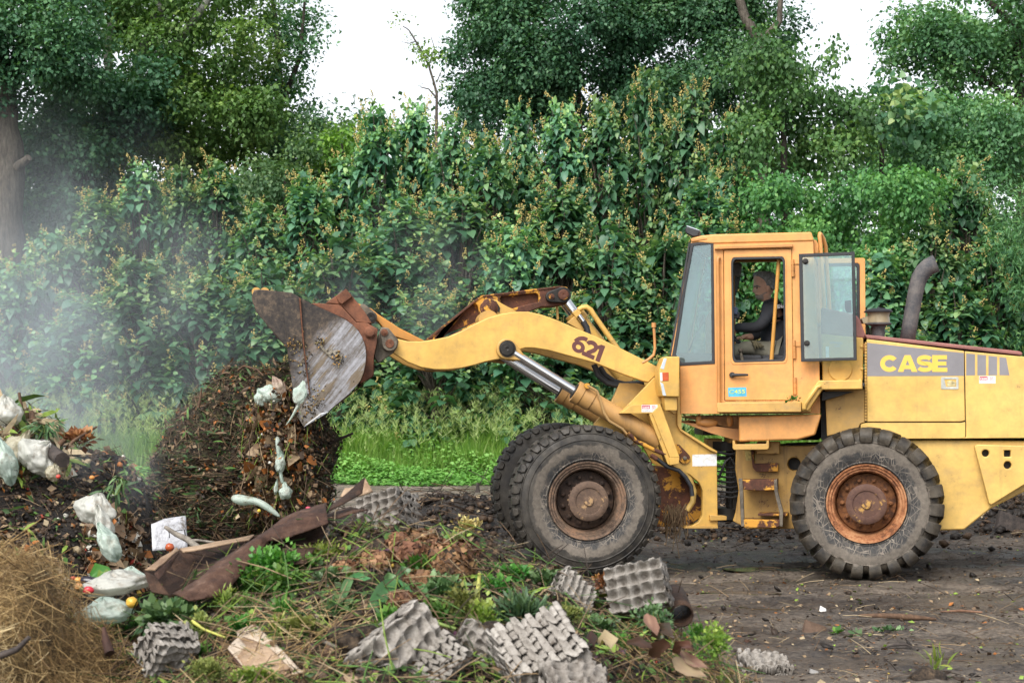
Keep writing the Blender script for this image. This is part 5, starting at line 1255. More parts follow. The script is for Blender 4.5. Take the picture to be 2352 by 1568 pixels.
tree('tree', 'thick grey-barked trunk at the left edge with a dark leafy crown above', 'tree', 5, 46,
     spread_blobs(-160, -80, 230, 215, 32, 45, 85, 21), L_DARK, .14, [([(10, 1080, 0), (14, 600, 0), (12, 420, 0), (5, 250, 0), (-20, 60, 0), (-60, -120, 0)], .62, .30), ([(8, 235, 0), (60, 90, .5), (90, -60, 1)], .25, .12), ([(40, 385, -.4), (66, 362, -.6)], .14, .10)], BARK, 31, dens=.9, group=GRP)
tree('tree', 'leaning tree with bare pale grey limbs showing through thin green leaves', 'tree', 255, 52,
     spread_blobs(90, -60, 640, 380, 62, 40, 80, 22, lambda x, y: not (200 < x < 290 and 235 < y < 310)) + spread_blobs(330, 110, 600, 340, 22, 45, 70, 122), L_MID, .15,
     [([(250, 1010, 0), (262, 420, 0), (292, 285, 0), (305, 200, 0), (345, 80, -1.5), (395, -40, -1.5)], .30, .15), ([(268, 390, 0), (320, 205, -.5), (400, 110, -2), (490, -20, -2)], .19, .11), ([(262, 330, .5), (246, 110, -1), (276, -20, -1)], .17, .11), ([(300, 250, 0), (370, 190, -1), (440, 170, -1)], .08, .04)], BARKP, 32, dens=.78, group=GRP, fill=.25, depth=2.6)
tree('tree', 'light green open tree with sky showing through, left of the white gap', 'tree', 640, 54,
     spread_blobs(590, -40, 695, 120, 11, 26, 46, 23) + spread_blobs(590, 110, 668, 330, 12, 28, 50, 24) + [(690, 225, 30, 20), (715, 50, 26, 18), (722, 82, 18, 12)], L_BLUE, .15,
     [([(628, 1000, 0), (632, 400, 0), (645, 200, 0), (625, -40, 0)], .2, .07), ([(640, 260, 0), (690, 130, 0), (700, 0, 0)], .1, .04)], BARKD, 33, dens=.72, group=GRP, fill=.3)
tree('tree', 'rounded green tree sloping down to the right under the white sky gap', 'tree', 720, 52,
     [(450, 160, 60, 50), (410, 230, 60, 50), (480, 260, 60, 45), (530, 200, 55, 45), (420, 310, 60, 45), (520, 320, 60, 40), (240, 180, 50, 40), (330, 140, 45, 35), (60, 250, 50, 40)][:0] + [(690, 305, 60, 42), (735, 272, 40, 28), (775, 288, 32, 24), (730, 330, 60, 40), (660, 350, 70, 50), (800, 320, 45, 40), (600, 330, 60, 50)], L_BLUE, .15, [([(720, 1000, 0), (730, 420, 0), (740, 280, 0)], .16, .05)], BARKD, 34, dens=1.0, group=GRP)
tree('tree', 'small lime green tree glowing between the bushes left of centre', 'tree', 790, 47,
     [(780, 335, 50, 35), (745, 352, 35, 25), (820, 310, 35, 30), (800, 380, 50, 40), (1190, 360, 45, 35)][:4], L_LIME, .16, [([(790, 1000, 0), (792, 420, 0), (785, 330, 0)], .08, .03)], BARKD, 35, dens=.9, group=GRP)
tree('tree', 'fine-leaved dark green tree above the bucket', 'tree', 650, 48,
     spread_blobs(590, 310, 760, 470, 10, 40, 65, 26), L_FEATH, .13, [([(650, 1000, 0), (655, 400, 0)], .12, .05)], BARKD, 36, dens=.8, group=GRP)
tree('tree', 'dusky blue-green tree behind the bushes right of the grey trunk', 'tree', 190, 49,
     spread_blobs(30, 180, 330, 520, 36, 50, 80, 27), L_DARK, .16, [([(190, 1000, 0), (195, 400, 0), (200, 330, 0)], .16, .06)], BARKD, 37, dens=.85, group=GRP)
tree('tree', 'huge dense dark green tree behind the tallest bushes', 'tree', 1330, 52,
     [(1080, 205, 60, 52), (1062, 120, 50, 40), (1110, 80, 60, 40), (1165, 20, 60, 45)] + spread_blobs(1090, -70, 1500, 280, 50, 55, 95, 28), L_DARK, .135, [([(1330, 1000, 0), (1335, 400, 0), (1325, 100, 0)], .16, .06)], BARKD, 38, dens=.95, group=GRP)
tree('tree', 'dark feathered tree with bare forked grey limbs above the vine-hung bush', 'tree', 1740, 52,
     spread_blobs(1450, -70, 1720, 260, 32, 50, 85, 29) + spread_blobs(1690, -30, 1812, 190, 18, 28, 50, 30), L_DARK, .13,
     [([(1750, 1000, 0), (1755, 300, 0), (1745, 95, -2.5), (1712, 45, -2.5), (1690, -40, -2.5)], .22, .12), ([(1748, 98, -2.5), (1790, 50, -2.5), (1796, -40, -2.5)], .12, .07)], BARK, 39, dens=.8, group=GRP, fill=.3)
tree('sapling', 'sparse yellow-green sapling standing thin against the white sky', 'sapling', 995, 48,
     [(985, 120, 28, 20), (965, 95, 25, 15), (992, 155, 22, 20), (930, 65, 20, 12), (1003, 185, 18, 16), (950, 80, 14, 8)], L_LIME, .10,
     [([(1000, 1000, 0), (1002, 300, 0), (1003, 215, 0), (985, 150, 0), (955, 95, 0), (940, 70, 0), (925, 60, 0)], .055, .012), ([(1000, 222, 0), (985, 205, 0), (965, 200, 0)], .03, .012), ([(985, 150, 0), (998, 110, 0), (990, 85, 0)], .02, .008), ([(955, 95, 0), (940, 100, 0), (922, 96, 0)], .016, .006), ([(1003, 190, 0), (1015, 160, 0)], .02, .008)], BARK, 40, dens=.40, spread=.2)
tree('vine_covered_tree', 'tree smothered in bright hanging vines beside the right sky gap', 'tree', 1800, 42.5,
     [(1700, 175, 45, 40), (1740, 120, 45, 45), (1770, 165, 60, 40), (1850, 165, 60, 45), (1900, 215, 36, 34), (1920, 122, 22, 26), (1915, 95, 14, 14), (1800, 220, 80, 50), (1880, 260, 80, 55), (1950, 260, 60, 50), (1990, 300, 55, 50), (1760, 260, 70, 60), (1850, 330, 80, 60), (1930, 350, 70, 60), (1720, 330, 60, 60), (1980, 270, 26, 26)], L_VINE, .135,
     [([(1800, 1000, 0), (1805, 500, 0), (1800, 250, 0)], .18, .06)], BARKD, 41, dens=1.05, droop=1.1)
tree('vine_thicket', 'wall of small-leaved vines behind the cab roof', 'vines', 1900, 41,
     spread_blobs(1730, 430, 2080, 700, 34, 45, 75, 43) + spread_blobs(1830, 640, 2352, 900, 20, 55, 85, 44), L_VINE, .125, None, BARKD, 42, dens=.95, droop=.9)
tree('tree', 'tall airy tree in the top right corner with sky between its leaves', 'tree', 2330, 50,
     spread_blobs(2068, 15, 2250, 150, 18, 32, 58, 45) + spread_blobs(2100, 60, 2352, 290, 28, 38, 70, 46) + spread_blobs(2230, -60, 2400, 60, 8, 35, 60, 47) + spread_blobs(2330, 30, 2480, 300, 8, 50, 80, 48), L_FEATH, .14,
     [([(2345, 1000, 0), (2352, 300, 0), (2330, 60, 0), (2250, -20, 0)], .2, .08), ([(2340, 240, 0), (2230, 160, 0), (2120, 110, 0)], .08, .03)], BARKD, 43, dens=.66, group=GRP, fill=.25)
tree('tree', 'soft grey-green tree mass below the airy top right tree', 'tree', 2180, 47,
     spread_blobs(2020, 240, 2380, 430, 26, 45, 75, 49), L_FEATH, .13, [([(2180, 1000, 0), (2190, 400, 0)], .16, .06)], BARKD, 44, dens=.9, group=GRP, droop=.9)
tree('tree', 'small gold-tinged leafy tree at the right edge of the sky gap', 'tree', 2020, 44,
     [(2030, 232, 30, 28), (2060, 200, 30, 26), (2045, 260, 38, 32), (2085, 228, 30, 26), (2020, 292, 28, 28), (2072, 295, 36, 30)], PAUL, .2, [([(2020, 1000, 0), (2025, 350, 0), (2030, 210, 0)], .1, .03)], BARKD, 45, dens=.75, tv=HEART_V, tt=HEART_T, clump=10)
tree('tree', 'dark feathery-leaved tree hanging over the right edge above the hood', 'tree', 2360, 38.5,
     spread_blobs(2270, 420, 2440, 800, 24, 45, 75, 50), L_FEATH, .14, [([(2370, 1000, 0), (2375, 500, 0)], .12, .05)], BARKD, 46, dens=.9, tv=LONG_V, tt=LONG_T, droop=.4, spread=.18)
# the wood beyond
r_ = np.random.default_rng(77); lob = []
for i in range(210):
    px = r_.uniform(-250, 2600); top = 330 if not (740 < px < 1030) else 300
    if 1900 < px < 2000: top = 250
    py = r_.uniform(top, 900); Y = r_.uniform(56, 64); w = at(px, py, Y); rr_ = r_.uniform(1.2, 2.0)
    lob.append((w.x, Y, max(w.z, 1.0), rr_ * 1.3, rr_, rr_, 420))
kind(np_obj('far_wood', crown(lob, L_DARK, .24, r_, spread=.3)), 'stuff', 'dark wood closing off the view behind the bushes')
# undergrowth
lob = []
for i in range(150):
    X = r_.uniform(-15, 16); Y = r_.uniform(39.5, 46); lob.append((X, Y, r_.uniform(.3, 2.4), .8, .8, .7, 110))
kind(np_obj('undergrowth', crown(lob, L_DARK, .17, r_, spread=.2)), 'stuff', 'dark undergrowth beneath the bushes')
mb = MB(); pts = [(-420 + 60 * i, 420, 20 + 8 * math.sin(i * .7) + 52 * math.exp(-((i - 6.2) / 3.5) ** 2)) for i in range(17)]
mb.add([(x, y, -2) for x, y, z in pts] + [(x, y + 40, z) for x, y, z in pts] + [(x, y + 200, -2) for x, y, z in pts], [[i + k, i + 1 + k, i + 18 + k, i + 17 + k] for k in (0, 17) for i in range(16)])
kind(mb.build('hill', mat_plain('wooded_hill', (.06, .10, .07), .9, var=.4, scale=.2)), 'structure')

# ------------------------------------------------------------------ grass verge
GRASS = mat_leaf('grass_blade', [(0, (.11, .22, .045)), (.5, (.25, .39, .09)), (1, (.46, .53, .23))], .42, .5)
CLOV = mat_leaf('clover_leaf', [(0, (.06, .18, .03)), (.5, (.15, .36, .07)), (1, (.25, .47, .12))], .3, .5)
r_ = np.random.default_rng(5)
N = 34000; X = r_.uniform(-12, 15, N); Y = r_.uniform(36.6, 39.6, N) ; hgt = .55 + 1.0 * np.clip((Y - 36.2) / 2.2, 0, 1) + r_.normal(0, .14, N); hgt *= .8 + .35 * np.array([mnoise.noise(Vector((x * .6, y, 0))) for x, y in zip(X, Y)])
ax = np.stack([r_.normal(0, .28, N), r_.normal(0, .28, N), np.ones(N)], 1); nm = np.stack([r_.normal(0, 1, N), -np.abs(r_.normal(0, 1, N)), r_.uniform(.2, .8, N)], 1)
bv = np.array([(-.018, 0, 0), (.018, 0, 0), (-.016, .5, .02), (.016, .5, .02), (-.009, .82, .10), (.009, .82, .10), (.0, 1.0, .24)], float); bt = np.array([(0, 1, 3), (0, 3, 2), (2, 3, 5), (2, 5, 4), (4, 5, 6)])
g1 = place(bv, bt, np.stack([X, Y, np.zeros(N)], 1), ax, nm, np.clip(hgt, .25, 1.7), np.clip(r_.normal(.45, .2, N), 0, 1))
M_ = 3000; X = r_.uniform(-12, 15, M_); Y = r_.uniform(36.8, 39.6, M_); top = .85 + 1.0 * np.clip((Y - 36.5) / 2.2, 0, 1) + r_.normal(0, .16, M_)
pos, axs, sz = [], [], []
for x, y, z in zip(X, Y, top):
    for k in range(16):
        f = r_.random(); a = r_.uniform(0, 6.28); pos.append((x, y, z - .05 + .28 * f)); axs.append((cos(a), sin(a), .7 + f)); sz.append(r_.uniform(.08, .2) * (1.1 - .5 * f))
sv = np.array([(-.02, 0, 0), (.02, 0, 0), (.03, .6, 0), (0, 1, -.1), (-.03, .6, 0)], float); stt = np.array([(0, 1, 2), (0, 2, 4), (4, 2, 3)])
g2 = place(sv, stt, pos, axs, r_.normal(0, 1, (len(pos), 3)), sz, np.clip(r_.normal(.92, .08, len(pos)), 0, 1))
V, T, Nn, Mm = merge([g1, g2]); kind(np_obj('tall_grass', np_mesh('tall_grass', V, T, GRASS, Nn)), 'stuff', 'tall seeding grass along the foot of the bushes')
N = 52000; X = r_.uniform(-12, 15, N); Y = r_.uniform(35.0, 39.2, N) + .35 * np.sin(X * .9); Z = np.clip(.10 + .34 * (Y - 35.0) / 1.6, .03, .95) * r_.uniform(.3, 1.1, N) * (1 + .35 * np.sin(X * 2.1 + Y * 3))
a = r_.uniform(0, 6.28, N)
g3 = place(HEART_V, HEART_T, np.stack([X, Y, Z], 1), np.stack([np.cos(a), np.sin(a), r_.normal(-.1, .3, N)], 1), np.stack([r_.normal(0, .35, N), r_.normal(-.25, .35, N), np.ones(N)], 1), r_.uniform(.05, .11, N), np.clip(.25 + Z * 1.2 + r_.normal(0, .2, N), 0, 1))
kind(np_obj('ground_cover', np_mesh('ground_cover', g3[0], g3[1], CLOV, g3[2])), 'stuff', 'bright green low ground cover edging the dirt yard')
# ------------------------------------------------------------------ the heaps
def curve(ctrl):
    xs_, ys_ = zip(*ctrl)
    return lambda x: float(np.interp(x, xs_, ys_))
FC = curve([(-400, 1330), (100, 1400), (240, 1420), (335, 1372), (450, 1335), (560, 1300), (700, 1266), (850, 1240), (950, 1232), (1100, 1254), (1200, 1296), (1300, 1334), (1400, 1372), (1500, 1408), (1560, 1440), (1620, 1492), (1700, 1570), (1800, 1690), (1950, 1950)])
def h_front(x, y):
    zc = HC - (FC(x * F / 7.2 + CX) - HY) * 7.2 / F
    if y < 7.2: z = zc - .25 * (7.2 - y)
    else: z = zc - .55 * (y - 7.2) - .75 * (y - 7.2) ** 2
    z += .07 * fbm(x, y, 1.3, 3) + .045 * fbm(x + 3, y, 4.5, 3) + .012 * fbm(x, y, 17, 2)
    return z
LCV = curve([(-500, 915), (-100, 930), (0, 948), (60, 968), (130, 1000), (200, 1030), (262, 1052), (310, 1098), (345, 1175), (380, 1262), (450, 1330), (700, 1380)])
def h_left(x, y):
    zc = HC - (LCV(x * F / 12.0 + CX) - HY) * 12.0 / F
    z = zc - (.34 * (12 - y) if y < 12 else .5 * (y - 12) + .5 * (y - 12) ** 2)
    z += .10 * fbm(x + 7, y, 1.1, 3) + .06 * fbm(x, y + 2, 3.5, 3) + .012 * fbm(x, y, 15, 2)
    c0 = at(150, 1170, 9.7); z += .16 * math.exp(-(((x - c0.x) / .32) ** 2 + ((y - c0.y) / .5) ** 2))
    return z
SC_ = curve([(-300, 1220), (0, 1278), (70, 1284), (95, 1304), (115, 1340), (132, 1392), (170, 1455), (240, 1515), (300, 1590), (380, 1690)])
def h_straw(x, y):
    zc = HC - (SC_(x * F / 6.3 + CX) - HY) * 6.3 / F
    z = zc - (.42 * (6.3 - y) if y < 6.3 else .35 * (y - 6.3) + .8 * (y - 6.3) ** 2)
    return z + .035 * fbm(x, y + 4, 2.3, 3) + .018 * fbm(x, y, 9, 2)
def mat_soil(name, pal, sc=9):
    n = NT(name); f = n.noise(sc, 7, .7); g = n.noise(sc * 6, 5, .7); big = n.noise(1.6, 4)
    v = n.math('ADD', n.math('MULTIPLY', f, .5), n.math('MULTIPLY', g, .5))
    c = n.ramp(n.punch(n.math('ADD', n.math('MULTIPLY', v, .8), n.math('MULTIPLY', big, .2)), 1.6), pal)
    return n.done(n.bsdf(c, n.math('ADD', n.math('MULTIPLY', g, .4), .5), 0, n.bump(n.math('ADD', f, g), .9, .02), .3))
SOIL = mat_soil('dark_compost', [(.36, (.009, .007, .006)), (.48, (.028, .020, .014)), (.56, (.06, .042, .028)), (.68, (.13, .09, .055))])
SOILB = mat_soil('black_compost', [(.36, (.006, .0055, .006)), (.50, (.020, .017, .015)), (.60, (.05, .038, .028)), (.70, (.14, .095, .06))])
STRAWB = mat_soil('straw_base', [(.34, (.05, .032, .014)), (.5, (.16, .105, .045)), (.64, (.34, .235, .10))], 14)
def heap(name, h, x0, x1, y0, y1, nx, ny, mat, label):
    xs, ys = np.linspace(x0, x1, nx), np.linspace(y0, y1, ny)
    V = [(x, y, max(h(x, y), -.25)) for y in ys for x in xs]; i = np.arange((ny - 1) * nx); i = i[(i % nx) != nx - 1]
    return kind(np_obj(name, np_mesh(name, V, np.stack([i, i + 1, i + nx + 1, i + nx], 1), mat)), 'stuff', label)
heap('compost_heap', h_front, -3.4, 1.9, 4.6, 9.2, 230, 200, SOIL, 'foreground heap of dark compost and garden waste')
heap('compost_heap', h_left, -7.5, -1.2, 8.2, 14.5, 200, 200, SOILB, 'smoking heap of black compost and food bags at the left')
heap('straw_heap', h_straw, -3.2, -.9, 4.4, 7.6, 110, 130, STRAWB, 'heap of loose golden straw in the lower left corner')
# tall mound behind the bucket
MC = at(566, 1085, 17.1)
def mound_r(d):
    'surface distance of the mound in direction d'
    ex = 2.6; rx, ry, rz = .90, .85, 1.05
    q = (abs(d.x / rx) ** ex + abs(d.y / ry) ** ex + abs(d.z / rz) ** ex) ** (-1 / ex)
    if d.z > .2: q *= 1 - .16 * max(0, -d.x) * d.z * 2
    return q * (1 + .15 * mnoise.noise(d * 1.8) + .12 * mnoise.noise(d * 4.3) + .06 * mnoise.noise(d * 11) + .04 * mnoise.noise(d * 23))
V, Fc = [], []; A_, B_ = 96, 64
for i in range(B_ + 1):
    t = -pi / 2 + pi * i / B_
    for j in range(A_):
        a = 2 * pi * j / A_; d = Vector((cos(t) * cos(a), cos(t) * sin(a), sin(t))); V.append(tuple(MC + d * mound_r(d)))
for i in range(B_):
    for j in range(A_): Fc.append((i * A_ + j, i * A_ + (j + 1) % A_, (i + 1) * A_ + (j + 1) % A_, (i + 1) * A_ + j))
SOILG = mat_soil('weedy_compost', [(.36, (.008, .007, .005)), (.47, (.026, .022, .013)), (.56, (.062, .055, .026)), (.68, (.13, .11, .05))], 12)
kind(np_obj('compost_mound', np_mesh('compost_mound', V, Fc, SOILG)), 'stuff', 'steep dark compost mound the loader is tipping onto')

# ---- litter: one palette, picked per piece
PAL = [(.012, .009, .007), (.035, .022, .014), (.075, .045, .025), (.16, .10, .055), (.30, .21, .12), (.42, .33, .20), (.035, .085, .02), (.09, .19, .04), (.22, .33, .05), (.36, .13, .03), (.45, .05, .03), (.60, .58, .50), (.08, .03, .06), (.50, .34, .06)]
DK0, DK1, BR0, BR1, TAN, PALE, GR0, GR1, YG, ORA, REDC, WHI, PUR, YELC = range(14)
n = NT('litter'); a_ = n.n('ShaderNodeAttribute', attribute_name='tint')
c_ = n.ramp(a_.outputs['Fac'], [((i + .0) / 14, c) for i, c in enumerate(PAL)], 'CONSTANT')
c_ = n.mix(n.ramp(n.noise(30, 4), [(.35, 0.0), (.75, .5)]), c_, (.03, .02, .014))
LITTER = n.done(n.bsdf(c_, .6, 0, None, .35))
TV = lambda pal, r, n: (r.choice(pal, n) + .5) / 14
LUMP_V = np.array([(1, 0, 0), (0, 1, 0), (-1, .1, 0), (.1, -1, 0), (0, 0, .8), (.1, 0, -.7), (.6, .6, .35), (-.6, .55, .3), (-.55, -.6, .35), (.6, -.6, .3)], float) * .5
LUMP_T = np.array([(0, 6, 4), (6, 1, 4), (1, 7, 4), (7, 2, 4), (2, 8, 4), (8, 3, 4), (3, 9, 4), (9, 0, 4), (0, 5, 6), (6, 5, 1), (1, 5, 7), (7, 5, 2), (2, 5, 8), (8, 5, 3), (3, 5, 9), (9, 5, 0)])
STEM_V = np.array([(-.012, 0, 0), (.012, 0, 0), (0, 0, .02), (-.012, .5, .03), (.012, .5, .03), (0, .5, .05), (-.009, 1, 0), (.009, 1, 0), (0, 1, .015)], float)
STEM_T = np.array([(0, 1, 4), (0, 4, 3), (1, 2, 5), (1, 5, 4), (2, 0, 3), (2, 3, 5), (3, 4, 7), (3, 7, 6), (4, 5, 8), (4, 8, 7), (5, 3, 6), (5, 6, 8)])
def surf(h, pts):
    out = []
    for x, y in pts:
        z = h(x, y); e = .02; out.append((x, y, z, -(h(x + e, y) - z) / e, -(h(x, y + e) - z) / e))
    a = np.array(out); return a[:, :3], nrm(np.stack([a[:, 3], a[:, 4], np.ones(len(a))], 1))
def scatter(name, label, h, sampler, specs, seed, dome=None):
    'specs: (template, count, size lo, size hi, palette, lift, tilt)'
    r = np.random.default_rng(seed); parts = []
    for (tv, tt, cnt, s0, s1, pal, lift, tilt) in specs:
        if dome is None: p, nn = surf(h, sampler(r, cnt))
        else: p, nn = dome(r, cnt)
        a = r.uniform(0, 2 * pi, cnt); t = np.stack([np.cos(a), np.sin(a), np.zeros(cnt)], 1); t = nrm(t - nn * (t * nn).sum(1, keepdims=True))
        s = s0 + (s1 - s0) * r.random(cnt) ** 1.8
        ax = t + nn * r.normal(lift, .25, (cnt, 1)) * 1.0; nm = nn + r.normal(0, tilt, (cnt, 3))
        parts.append(place(tv, tt, p + nn * (.004 + .02 * r.random((cnt, 1)) * (s[:, None] / .05)), ax, nm, s, TV(pal, r, cnt)))
    V, T, Nn, _ = merge(parts); return kind(np_obj(name, np_mesh(name, V, T, LITTER, Nn, smooth=False)), 'stuff', label)
LF = (LUMP_V * np.array((1.3, .8, .45)), LUMP_T); HV = (HEART_V, HEART_T); OV = (OVAL_V, OVAL_T); LG = (LONG_V, LONG_T); LU = (LUMP_V, LUMP_T); SM = (STEM_V, STEM_T)
def samp(x0, x1, y0, y1): return lambda r, n: np.stack([r.uniform(x0, x1, n), r.uniform(y0, y1, n)], 1)
brown = [DK0, DK1, DK1, BR0, BR0, BR1, TAN]
fs = samp(-2.4, 1.35, 5.1, 7.9)
scatter('garden_litter', 'leaf scraps, stems and crumbs strewn over the foreground heap', h_front, fs, [
    (*LU, 9000, .006, .032, [DK0, DK1, DK1, BR0, BR0, BR1], .1, .6), (*OV, 11000, .012, .05, [DK1, DK1, BR0, BR0, BR1, BR1, TAN, GR0, GR0, GR1, GR1, YG, PUR], .35, .7),
    (*HV, 1900, .018, .05, [GR0, GR1, GR1, YG, BR1], .5, .7), (*SM, 7500, .04, .20, [DK1, BR0, BR0, BR1, BR1, TAN, TAN, PALE, GR1, YG], .18, .5), (*LG, 1700, .03, .09, [GR0, GR0, GR1, YG, TAN], .5, .8), (*SM, 1100, .08, .26, [GR0, GR1, GR1, YG, TAN], .15, .5), (*LU, 300, .01, .024, [ORA, REDC, WHI, WHI, PUR, YELC], .2, .5)], 51)
ls = samp(-5.2, -1.9, 8.8, 12.6)
scatter('food_litter', 'peelings, twigs and crumbs strewn over the smoking left heap', h_left, ls, [
    (*LU, 9000, .01, .055, [DK0, DK0, DK1, DK1, BR0, BR1], .1, .6), (*OV, 6000, .02, .075, [DK1, BR0, BR1, TAN, TAN, GR0, GR1, ORA, PALE], .4, .8), (*SM, 4200, .05, .22, [DK0, DK0, DK1, DK1, BR0, BR1, TAN], .15, .5),
    (*LU, 420, .025, .07, [ORA, REDC, WHI, WHI, PALE, YELC, ORA], .2, .5), (*LG, 600, .05, .16, [GR0, GR1, GR1, YG], .6, .8)], 52)
def dome(r, n):
    d = nrm(r.normal(0, 1, (n, 3))); d = d * np.where(d[:, 1:2] > .3, np.array([[1, -1, 1]]), 1); p = np.array([tuple(MC + Vector(v) * mound_r(Vector(v))) for v in d]); return p, d
scatter('mound_litter', 'twigs, grass and leaf scraps covering the steep mound', None, None, [
    (*LU, 7000, .008, .045, [DK0, DK1, DK1, BR0, BR0, BR1], .1, .6), (*SM, 10000, .04, .20, [DK0, DK1, BR0, BR0, BR1, TAN, GR0], .05, .4), (*OV, 5200, .015, .065, [DK1, BR0, BR1, GR0, GR0, TAN, ORA], .35, .8), (*LG, 1500, .05, .15, [GR0, GR0, GR1, BR1, BR0], .4, .8), (*LU, 90, .02, .05, [WHI, ORA, ORA, YELC], .2, .5)], 53, dome)
def by_picture(h, x0, x1, y0, y1, ya, yb):
    'points where sight lines through a patch of the picture meet the heap'
    def f(r, n):
        out = []
        while len(out) < n:
            px, py = r.uniform(x0, x1), r.uniform(y0, y1)
            for k in range(70):
                Y = ya + (yb - ya) * k / 69; p = at(px, py, Y)
                if p.z <= h(p.x, p.y): out.append((p.x, p.y)); break
            else: y0_ = 0; out.append(out[-1] if out else (gx(px, ya), ya))
        return np.array(out)
    return f
scatter('food_scraps', 'pale peelings, husks and scraps heaped on the upper left heap', h_left, by_picture(h_left, -10, 150, 955, 1110, 9.5, 12.6), [
    (*OV, 900, .04, .12, [TAN, TAN, PALE, BR1, PALE, ORA, WHI, YG], .3, .9), (*LF, 420, .03, .09, [TAN, PALE, BR1, WHI, ORA], .2, .6), (*HV, 260, .05, .12, [TAN, PALE, BR1, GR1], .4, .9), (*LG, 160, .12, .3, [YG, PALE, GR1], .3, .7)], 56)
scatter('food_scraps', 'brown peelings and husks around the milky bags on the lower left heap', h_left, by_picture(h_left, 190, 330, 1190, 1330, 8.8, 11.5), [
    (*OV, 420, .04, .11, [TAN, BR1, BR1, PALE, ORA, WHI], .3, .9), (*LF, 200, .02, .07, [TAN, PALE, BR1, REDC], .2, .6), (*HV, 140, .05, .13, [TAN, BR1, BR1], .4, .9)], 57)
ss = samp(-2.9, -.95, 4.7, 7.0)
n = NT('straw'); a_ = n.n('ShaderNodeAttribute', attribute_name='tint')
STRAW = n.done(n.bsdf(n.ramp(a_.outputs['Fac'], [(0, (.06, .035, .014)), (.3, (.23, .14, .055)), (.65, (.46, .32, .14)), (1, (.68, .54, .30))]), .55, 0, None, .4))
def straw(name, label, h, sampler, cnt, s0, s1, seed, lift=.12):
    r = np.random.default_rng(seed); p, nn = surf(h, sampler(r, cnt)); a = r.uniform(0, 6.28, cnt); t = np.stack([np.cos(a), np.sin(a), np.zeros(cnt)], 1); t = nrm(t - nn * (t * nn).sum(1, keepdims=True))
    ax = t + nn * r.normal(lift, .28, (cnt, 1)); v = STEM_V.copy(); v[:, 0] *= .75; v[:, 2] *= .75; s = r.uniform(s0, s1, cnt)
    blot = np.array([mnoise.noise(Vector((x * 2.2, y * 2.2, 1))) for x, y in p[:, :2]])
    V, T, Nn = place(v, STEM_T, p + nn * r.uniform(-.02, .07, (cnt, 1)), ax, nn + r.normal(0, .5, (cnt, 3)), s, np.clip(.48 + .6 * blot + r.normal(0, .22, cnt), 0, 1))
    return kind(np_obj(name, np_mesh(name, V, T, STRAW, Nn, smooth=False)), 'stuff', label)
straw('straw', 'golden straw stalks lying every way over the straw heap', h_straw, ss, 42000, .035, .13, 61)
straw('straw', 'long coarse stalks sticking out of the straw heap', h_straw, ss, 2600, .10, .24, 64, .2)
straw('straw', 'scattered straw and dry stalks along the foot of the straw heap', h_front, samp(-1.5, -.6, 5.2, 6.4), 1400, .04, .16, 62)
straw('dry_grass', 'dry grass tangle at the right foot of the foreground heap', h_front, samp(.45, 1.3, 5.9, 7.3), 2200, .04, .14, 63)
# ground litter in the yard
scatter('wood_chips', 'wood chips, bark and leaf crumbs scattered on the muddy yard', gz, lambda r, n: np.stack([r.uniform(-2.5, 9, n), 9 + 15 * r.random(n) ** 1.3], 1), [
    (*LF, 9000, .006, .035, [DK0, DK1, DK1, BR0, BR1, BR1, TAN], .05, .4), (*OV, 6500, .015, .06, [DK1, BR0, BR1, TAN, TAN, PALE, YG, ORA], .12, .4), (*SM, 2600, .06, .28, [DK1, BR0, BR1, TAN, PALE], .04, .3), (*LF, 260, .015, .045, [WHI, PALE, ORA, YG, YELC], .1, .4), (*LF, 260, .04, .10, [DK0, DK1, BR0], .0, .4)], 54)
scatter('dark_mulch', 'dark twiggy mulch ridge beyond the loader', gz, lambda r, n: np.stack([r.uniform(-2.2, 10, n), r.normal(22.3, 1.1, n)], 1), [
    (*LU, 4500, .03, .16, [DK0, DK0, DK1, BR0], .1, .6), (*SM, 1800, .15, .6, [DK0, DK1, DK1, BR0, BR1], .15, .5), (*OV, 1400, .04, .12, [DK1, BR0, BR1, TAN, PALE], .3, .6)], 55)
# ------------------------------------------------------------------ things lying on the heaps
zA = lambda *p: [((0 + x / 2.24) * .60308, (1900 + y / 2.24) * .60308) for x, y in p]     # lower left
zB = lambda *p: [((500 + x / 2.138) * .60308, (1700 + y / 2.138) * .60308) for x, y in p]  # big carton
zC = lambda *p: [((800 + x / 2.352) * .60308, (2000 + y / 2.352) * .60308) for x, y in p]  # centre foreground
zD = lambda *p: [((0 + x / 2.24) * .60308, (1400 + y / 2.24) * .60308) for x, y in p]     # left heap
zE = lambda *p: [((1700 + x / 2.352) * .60308, (2000 + y / 2.352) * .60308) for x, y in p] # right foreground
zG = lambda *p: [((2500 + x / 1.68) * .60308, (2000 + y / 1.68) * .60308) for x, y in p]   # yard
def onto(h, px, py, y0, y1, n=220):
    'where the line of sight through a picture point first meets a heap'
    last = None
    for i in range(n + 1):
        Y = y0 + (y1 - y0) * i / n; p = at(px, py, Y)
        if p.z <= h(p.x, p.y): return p
    return at(px, py, y1)

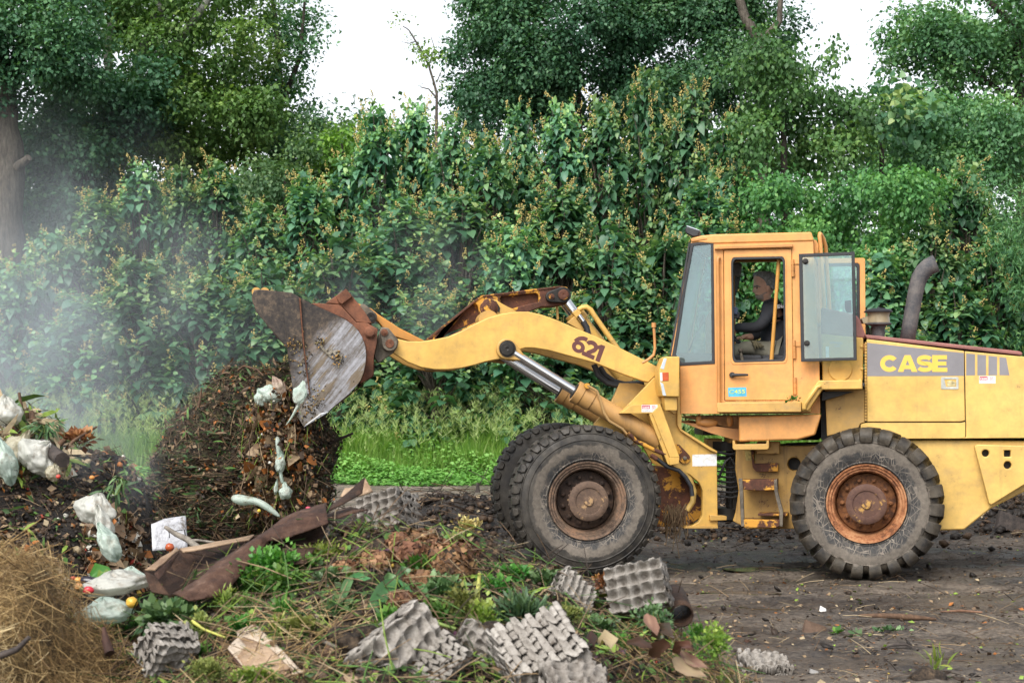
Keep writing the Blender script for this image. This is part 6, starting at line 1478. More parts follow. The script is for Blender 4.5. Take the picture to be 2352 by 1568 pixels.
def h_near(x, y): return max(h_front(x, y), h_straw(x, y) if x < -.8 else -9)
def fy(px, py, Y, off=.03):
    'bring a thing forward until it lies on the near heap instead of inside it'
    if Y > 8.6: return Y
    p = onto(h_near, px, py, 4.9, 8.6, 120)
    return min(Y, p.y - off) if p.z <= h_near(p.x, p.y) + .01 else Y
CARD = mat_soil('wet_cardboard', [(.34, (.022, .010, .006)), (.46, (.050, .023, .014)), (.58, (.085, .044, .028)), (.70, (.17, .105, .075))], 3)
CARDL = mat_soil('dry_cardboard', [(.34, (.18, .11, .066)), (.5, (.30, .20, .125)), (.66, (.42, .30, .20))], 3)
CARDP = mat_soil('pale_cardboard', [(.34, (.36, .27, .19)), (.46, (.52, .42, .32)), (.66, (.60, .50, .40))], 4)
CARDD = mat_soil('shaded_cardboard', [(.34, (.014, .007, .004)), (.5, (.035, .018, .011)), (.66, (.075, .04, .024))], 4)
def sheet(name, corners, mat, parent, nu=14, nv=10, rough=.02, fold=0, thick=.006, seed=0, bend=0.0):
    'a bent sheet over four corners (picture x, picture y, distance), creased and crumpled'
    P4 = [at(c[0], c[1], fy(*c, .05)) for c in corners]; vs = []
    nrm_ = (P4[1] - P4[0]).cross(P4[3] - P4[0]).normalized()
    for j in range(nv + 1):
        for i in range(nu + 1):
            u, v = i / nu, j / nv
            p = (P4[0] * (1 - u) + P4[1] * u) * (1 - v) + (P4[3] * (1 - u) + P4[2] * u) * v
            d = rough * mnoise.fractal(p * 3.2 + Vector((seed, 0, 0)), 1, 2, 3) + rough * .7 * abs(mnoise.noise(p * 6 + Vector((0, seed, 0)))) + bend * 4 * v * (1 - v)
            if fold: d += fold * abs(((u * 2.0 + .3 * v) % 1) - .5)
            vs.append(p + nrm_ * d)
    mb = MB(); mb.add(vs, [[j * (nu + 1) + i, j * (nu + 1) + i + 1, (j + 1) * (nu + 1) + i + 1, (j + 1) * (nu + 1) + i] for j in range(nv) for i in range(nu)])
    return mb.build(name, mat, parent, solid=thick, smooth=55)
CDY = 0.0
def S(q, *ys): return [(x, y, Y - CDY) for (x, y), Y in zip(q, ys)]
CDY = .9
ct = empty('crumpled_carton', at(600, 1290, 7.0)); tag(ct, 'long crumpled wet brown cardboard carton sprawled between the heaps', 'cardboard box')
def strip_sheet(name, A, B, mat, parent, nu=60, nv=12, bulge=.05, rough=.02, seed=0, thick=.006):
    'a long bent sheet between two edge lines (picture x, picture y, distance)'
    def along(L, u):
        P_ = [at(a, b, fy(a, b, c, .04)) for a, b, c in L]; ds = [0]
        for i in range(len(P_) - 1): ds.append(ds[-1] + math.hypot(L[i + 1][0] - L[i][0], L[i + 1][1] - L[i][1]))
        t = u * ds[-1]
        for i in range(len(P_) - 1):
            if t <= ds[i + 1] + 1e-9: return P_[i].lerp(P_[i + 1], (t - ds[i]) / max(1e-6, ds[i + 1] - ds[i]))
        return P_[-1]
    vs = []
    EA = [along(A, i / nu) for i in range(nu + 1)]; EB = [along(B, i / nu) for i in range(nu + 1)]
    for j in range(nv + 1):
        v = j / nv
        for i in range(nu + 1):
            p = EA[i].lerp(EB[i], v); q = p * 2.6 + Vector((seed, 0, 0))
            d = bulge * 4 * v * (1 - v) * (1 + .6 * mnoise.noise(p * 1.5)) + rough * mnoise.noise(q) + rough * 1.3 * abs(mnoise.noise(q * 2.3)) - rough * .9 * abs(mnoise.noise(Vector((q.x * 5, q.y, q.z * 1.3))))
            vs.append(p + Vector((0, -1, .35)).normalized() * d)
    mb = MB(); mb.add(vs, [[j * (nu + 1) + i, j * (nu + 1) + i + 1, (j + 1) * (nu + 1) + i + 1, (j + 1) * (nu + 1) + i] for j in range(nv) for i in range(nu)])
    return mb.build(name, mat, parent, solid=thick, smooth=50)
strip_sheet('front_panel', S(zB((338, 1215), (560, 1070), (700, 950), (900, 810), (1060, 712), (1240, 572), (1420, 510), (1592, 452)), 7.6, 7.7, 7.8, 7.9, 8.0, 8.15, 8.2, 8.3),
            S(zB((480, 1266), (720, 1215), (810, 1150), (960, 960), (1108, 768), (1250, 738), (1400, 692), (1606, 624)), 7.45, 7.5, 7.55, 7.7, 7.85, 7.85, 7.85, 7.9), CARD, ct, 70, 14, .045, .03, 1)
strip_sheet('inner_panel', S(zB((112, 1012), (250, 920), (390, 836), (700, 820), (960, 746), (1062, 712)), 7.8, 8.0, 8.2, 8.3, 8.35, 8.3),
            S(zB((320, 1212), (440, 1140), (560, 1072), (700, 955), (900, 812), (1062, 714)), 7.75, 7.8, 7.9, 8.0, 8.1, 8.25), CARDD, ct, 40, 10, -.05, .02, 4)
sheet('rim_flap', S(zB((395, 838), (420, 868), (960, 775), (1000, 740)), 8.1, 8.0, 8.2, 8.35), CARDL, ct, 20, 4, .01, .0, seed=6)
sheet('end_flap', S(zB((112, 1012), (195, 1020), (392, 845), (372, 832)), 7.6, 7.55, 7.9, 8.0), CARDL, ct, 12, 6, .015, .0, seed=7)
sheet('end_flap', S(zB((195, 1025), (215, 1090), (330, 960), (398, 845)), 7.5, 7.45, 7.7, 7.85), CARD, ct, 10, 6, .015, .0, seed=8)
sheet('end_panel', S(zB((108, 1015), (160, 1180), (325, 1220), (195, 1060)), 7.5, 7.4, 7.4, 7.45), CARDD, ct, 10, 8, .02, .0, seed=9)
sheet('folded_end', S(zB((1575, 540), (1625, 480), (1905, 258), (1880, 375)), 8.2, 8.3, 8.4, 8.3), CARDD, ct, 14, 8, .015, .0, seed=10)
sheet('folded_end', S(zB((1700, 400), (1740, 340), (1900, 255), (1968, 365)), 8.4, 8.45, 8.5, 8.45), CARDL, ct, 10, 6, .012, .0, seed=11, bend=.02)
sheet('curled_end', S(zB((1580, 600), (1660, 640), (1880, 620), (1930, 510)), 8.1, 8.0, 8.0, 8.2), CARDD, ct, 16, 8, .01, .0, seed=12, bend=-.05)
sheet('curled_end', S(zB((1570, 570), (1580, 610), (1930, 515), (1780, 500)), 8.3, 8.15, 8.25, 8.4), CARD, ct, 16, 8, .01, .0, seed=13)
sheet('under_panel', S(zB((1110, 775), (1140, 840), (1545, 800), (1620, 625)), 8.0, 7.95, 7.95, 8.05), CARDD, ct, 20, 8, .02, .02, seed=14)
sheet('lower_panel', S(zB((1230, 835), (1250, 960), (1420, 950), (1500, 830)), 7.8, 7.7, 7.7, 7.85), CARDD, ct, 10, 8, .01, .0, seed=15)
CDY = 0.0
bx = empty('folded_cardboard', at(590, 1500, 6.1)); tag(bx, 'flat folded pale cardboard lying in front, torn at its edges', 'cardboard')
sheet('upper_sheet', S(zC((240, 935), (400, 882), (845, 1290), (380, 1372)), 6.25, 6.35, 6.05, 5.85), CARDP, bx, 18, 14, .016, .0, seed=21)
sheet('lower_sheet', S(zC((165, 1110), (300, 1000), (800, 1330), (370, 1400)), 6.0, 6.2, 5.95, 5.8), CARDL, bx, 16, 12, .014, .0, seed=22, bend=-.02)
sheet('folded_flap', S(zC((158, 1105), (250, 1010), (420, 1200), (372, 1350)), 5.98, 6.1, 5.95, 5.8), CARDP, bx, 12, 10, .010, .0, seed=24)
sheet('torn_edge', S(zC((160, 1110), (215, 1210), (375, 1390), (372, 1350)), 5.97, 5.9, 5.78, 5.8), CARD, bx, 12, 4, .012, .0, seed=23)
tag(sheet('cardboard_piece', S(zC((810, 1240), (860, 1130), (1440, 1110), (1330, 1270)), 5.9, 6.15, 6.2, 5.9), CARD, None, 14, 6, .012, seed=25), 'flat wet brown cardboard piece beside the grey egg trays', 'cardboard')
tag(sheet('cardboard_piece', S(zC((1200, 1340), (1260, 1310), (1330, 1360), (1250, 1411)), 5.7, 5.8, 5.8, 5.65), CARDL, None, 8, 5, .01, seed=26), 'small tan cardboard scrap at the bottom edge left of the trays', 'cardboard')
tag(sheet('cardboard_piece', S(zA((1235, 680), (1260, 775), (1340, 780), (1290, 690)), 7.3, 7.2, 7.2, 7.3), CARDL, None, 8, 5, .01, seed=27), 'small tan cardboard flap tucked under the left end of the carton', 'cardboard')
# white box with its printed frame
wb = empty('white_carton', at(388, 1235, 10.2)); tag(wb, 'dirty white cardboard box stuck upright in the compost', 'box')
WBX = mat_soil('stained_white_card', [(.36, (.14, .12, .10)), (.46, (.46, .46, .48)), (.66, (.62, .62, .65))], 3)
sheet('front_side', S(zD((1290, 1340), (1585, 1268), (1600, 1540), (1300, 1560)), 10.1, 10.25, 10.15, 10.0), WBX, wb, 10, 8, .008, seed=31)
sheet('top_side', S(zD((1290, 1340), (1400, 1285), (1580, 1262), (1585, 1270)), 10.1, 10.3, 10.4, 10.25), WBX, wb, 8, 5, .006, seed=32)
mb = MB()
for a, b in (((1435, 1400), (1570, 1380)), ((1570, 1380), (1580, 1430)), ((1440, 1400), (1446, 1450)), ((1505, 1440), (1580, 1430))):
    (x0, y0), (x1, y1) = zD(a, b); mb.prism([at(x, y, 10.03) for x, y in stroke([(x0, y0), (x1, y1)], 1.6)], (0, .01, 0))
mb.build('printed_lines', BLACK, wb)

# ---- egg trays: one moulded sheet, stacked or single
TRAYM = NT('moulded_pulp'); f_ = TRAYM.noise(7, 6, .65); g_ = TRAYM.noise(70, 4, .7)
oi_ = TRAYM.n('ShaderNodeObjectInfo')
c_ = TRAYM.ramp(TRAYM.math('ADD', TRAYM.math('MULTIPLY', f_, .6), TRAYM.math('MULTIPLY', g_, .4)), [(.34, (.12, .105, .088)), (.48, (.31, .285, .255)), (.64, (.48, .45, .41))])
c_ = TRAYM.mix(TRAYM.math('MULTIPLY', oi_.outputs['Random'], .35), c_, (.12, .10, .085))
c_ = TRAYM.mix(TRAYM.ramp(TRAYM.noise(9, 6, .7), [(.52, 0.0), (.64, .8)]), c_, (.055, .04, .028))
TRAYM = TRAYM.done(TRAYM.bsdf(c_, .95, 0, TRAYM.bump(TRAYM.math('ADD', g_, TRAYM.math('MULTIPLY', TRAYM.noise(160, 3), .6)), .6, .006), .1))
def tray_mesh(seed, nx=5, ny=4, pitch=.058, h=.060, res=9, crush=.010):
    V, Fq = [], []; NX, NY = nx * res, ny * res; q = random.Random(seed)
    for j in range(NY + 1):
        for i in range(NX + 1):
            x = i / res; y = j / res
            s = sin(pi * (x + .0) * 1.0) * sin(pi * (y + .0))
            c = cos(pi * x) * cos(pi * y)
            z = max(-1, min(1, 1.9 * (abs(sin(pi * x) * sin(pi * y)) * -1.0 + .42 + .5 * max(0, c) ** 3)))
            if i in (0, NX) or j in (0, NY):
                t = (x if j in (0, NY) else y); z = max(-.9, min(.9, 3.2 * sin(2 * pi * t)))
            p = Vector(((x - nx / 2) * pitch, (y - ny / 2) * pitch, z * h / 2))
            p += Vector((mnoise.noise(p * 9 + Vector((seed, 0, 0))), mnoise.noise(p * 9 + Vector((0, seed, 0))), 1.4 * mnoise.noise(p * 7 + Vector((0, 0, seed))))) * crush
            V.append(p)
    for j in range(NY):
        for i in range(NX): a = j * (NX + 1) + i; Fq.append([a, a + 1, a + NX + 2, a + NX + 1])
    mb = MB(); mb.add(V, Fq); o = mb.build('egg_tray', TRAYM, None, smooth=50); me = o.data; bpy.data.objects.remove(o); return me
TRM = [tray_mesh(s) for s in (1, 2, 3)]; TRMC = [tray_mesh(s, crush=.03) for s in (5, 6)]
def tray(p, rot, label, me=None, sc=1.0, group='grey egg trays on the foreground heap'):
    o = bpy.data.objects.new('egg_tray', me or TRM[0]); COL.objects.link(o); o.location = p; o.rotation_euler = rot; o.scale = (sc,) * 3
    md = o.modifiers.new('thickness', 'SOLIDIFY'); md.thickness = .0055; md.offset = 0
    return tag(o, label, 'egg tray', group)
ORD = ['outermost', 'second', 'third', 'fourth', 'fifth', 'sixth', 'seventh']
def stack(px, py, Y, ex, nn, n, gap, where, sc=1.0, mes=None):
    'trays nested along nn (the first one counts as outermost), their long side along ex'
    nn = Vector(nn).normalized(); ex = Vector(ex); ex = (ex - nn * ex.dot(nn)).normalized(); ey = nn.cross(ex); c = at(px, py, Y)
    rot = Matrix((ex, ey, nn)).transposed().to_euler()
    for i in range(n):
        k = (n - 1) / 2 - i
        tray(c + nn * gap * k + ex * R.uniform(-.008, .008) + ey * R.uniform(-.006, .006), [a + R.uniform(-.025, .025) for a in rot], 'grey egg tray, ' + ORD[i] + ' of ' + where, (mes or TRM)[i % len(mes or TRM)], sc)
stack(1238, 1512, 5.95, (1, 0, .08), (.42, -.66, -.60), 6, .040, 'the big leaning stack, right of centre', 1.0)
stack(925, 1500, 5.9, (.75, .2, .62), (.55, -.70, .42), 5, .034, 'the pale stack at the bottom centre', 1.05, TRMC + TRM)
stack(1020, 1522, 5.85, (.8, .1, .55), (.72, -.3, -.55), 4, .030, 'the dark wedge between two big stacks', .62, TRM)
stack(1310, 1362, 7.0, (.8, .1, -.5), (.62, -.55, .5), 4, .030, 'the small stack below the front tyre', .60)
stack(1470, 1352, 7.0, (.98, .15, .1), (-.25, -.93, .28), 4, .036, 'the stack standing on edge beside the tyre', .86)
stack(385, 1490, 6.0, (.8, .2, -.45), (.5, -.6, -.55), 4, .030, 'the dark crushed stack beside the straw', .62, TRMC)
stack(892, 1182, 8.6, (1, .3, .1), (-.45, -.85, .2), 7, .032, 'the pale stack behind the carton end', .85)
stack(1315, 1562, 5.75, (1, .1, .06), (.1, -.35, .93), 2, .03, 'the pair at the bottom edge', .8, TRMC)
stack(1085, 1500, 6.1, (.4, .1, .9), (-.1, -.97, .2), 2, .03, 'the dark pair beside the wedge', .70, TRMC)
g_p = onto(gz, 1755, 1545, 9.2, 11); stack(1755, 1530, g_p.y, (1, .1, .05), (.05, -.25, .95), 3, .034, 'the lone lump on the mud', 1.05, TRMC)
tr_ = MB(); c0 = at(1556, 1392, 7.05); tr_.tube([c0 + Vector((0, .18, .02)), c0 + Vector((.01, -.07, -.03))], [.055, .05], 14, caps=False); tag(tr_.build('cardboard_tube', CARDD, None, origin=c0, solid=.006), 'dark open-ended cardboard tube beside the trays standing on edge', 'cardboard tube')

# ---- plastic bags
def mat_bag(name, a, b, stain=(.24, .15, .07)):
    n = NT(name); f = n.noise(5, 5, .6); w = n.noise(1, 6, .7, n.turned(.5, (14, 14, 4))); w2 = n.noise(26, 4, .6)
    c = n.ramp(f, [(.35, a), (.65, b)]); c = n.mix(n.ramp(n.noise(8, 7, .7), [(.54, 0.0), (.66, .6)]), c, stain); c = n.mix(n.ramp(n.voro(30), [(.06, .8), (.12, 0.0)]), c, (.05, .035, .02))
    p = n.bsdf(c, .24, 0, n.bump(n.math('ADD', n.punch(w, 2.2), n.math('MULTIPLY', w2, .5)),   .55, .02), .5); t = n.n('ShaderNodeBsdfTranslucent'); n.l(c, t.inputs[0])
    m = n.n('ShaderNodeMixShader'); m.inputs[0].default_value = .40; n.l(p, m.inputs[1]); n.l(t.outputs[0], m.inputs[2]); return n.done(m.outputs[0])
BAGG = mat_bag('pale_green_bag', (.50, .62, .54), (.70, .78, .70)); BAGW = mat_bag('milky_bag', (.56, .56, .50), (.76, .76, .70)); BAGY = mat_bag('soiled_bag', (.46, .42, .29), (.64, .60, .46), (.25, .13, .05))
def bag(px, py, Y, rx, ry, label, mat=None, seed=0, rot=0.0, depth=None, knot=None, name='plastic_bag'):
    'sagging wrinkled bag; rx, ry are its half sizes in the picture'
    Y = fy(px, py, Y, -.02); k = Y / F; c = at(px, py, Y); a_, b_ = 72, 50; vs, fs_ = [], []; ca, sa = cos(rot), sin(rot); dp = (depth or (rx + ry) / 2) * k
    for i in range(b_ + 1):
        t = -pi / 2 + pi * i / b_
        for j in range(a_):
            q = 2 * pi * j / a_; d = Vector((cos(t) * cos(q), cos(t) * sin(q), sin(t))); s = Vector((seed * 3.1, seed, 0))
            m = 1 + .24 * mnoise.noise(d * 1.7 + s) + .05 * mnoise.noise(d * 4 + s) - .13 * abs(sin(6.5 * q + 2.5 * mnoise.noise(d * 2 + s))) * abs(d.z) ** 1.5 - .05 * abs(mnoise.noise(Vector((d.x * 6, d.y * 5, d.z * 2)) + s)) - .02 * abs(mnoise.noise(d * 13 + s))
            kn = max(0, d.z) ** 5; m *= 1 + (knot or .28) * kn; pin = 1 - .72 * max(0, d.z - .35) ** 1.2
            x, z = d.x * rx * k * m * pin, d.z * ry * k * m; vs.append(c + Vector((x * ca + z * sa, d.y * dp * m, -x * sa + z * ca)))
    for i in range(b_):
        for j in range(a_): fs_.append([i * a_ + j, i * a_ + (j + 1) % a_, (i + 1) * a_ + (j + 1) % a_, (i + 1) * a_ + j])
    mb = MB(); mb.add(vs, fs_); return tag(mb.build(name, mat or BAGG, None, origin=c, smooth=75), label, 'plastic bag')
bag(12, 950, 11.6, 40, 34, 'plump pale green bag at the top of the left heap by the picture edge', BAGW, 1)
bag(36, 1040, 11.2, 34, 50, 'soiled cream bag slumped down the left heap below the upright stick', BAGY, 2, .5)
bag(84, 1050, 11.1, 54, 36, 'long milky bag sliding down the middle of the left heap', BAGW, 3, .7)
bag(12, 1062, 10.9, 26, 50, 'light blue-green bag at the left edge, halfway down the left heap', BAGG, 4, -.3)
bag(122, 1085, 10.9, 18, 20, 'small tied bag end below the long milky bag', BAGY, 5, .3)
bag(218, 1172, 9.9, 48, 32, 'big milky bag bulging from the black compost', BAGW, 6, .25)
bag(240, 1205, 9.8, 18, 40, 'wrinkled tail of milky plastic hanging below the big milky bag', BAGW, 7, -.35)
bag(252, 1250, 9.4, 24, 42, 'green-stained food bag left of the dirty white box', BAGG, 8, -.5)
bag(262, 1340, 7.1, 82, 26, 'wide flattened white plastic film under the radishes', BAGW, 9, -.12, 90)
bag(240, 1405, 6.75, 66, 30, 'clear bag of peelings lying in front of the white film', BAGG, 10, -.1, 80)
bag(300, 1322, 7.2, 34, 16, 'small cabbage-green plastic sheet by the carton end', BAGG, 11, .1)
bag(622, 905, 15.85, 30, 20, 'pale green bag bulging out of the bucket mouth, uppermost of the falling bags', BAGG, 12, .25)
bag(600, 915, 15.85, 16, 18, 'small mint bag beside the uppermost falling bag', BAGG, 13, -.3)
bag(640, 890, 15.85, 16, 24, 'pinkish food bag squeezed under the bucket side', mat_bag('pinkish_bag', (.45, .30, .24), (.55, .46, .36)), 14, -.4)
bag(688, 905, 15.6, 16, 24, 'pale green plastic scrap caught over the bucket rib', BAGG, 15, .3, 6)
bag(655, 1130, 15.72, 15, 18, 'round grey-green tied bag falling below the bucket', BAGG, 16, 0, None, .3)
bag(644, 1065, 15.72, 11, 24, 'narrow pale green bag falling above the round tied one', BAGG, 17, .15)
bag(634, 1120, 15.72, 5, 16, 'thin torn plastic strip falling beside the round tied bag', BAGG, 18, .1)
def ribbon(name, pts, rad, mat, label, cat, Y, flat=.5, seg=9):
    P_ = [at(x, y, Y if not hasattr(Y, '__len__') else Y[i]) for i, (x, y) in enumerate(pts)]
    mb = MB(); mb.tube(P_, rad, seg, flat=flat); return tag(mb.build(name, mat, None, origin=P_[0], smooth=60, sub=1), label, cat)
ribbon('plastic_bag', [(530, 1142), (545, 1145), (562, 1150), (585, 1148), (605, 1158), (625, 1172), (645, 1188)], [.03, .085, .075, .05, .055, .045, .02], BAGG, 'twisted pale bag flung sideways across the dark mound', 'plastic bag', 15.75, .7)
ribbon('plastic_bag', [(688, 925), (680, 940), (668, 962), (655, 978)], [.05, .04, .022, .01], BAGG, 'stretched strip of pale plastic hanging from the bucket corner', 'plastic bag', 15.65, .4)
ribbon('plastic_bag', [(636, 1000), (640, 1025), (641, 1050), (644, 1090), (650, 1112)], [.045, .06, .04, .03, .045], BAGG, 'long torn strip of bag dangling in the falling food waste', 'plastic bag', 15.72, .5)

# ---- falling food waste
r = np.random.default_rng(91); P_, S_, T_ = [], [], []
def fall(cx, cy, sx, sy, n, s0, s1, pal, Y=16.12, sYd=.14):
    for i in range(n):
        x, y = r.normal(cx, sx), r.normal(cy, sy)
        if y > 1205: continue
        P_.append(at(x, y, r.normal(Y, sYd))); S_.append(r.uniform(s0, s1)); T_.append((r.choice(pal) + .5) / 14)
for cy in range(905, 1180, 22):
    cx = 640 - (cy - 905) * .02 + 8 * sin(cy * .05); fall(cx, cy, 22 + (cy - 900) * .06, 14, 230, .012, .06, [BR0, BR1, BR1, DK1, DK1, BR1, TAN, ORA, DK0])
fall(690, 985, 10, 22, 60, .02, .06, [BR1, TAN, DK1]); fall(640, 1020, 34, 70, 120, .012, .04, [ORA, ORA, REDC, YELC, WHI, YG, PALE], 15.95)
fall(620, 1140, 60, 40, 200, .01, .045, [BR0, BR1, DK0, DK1]); fall(700, 1050, 30, 60, 260, .01, .05, [DK0, DK1, BR0]); fall(520, 960, 120, 110, 60, .006, .018, [DK1, TAN, BR0], 15.6, .5)
nP = len(P_); ax = r.normal(0, 1, (nP, 3)); V, T, Nn = place(LUMP_V, LUMP_T, P_, ax, r.normal(0, 1, (nP, 3)), S_, T_)
m2 = 3600; q = [at(640 + 14 * sin(yy * .045) + r.normal(0, 20 + (yy - 900) * .09), yy, r.normal(16.05, .13)) for yy in r.uniform(895, 1190, m2)]
v2 = place(OVAL_V, OVAL_T, q, np.stack([r.normal(0, .8, m2), r.normal(0, .8, m2), r.normal(-.5, .8, m2)], 1), r.normal(0, 1, (m2, 3)), r.uniform(.02, .10, m2), TV([DK1, BR0, TAN, ORA, BR1, BR1, TAN, TAN, ORA, PALE, GR0, DK1], r, m2))
q = [at(640 + 10 * sin(yy * .05) + r.normal(0, 24), yy, r.normal(15.97, .08)) for yy in r.uniform(900, 1150, 420)]
v4 = place(HEART_V, HEART_T, q, r.normal(0, 1, (420, 3)), r.normal(0, 1, (420, 3)), r.uniform(.07, .17, 420), TV([BR0, BR1, TAN, TAN, TAN, ORA, ORA, PALE, PALE], r, 420))
q = [at(r.normal(640, 42), r.uniform(900, 1190), r.normal(16.0, .12)) for _ in range(700)]
v3 = place(STEM_V, STEM_T, q, np.stack([r.normal(0, .5, 700), r.normal(0, .5, 700), r.normal(-1, .4, 700)], 1), r.normal(0, 1, (700, 3)), r.uniform(.08, .3, 700), TV([BR1, TAN, YG, BR0], r, 700))
V, T, Nn, _ = merge([(V, T, Nn), v2, v3, v4]); kind(np_obj('food_waste', np_mesh('food_waste', V, T, LITTER, Nn, smooth=False)), 'stuff', 'brown and orange food waste pouring from the bucket')

# ---- sticks, log, branches
WOOD = mat_rust('bark_stick', (.05, .03, .02), (.17, .10, .06), rough=.85, scale=20); WOODG = mat_rust('grey_stick', (.11, .095, .08), (.27, .24, .20), rough=.85, scale=20); WOODD = mat_rust('dark_wet_log', (.02, .017, .016), (.09, .07, .06), rough=.7, scale=8)
def stick(pts, rad, label, mat=WOOD, cat='stick', name='stick'):
    P_ = [at(p[0], p[1], fy(*p, .02)) for p in pts]; n = len(P_); rad = [rad * (1 - .45 * i / (n - 1)) for i in range(n)] if not hasattr(rad, '__len__') else rad
    mb = MB(); mb.tube(P_, rad, 9); return tag(mb.build(name, mat, None, origin=P_[0], smooth=50), label, cat)
stick([(50, 955, 11.8), (48, 930, 11.8), (44, 901, 11.8)], .018, 'thin stick poking straight up from the top of the left heap')
stick([(75, 962, 11.8), (73, 948, 11.8), (71, 943, 11.8)], .025, 'short stub of cut branch beside the thin upright stick')
stick([(95, 1020, 11.2), (120, 1038, 11.1), (143, 1056, 10.9)], [.042, .047, .052], 'thick dark wet log lying on the left heap', WOODD, 'log', 'log')
stick([(137, 1020, 11.2), (150, 1008, 11.2), (158, 991, 11.2)], .022, 'dark snapped stick angled up behind the log')
stick([(163, 1018, 11), (175, 1008, 11), (205, 990, 11.1), (222, 980, 11.2)], .012, 'fine twig with dead orange leaves reaching right over the left heap')
stick([(380, 1210, 10.0), (402, 1225, 9.95), (430, 1238, 9.9), (455, 1258, 9.85), (482, 1280, 9.8)], [.012, .016, .019, .022, .024], 'grey forked branch in front of the dirty white box', WOODG, 'branch', 'branch')
stick([(425, 1240, 9.92), (455, 1240, 9.9), (500, 1246, 9.9), (540, 1252, 9.9)], .009, 'long grey twig trailing right from the forked branch', WOODG)
stick([(760, 1015, 16.6), (780, 1008, 16.5), (810, 995, 16.4)], .022, 'dark broken branch sticking out right from the mound under the bucket', WOODD, 'branch', 'branch')
stick([(455, 935, 16.4), (460, 915, 16.4), (463, 890, 16.4)], .016, 'thin dark twig standing on the left shoulder of the mound')
stick([(547, 850, 16.5), (560, 840, 16.4), (590, 848, 16.4), (605, 862, 16.3)], .012, 'curved reddish twig on the crest of the mound')
stick([(238, 1440, 5.9), (243, 1470, 5.88), (252, 1500, 5.85)], [.006, .015, .019], 'reddish splintered stake standing beside the straw', mat_rust('red_stake', (.025, .012, .009), (.085, .042, .03), scale=12), 'stake', 'stake')
stick([(0, 1505, 5.5), (40, 1490, 5.5), (68, 1462, 5.5)], .014, 'dark bark piece lying on the straw at the lower left edge', WOODD)
stick(S(zC((580, 965), (700, 900), (820, 850)), 6.3, 6.35, 6.4), .011, 'grey bare stick behind the folded pale cardboard', WOODG)
stick(S(zC((985, 905), (965, 830), (940, 770)), 6.3, 6.35, 6.4), .012, 'short whitish stick standing in the middle of the heap', WOODG)
stick(S(zC((870, 1060), (1000, 1010), (1130, 910)), 6.1, 6.15, 6.2), .011, 'slanting grey-brown stick above the flat wet cardboard')
stick(S(zC((1000, 1030), (1110, 1080), (1215, 1110)), 6.05, 6.05, 6.0), .009, 'thin grey stick crossing toward the pale tray stack', WOODG)
stick(S(zC((1035, 1170), (1080, 1020), (1165, 890)), 6.0, 6.1, 6.2), .012, 'brown stick leaning upright left of the dark root ball')
GSTEM = mat_plain('green_stem', (.20, .28, .07), .5, var=.3, scale=20); YSTEM = mat_plain('yellow_stem', (.42, .42, .09), .5, var=.25, scale=20)
for i, (a, lab) in enumerate([
    ([(1870, 640, 6.7), (2000, 665, 6.7), (2200, 690, 6.7)], 'cut green stem lying uppermost among the stems on the right crest'),
    ([(1950, 735, 6.5), (2060, 745, 6.5), (2150, 760, 6.5)], 'short cut green stem second below the right crest'),
    ([(1880, 890, 6.2), (2050, 880, 6.2), (2200, 925, 6.2)], 'bent green stem arching above the dark egg tray pair'),
    ([(1820, 790, 6.4), (1900, 920, 6.2), (1985, 1040, 6.0)], 'long green stem running down toward the big pale tray stack'),
    ([(2000, 640, 6.6), (2090, 720, 6.5), (2160, 830, 6.4)], 'green stem slanting down between the flower heads and trays')]):
    stick(S(zC(*[(x, y) for x, y, _ in a]), *[Y for _, _, Y in a]), .010, lab, GSTEM, 'plant stem', 'plant_stem')
stick(S(zE((130, 420), (170, 520), (215, 620)), 6.9, 6.85, 6.8), .010, 'thin green-brown stem standing up left of the thick cut cane', GSTEM, 'plant stem', 'plant_stem')
stick(S(zE((268, 750), (282, 580), (298, 425)), 6.5, 6.5, 6.5), .012, 'thick cut cane standing up in the middle right of the heap', YSTEM, 'plant stem', 'plant_stem')
ystem = S(zC((430, 610), (560, 520), (720, 415), (900, 310), (1060, 250), (1290, 265)), 7.0, 7.0, 7.1, 7.1, 7.2, 7.2)
stick(ystem, .010, 'long yellow-green weed stalk arching over the crest of the heap', YSTEM, 'plant stem', 'plant_stem')
stick(S(zA((1640, 1040), (1740, 1110), (1920, 1178)), 6.3, 6.25, 6.2), .007, 'thin yellow stalk lying left of the folded pale cardboard', YSTEM, 'plant stem', 'plant_stem')
for i, (a, lab) in enumerate([([(1190, 470), (1080, 500), (900, 550), (870, 620)], 'pale curled root stem, left of the long drooping leaf'), ([(1130, 560), (1000, 640), (880, 690), (820, 660)], 'pale looping root stem lower left of the drooping leaf'), ([(1300, 365), (1200, 440), (1080, 520)], 'pale green stem leading up to the brown flower heads')]):
    stick(S(zC(*a), *[6.9 - .05 * k for k in range(len(a))]), .007, lab, YSTEM, 'plant stem', 'plant_stem')

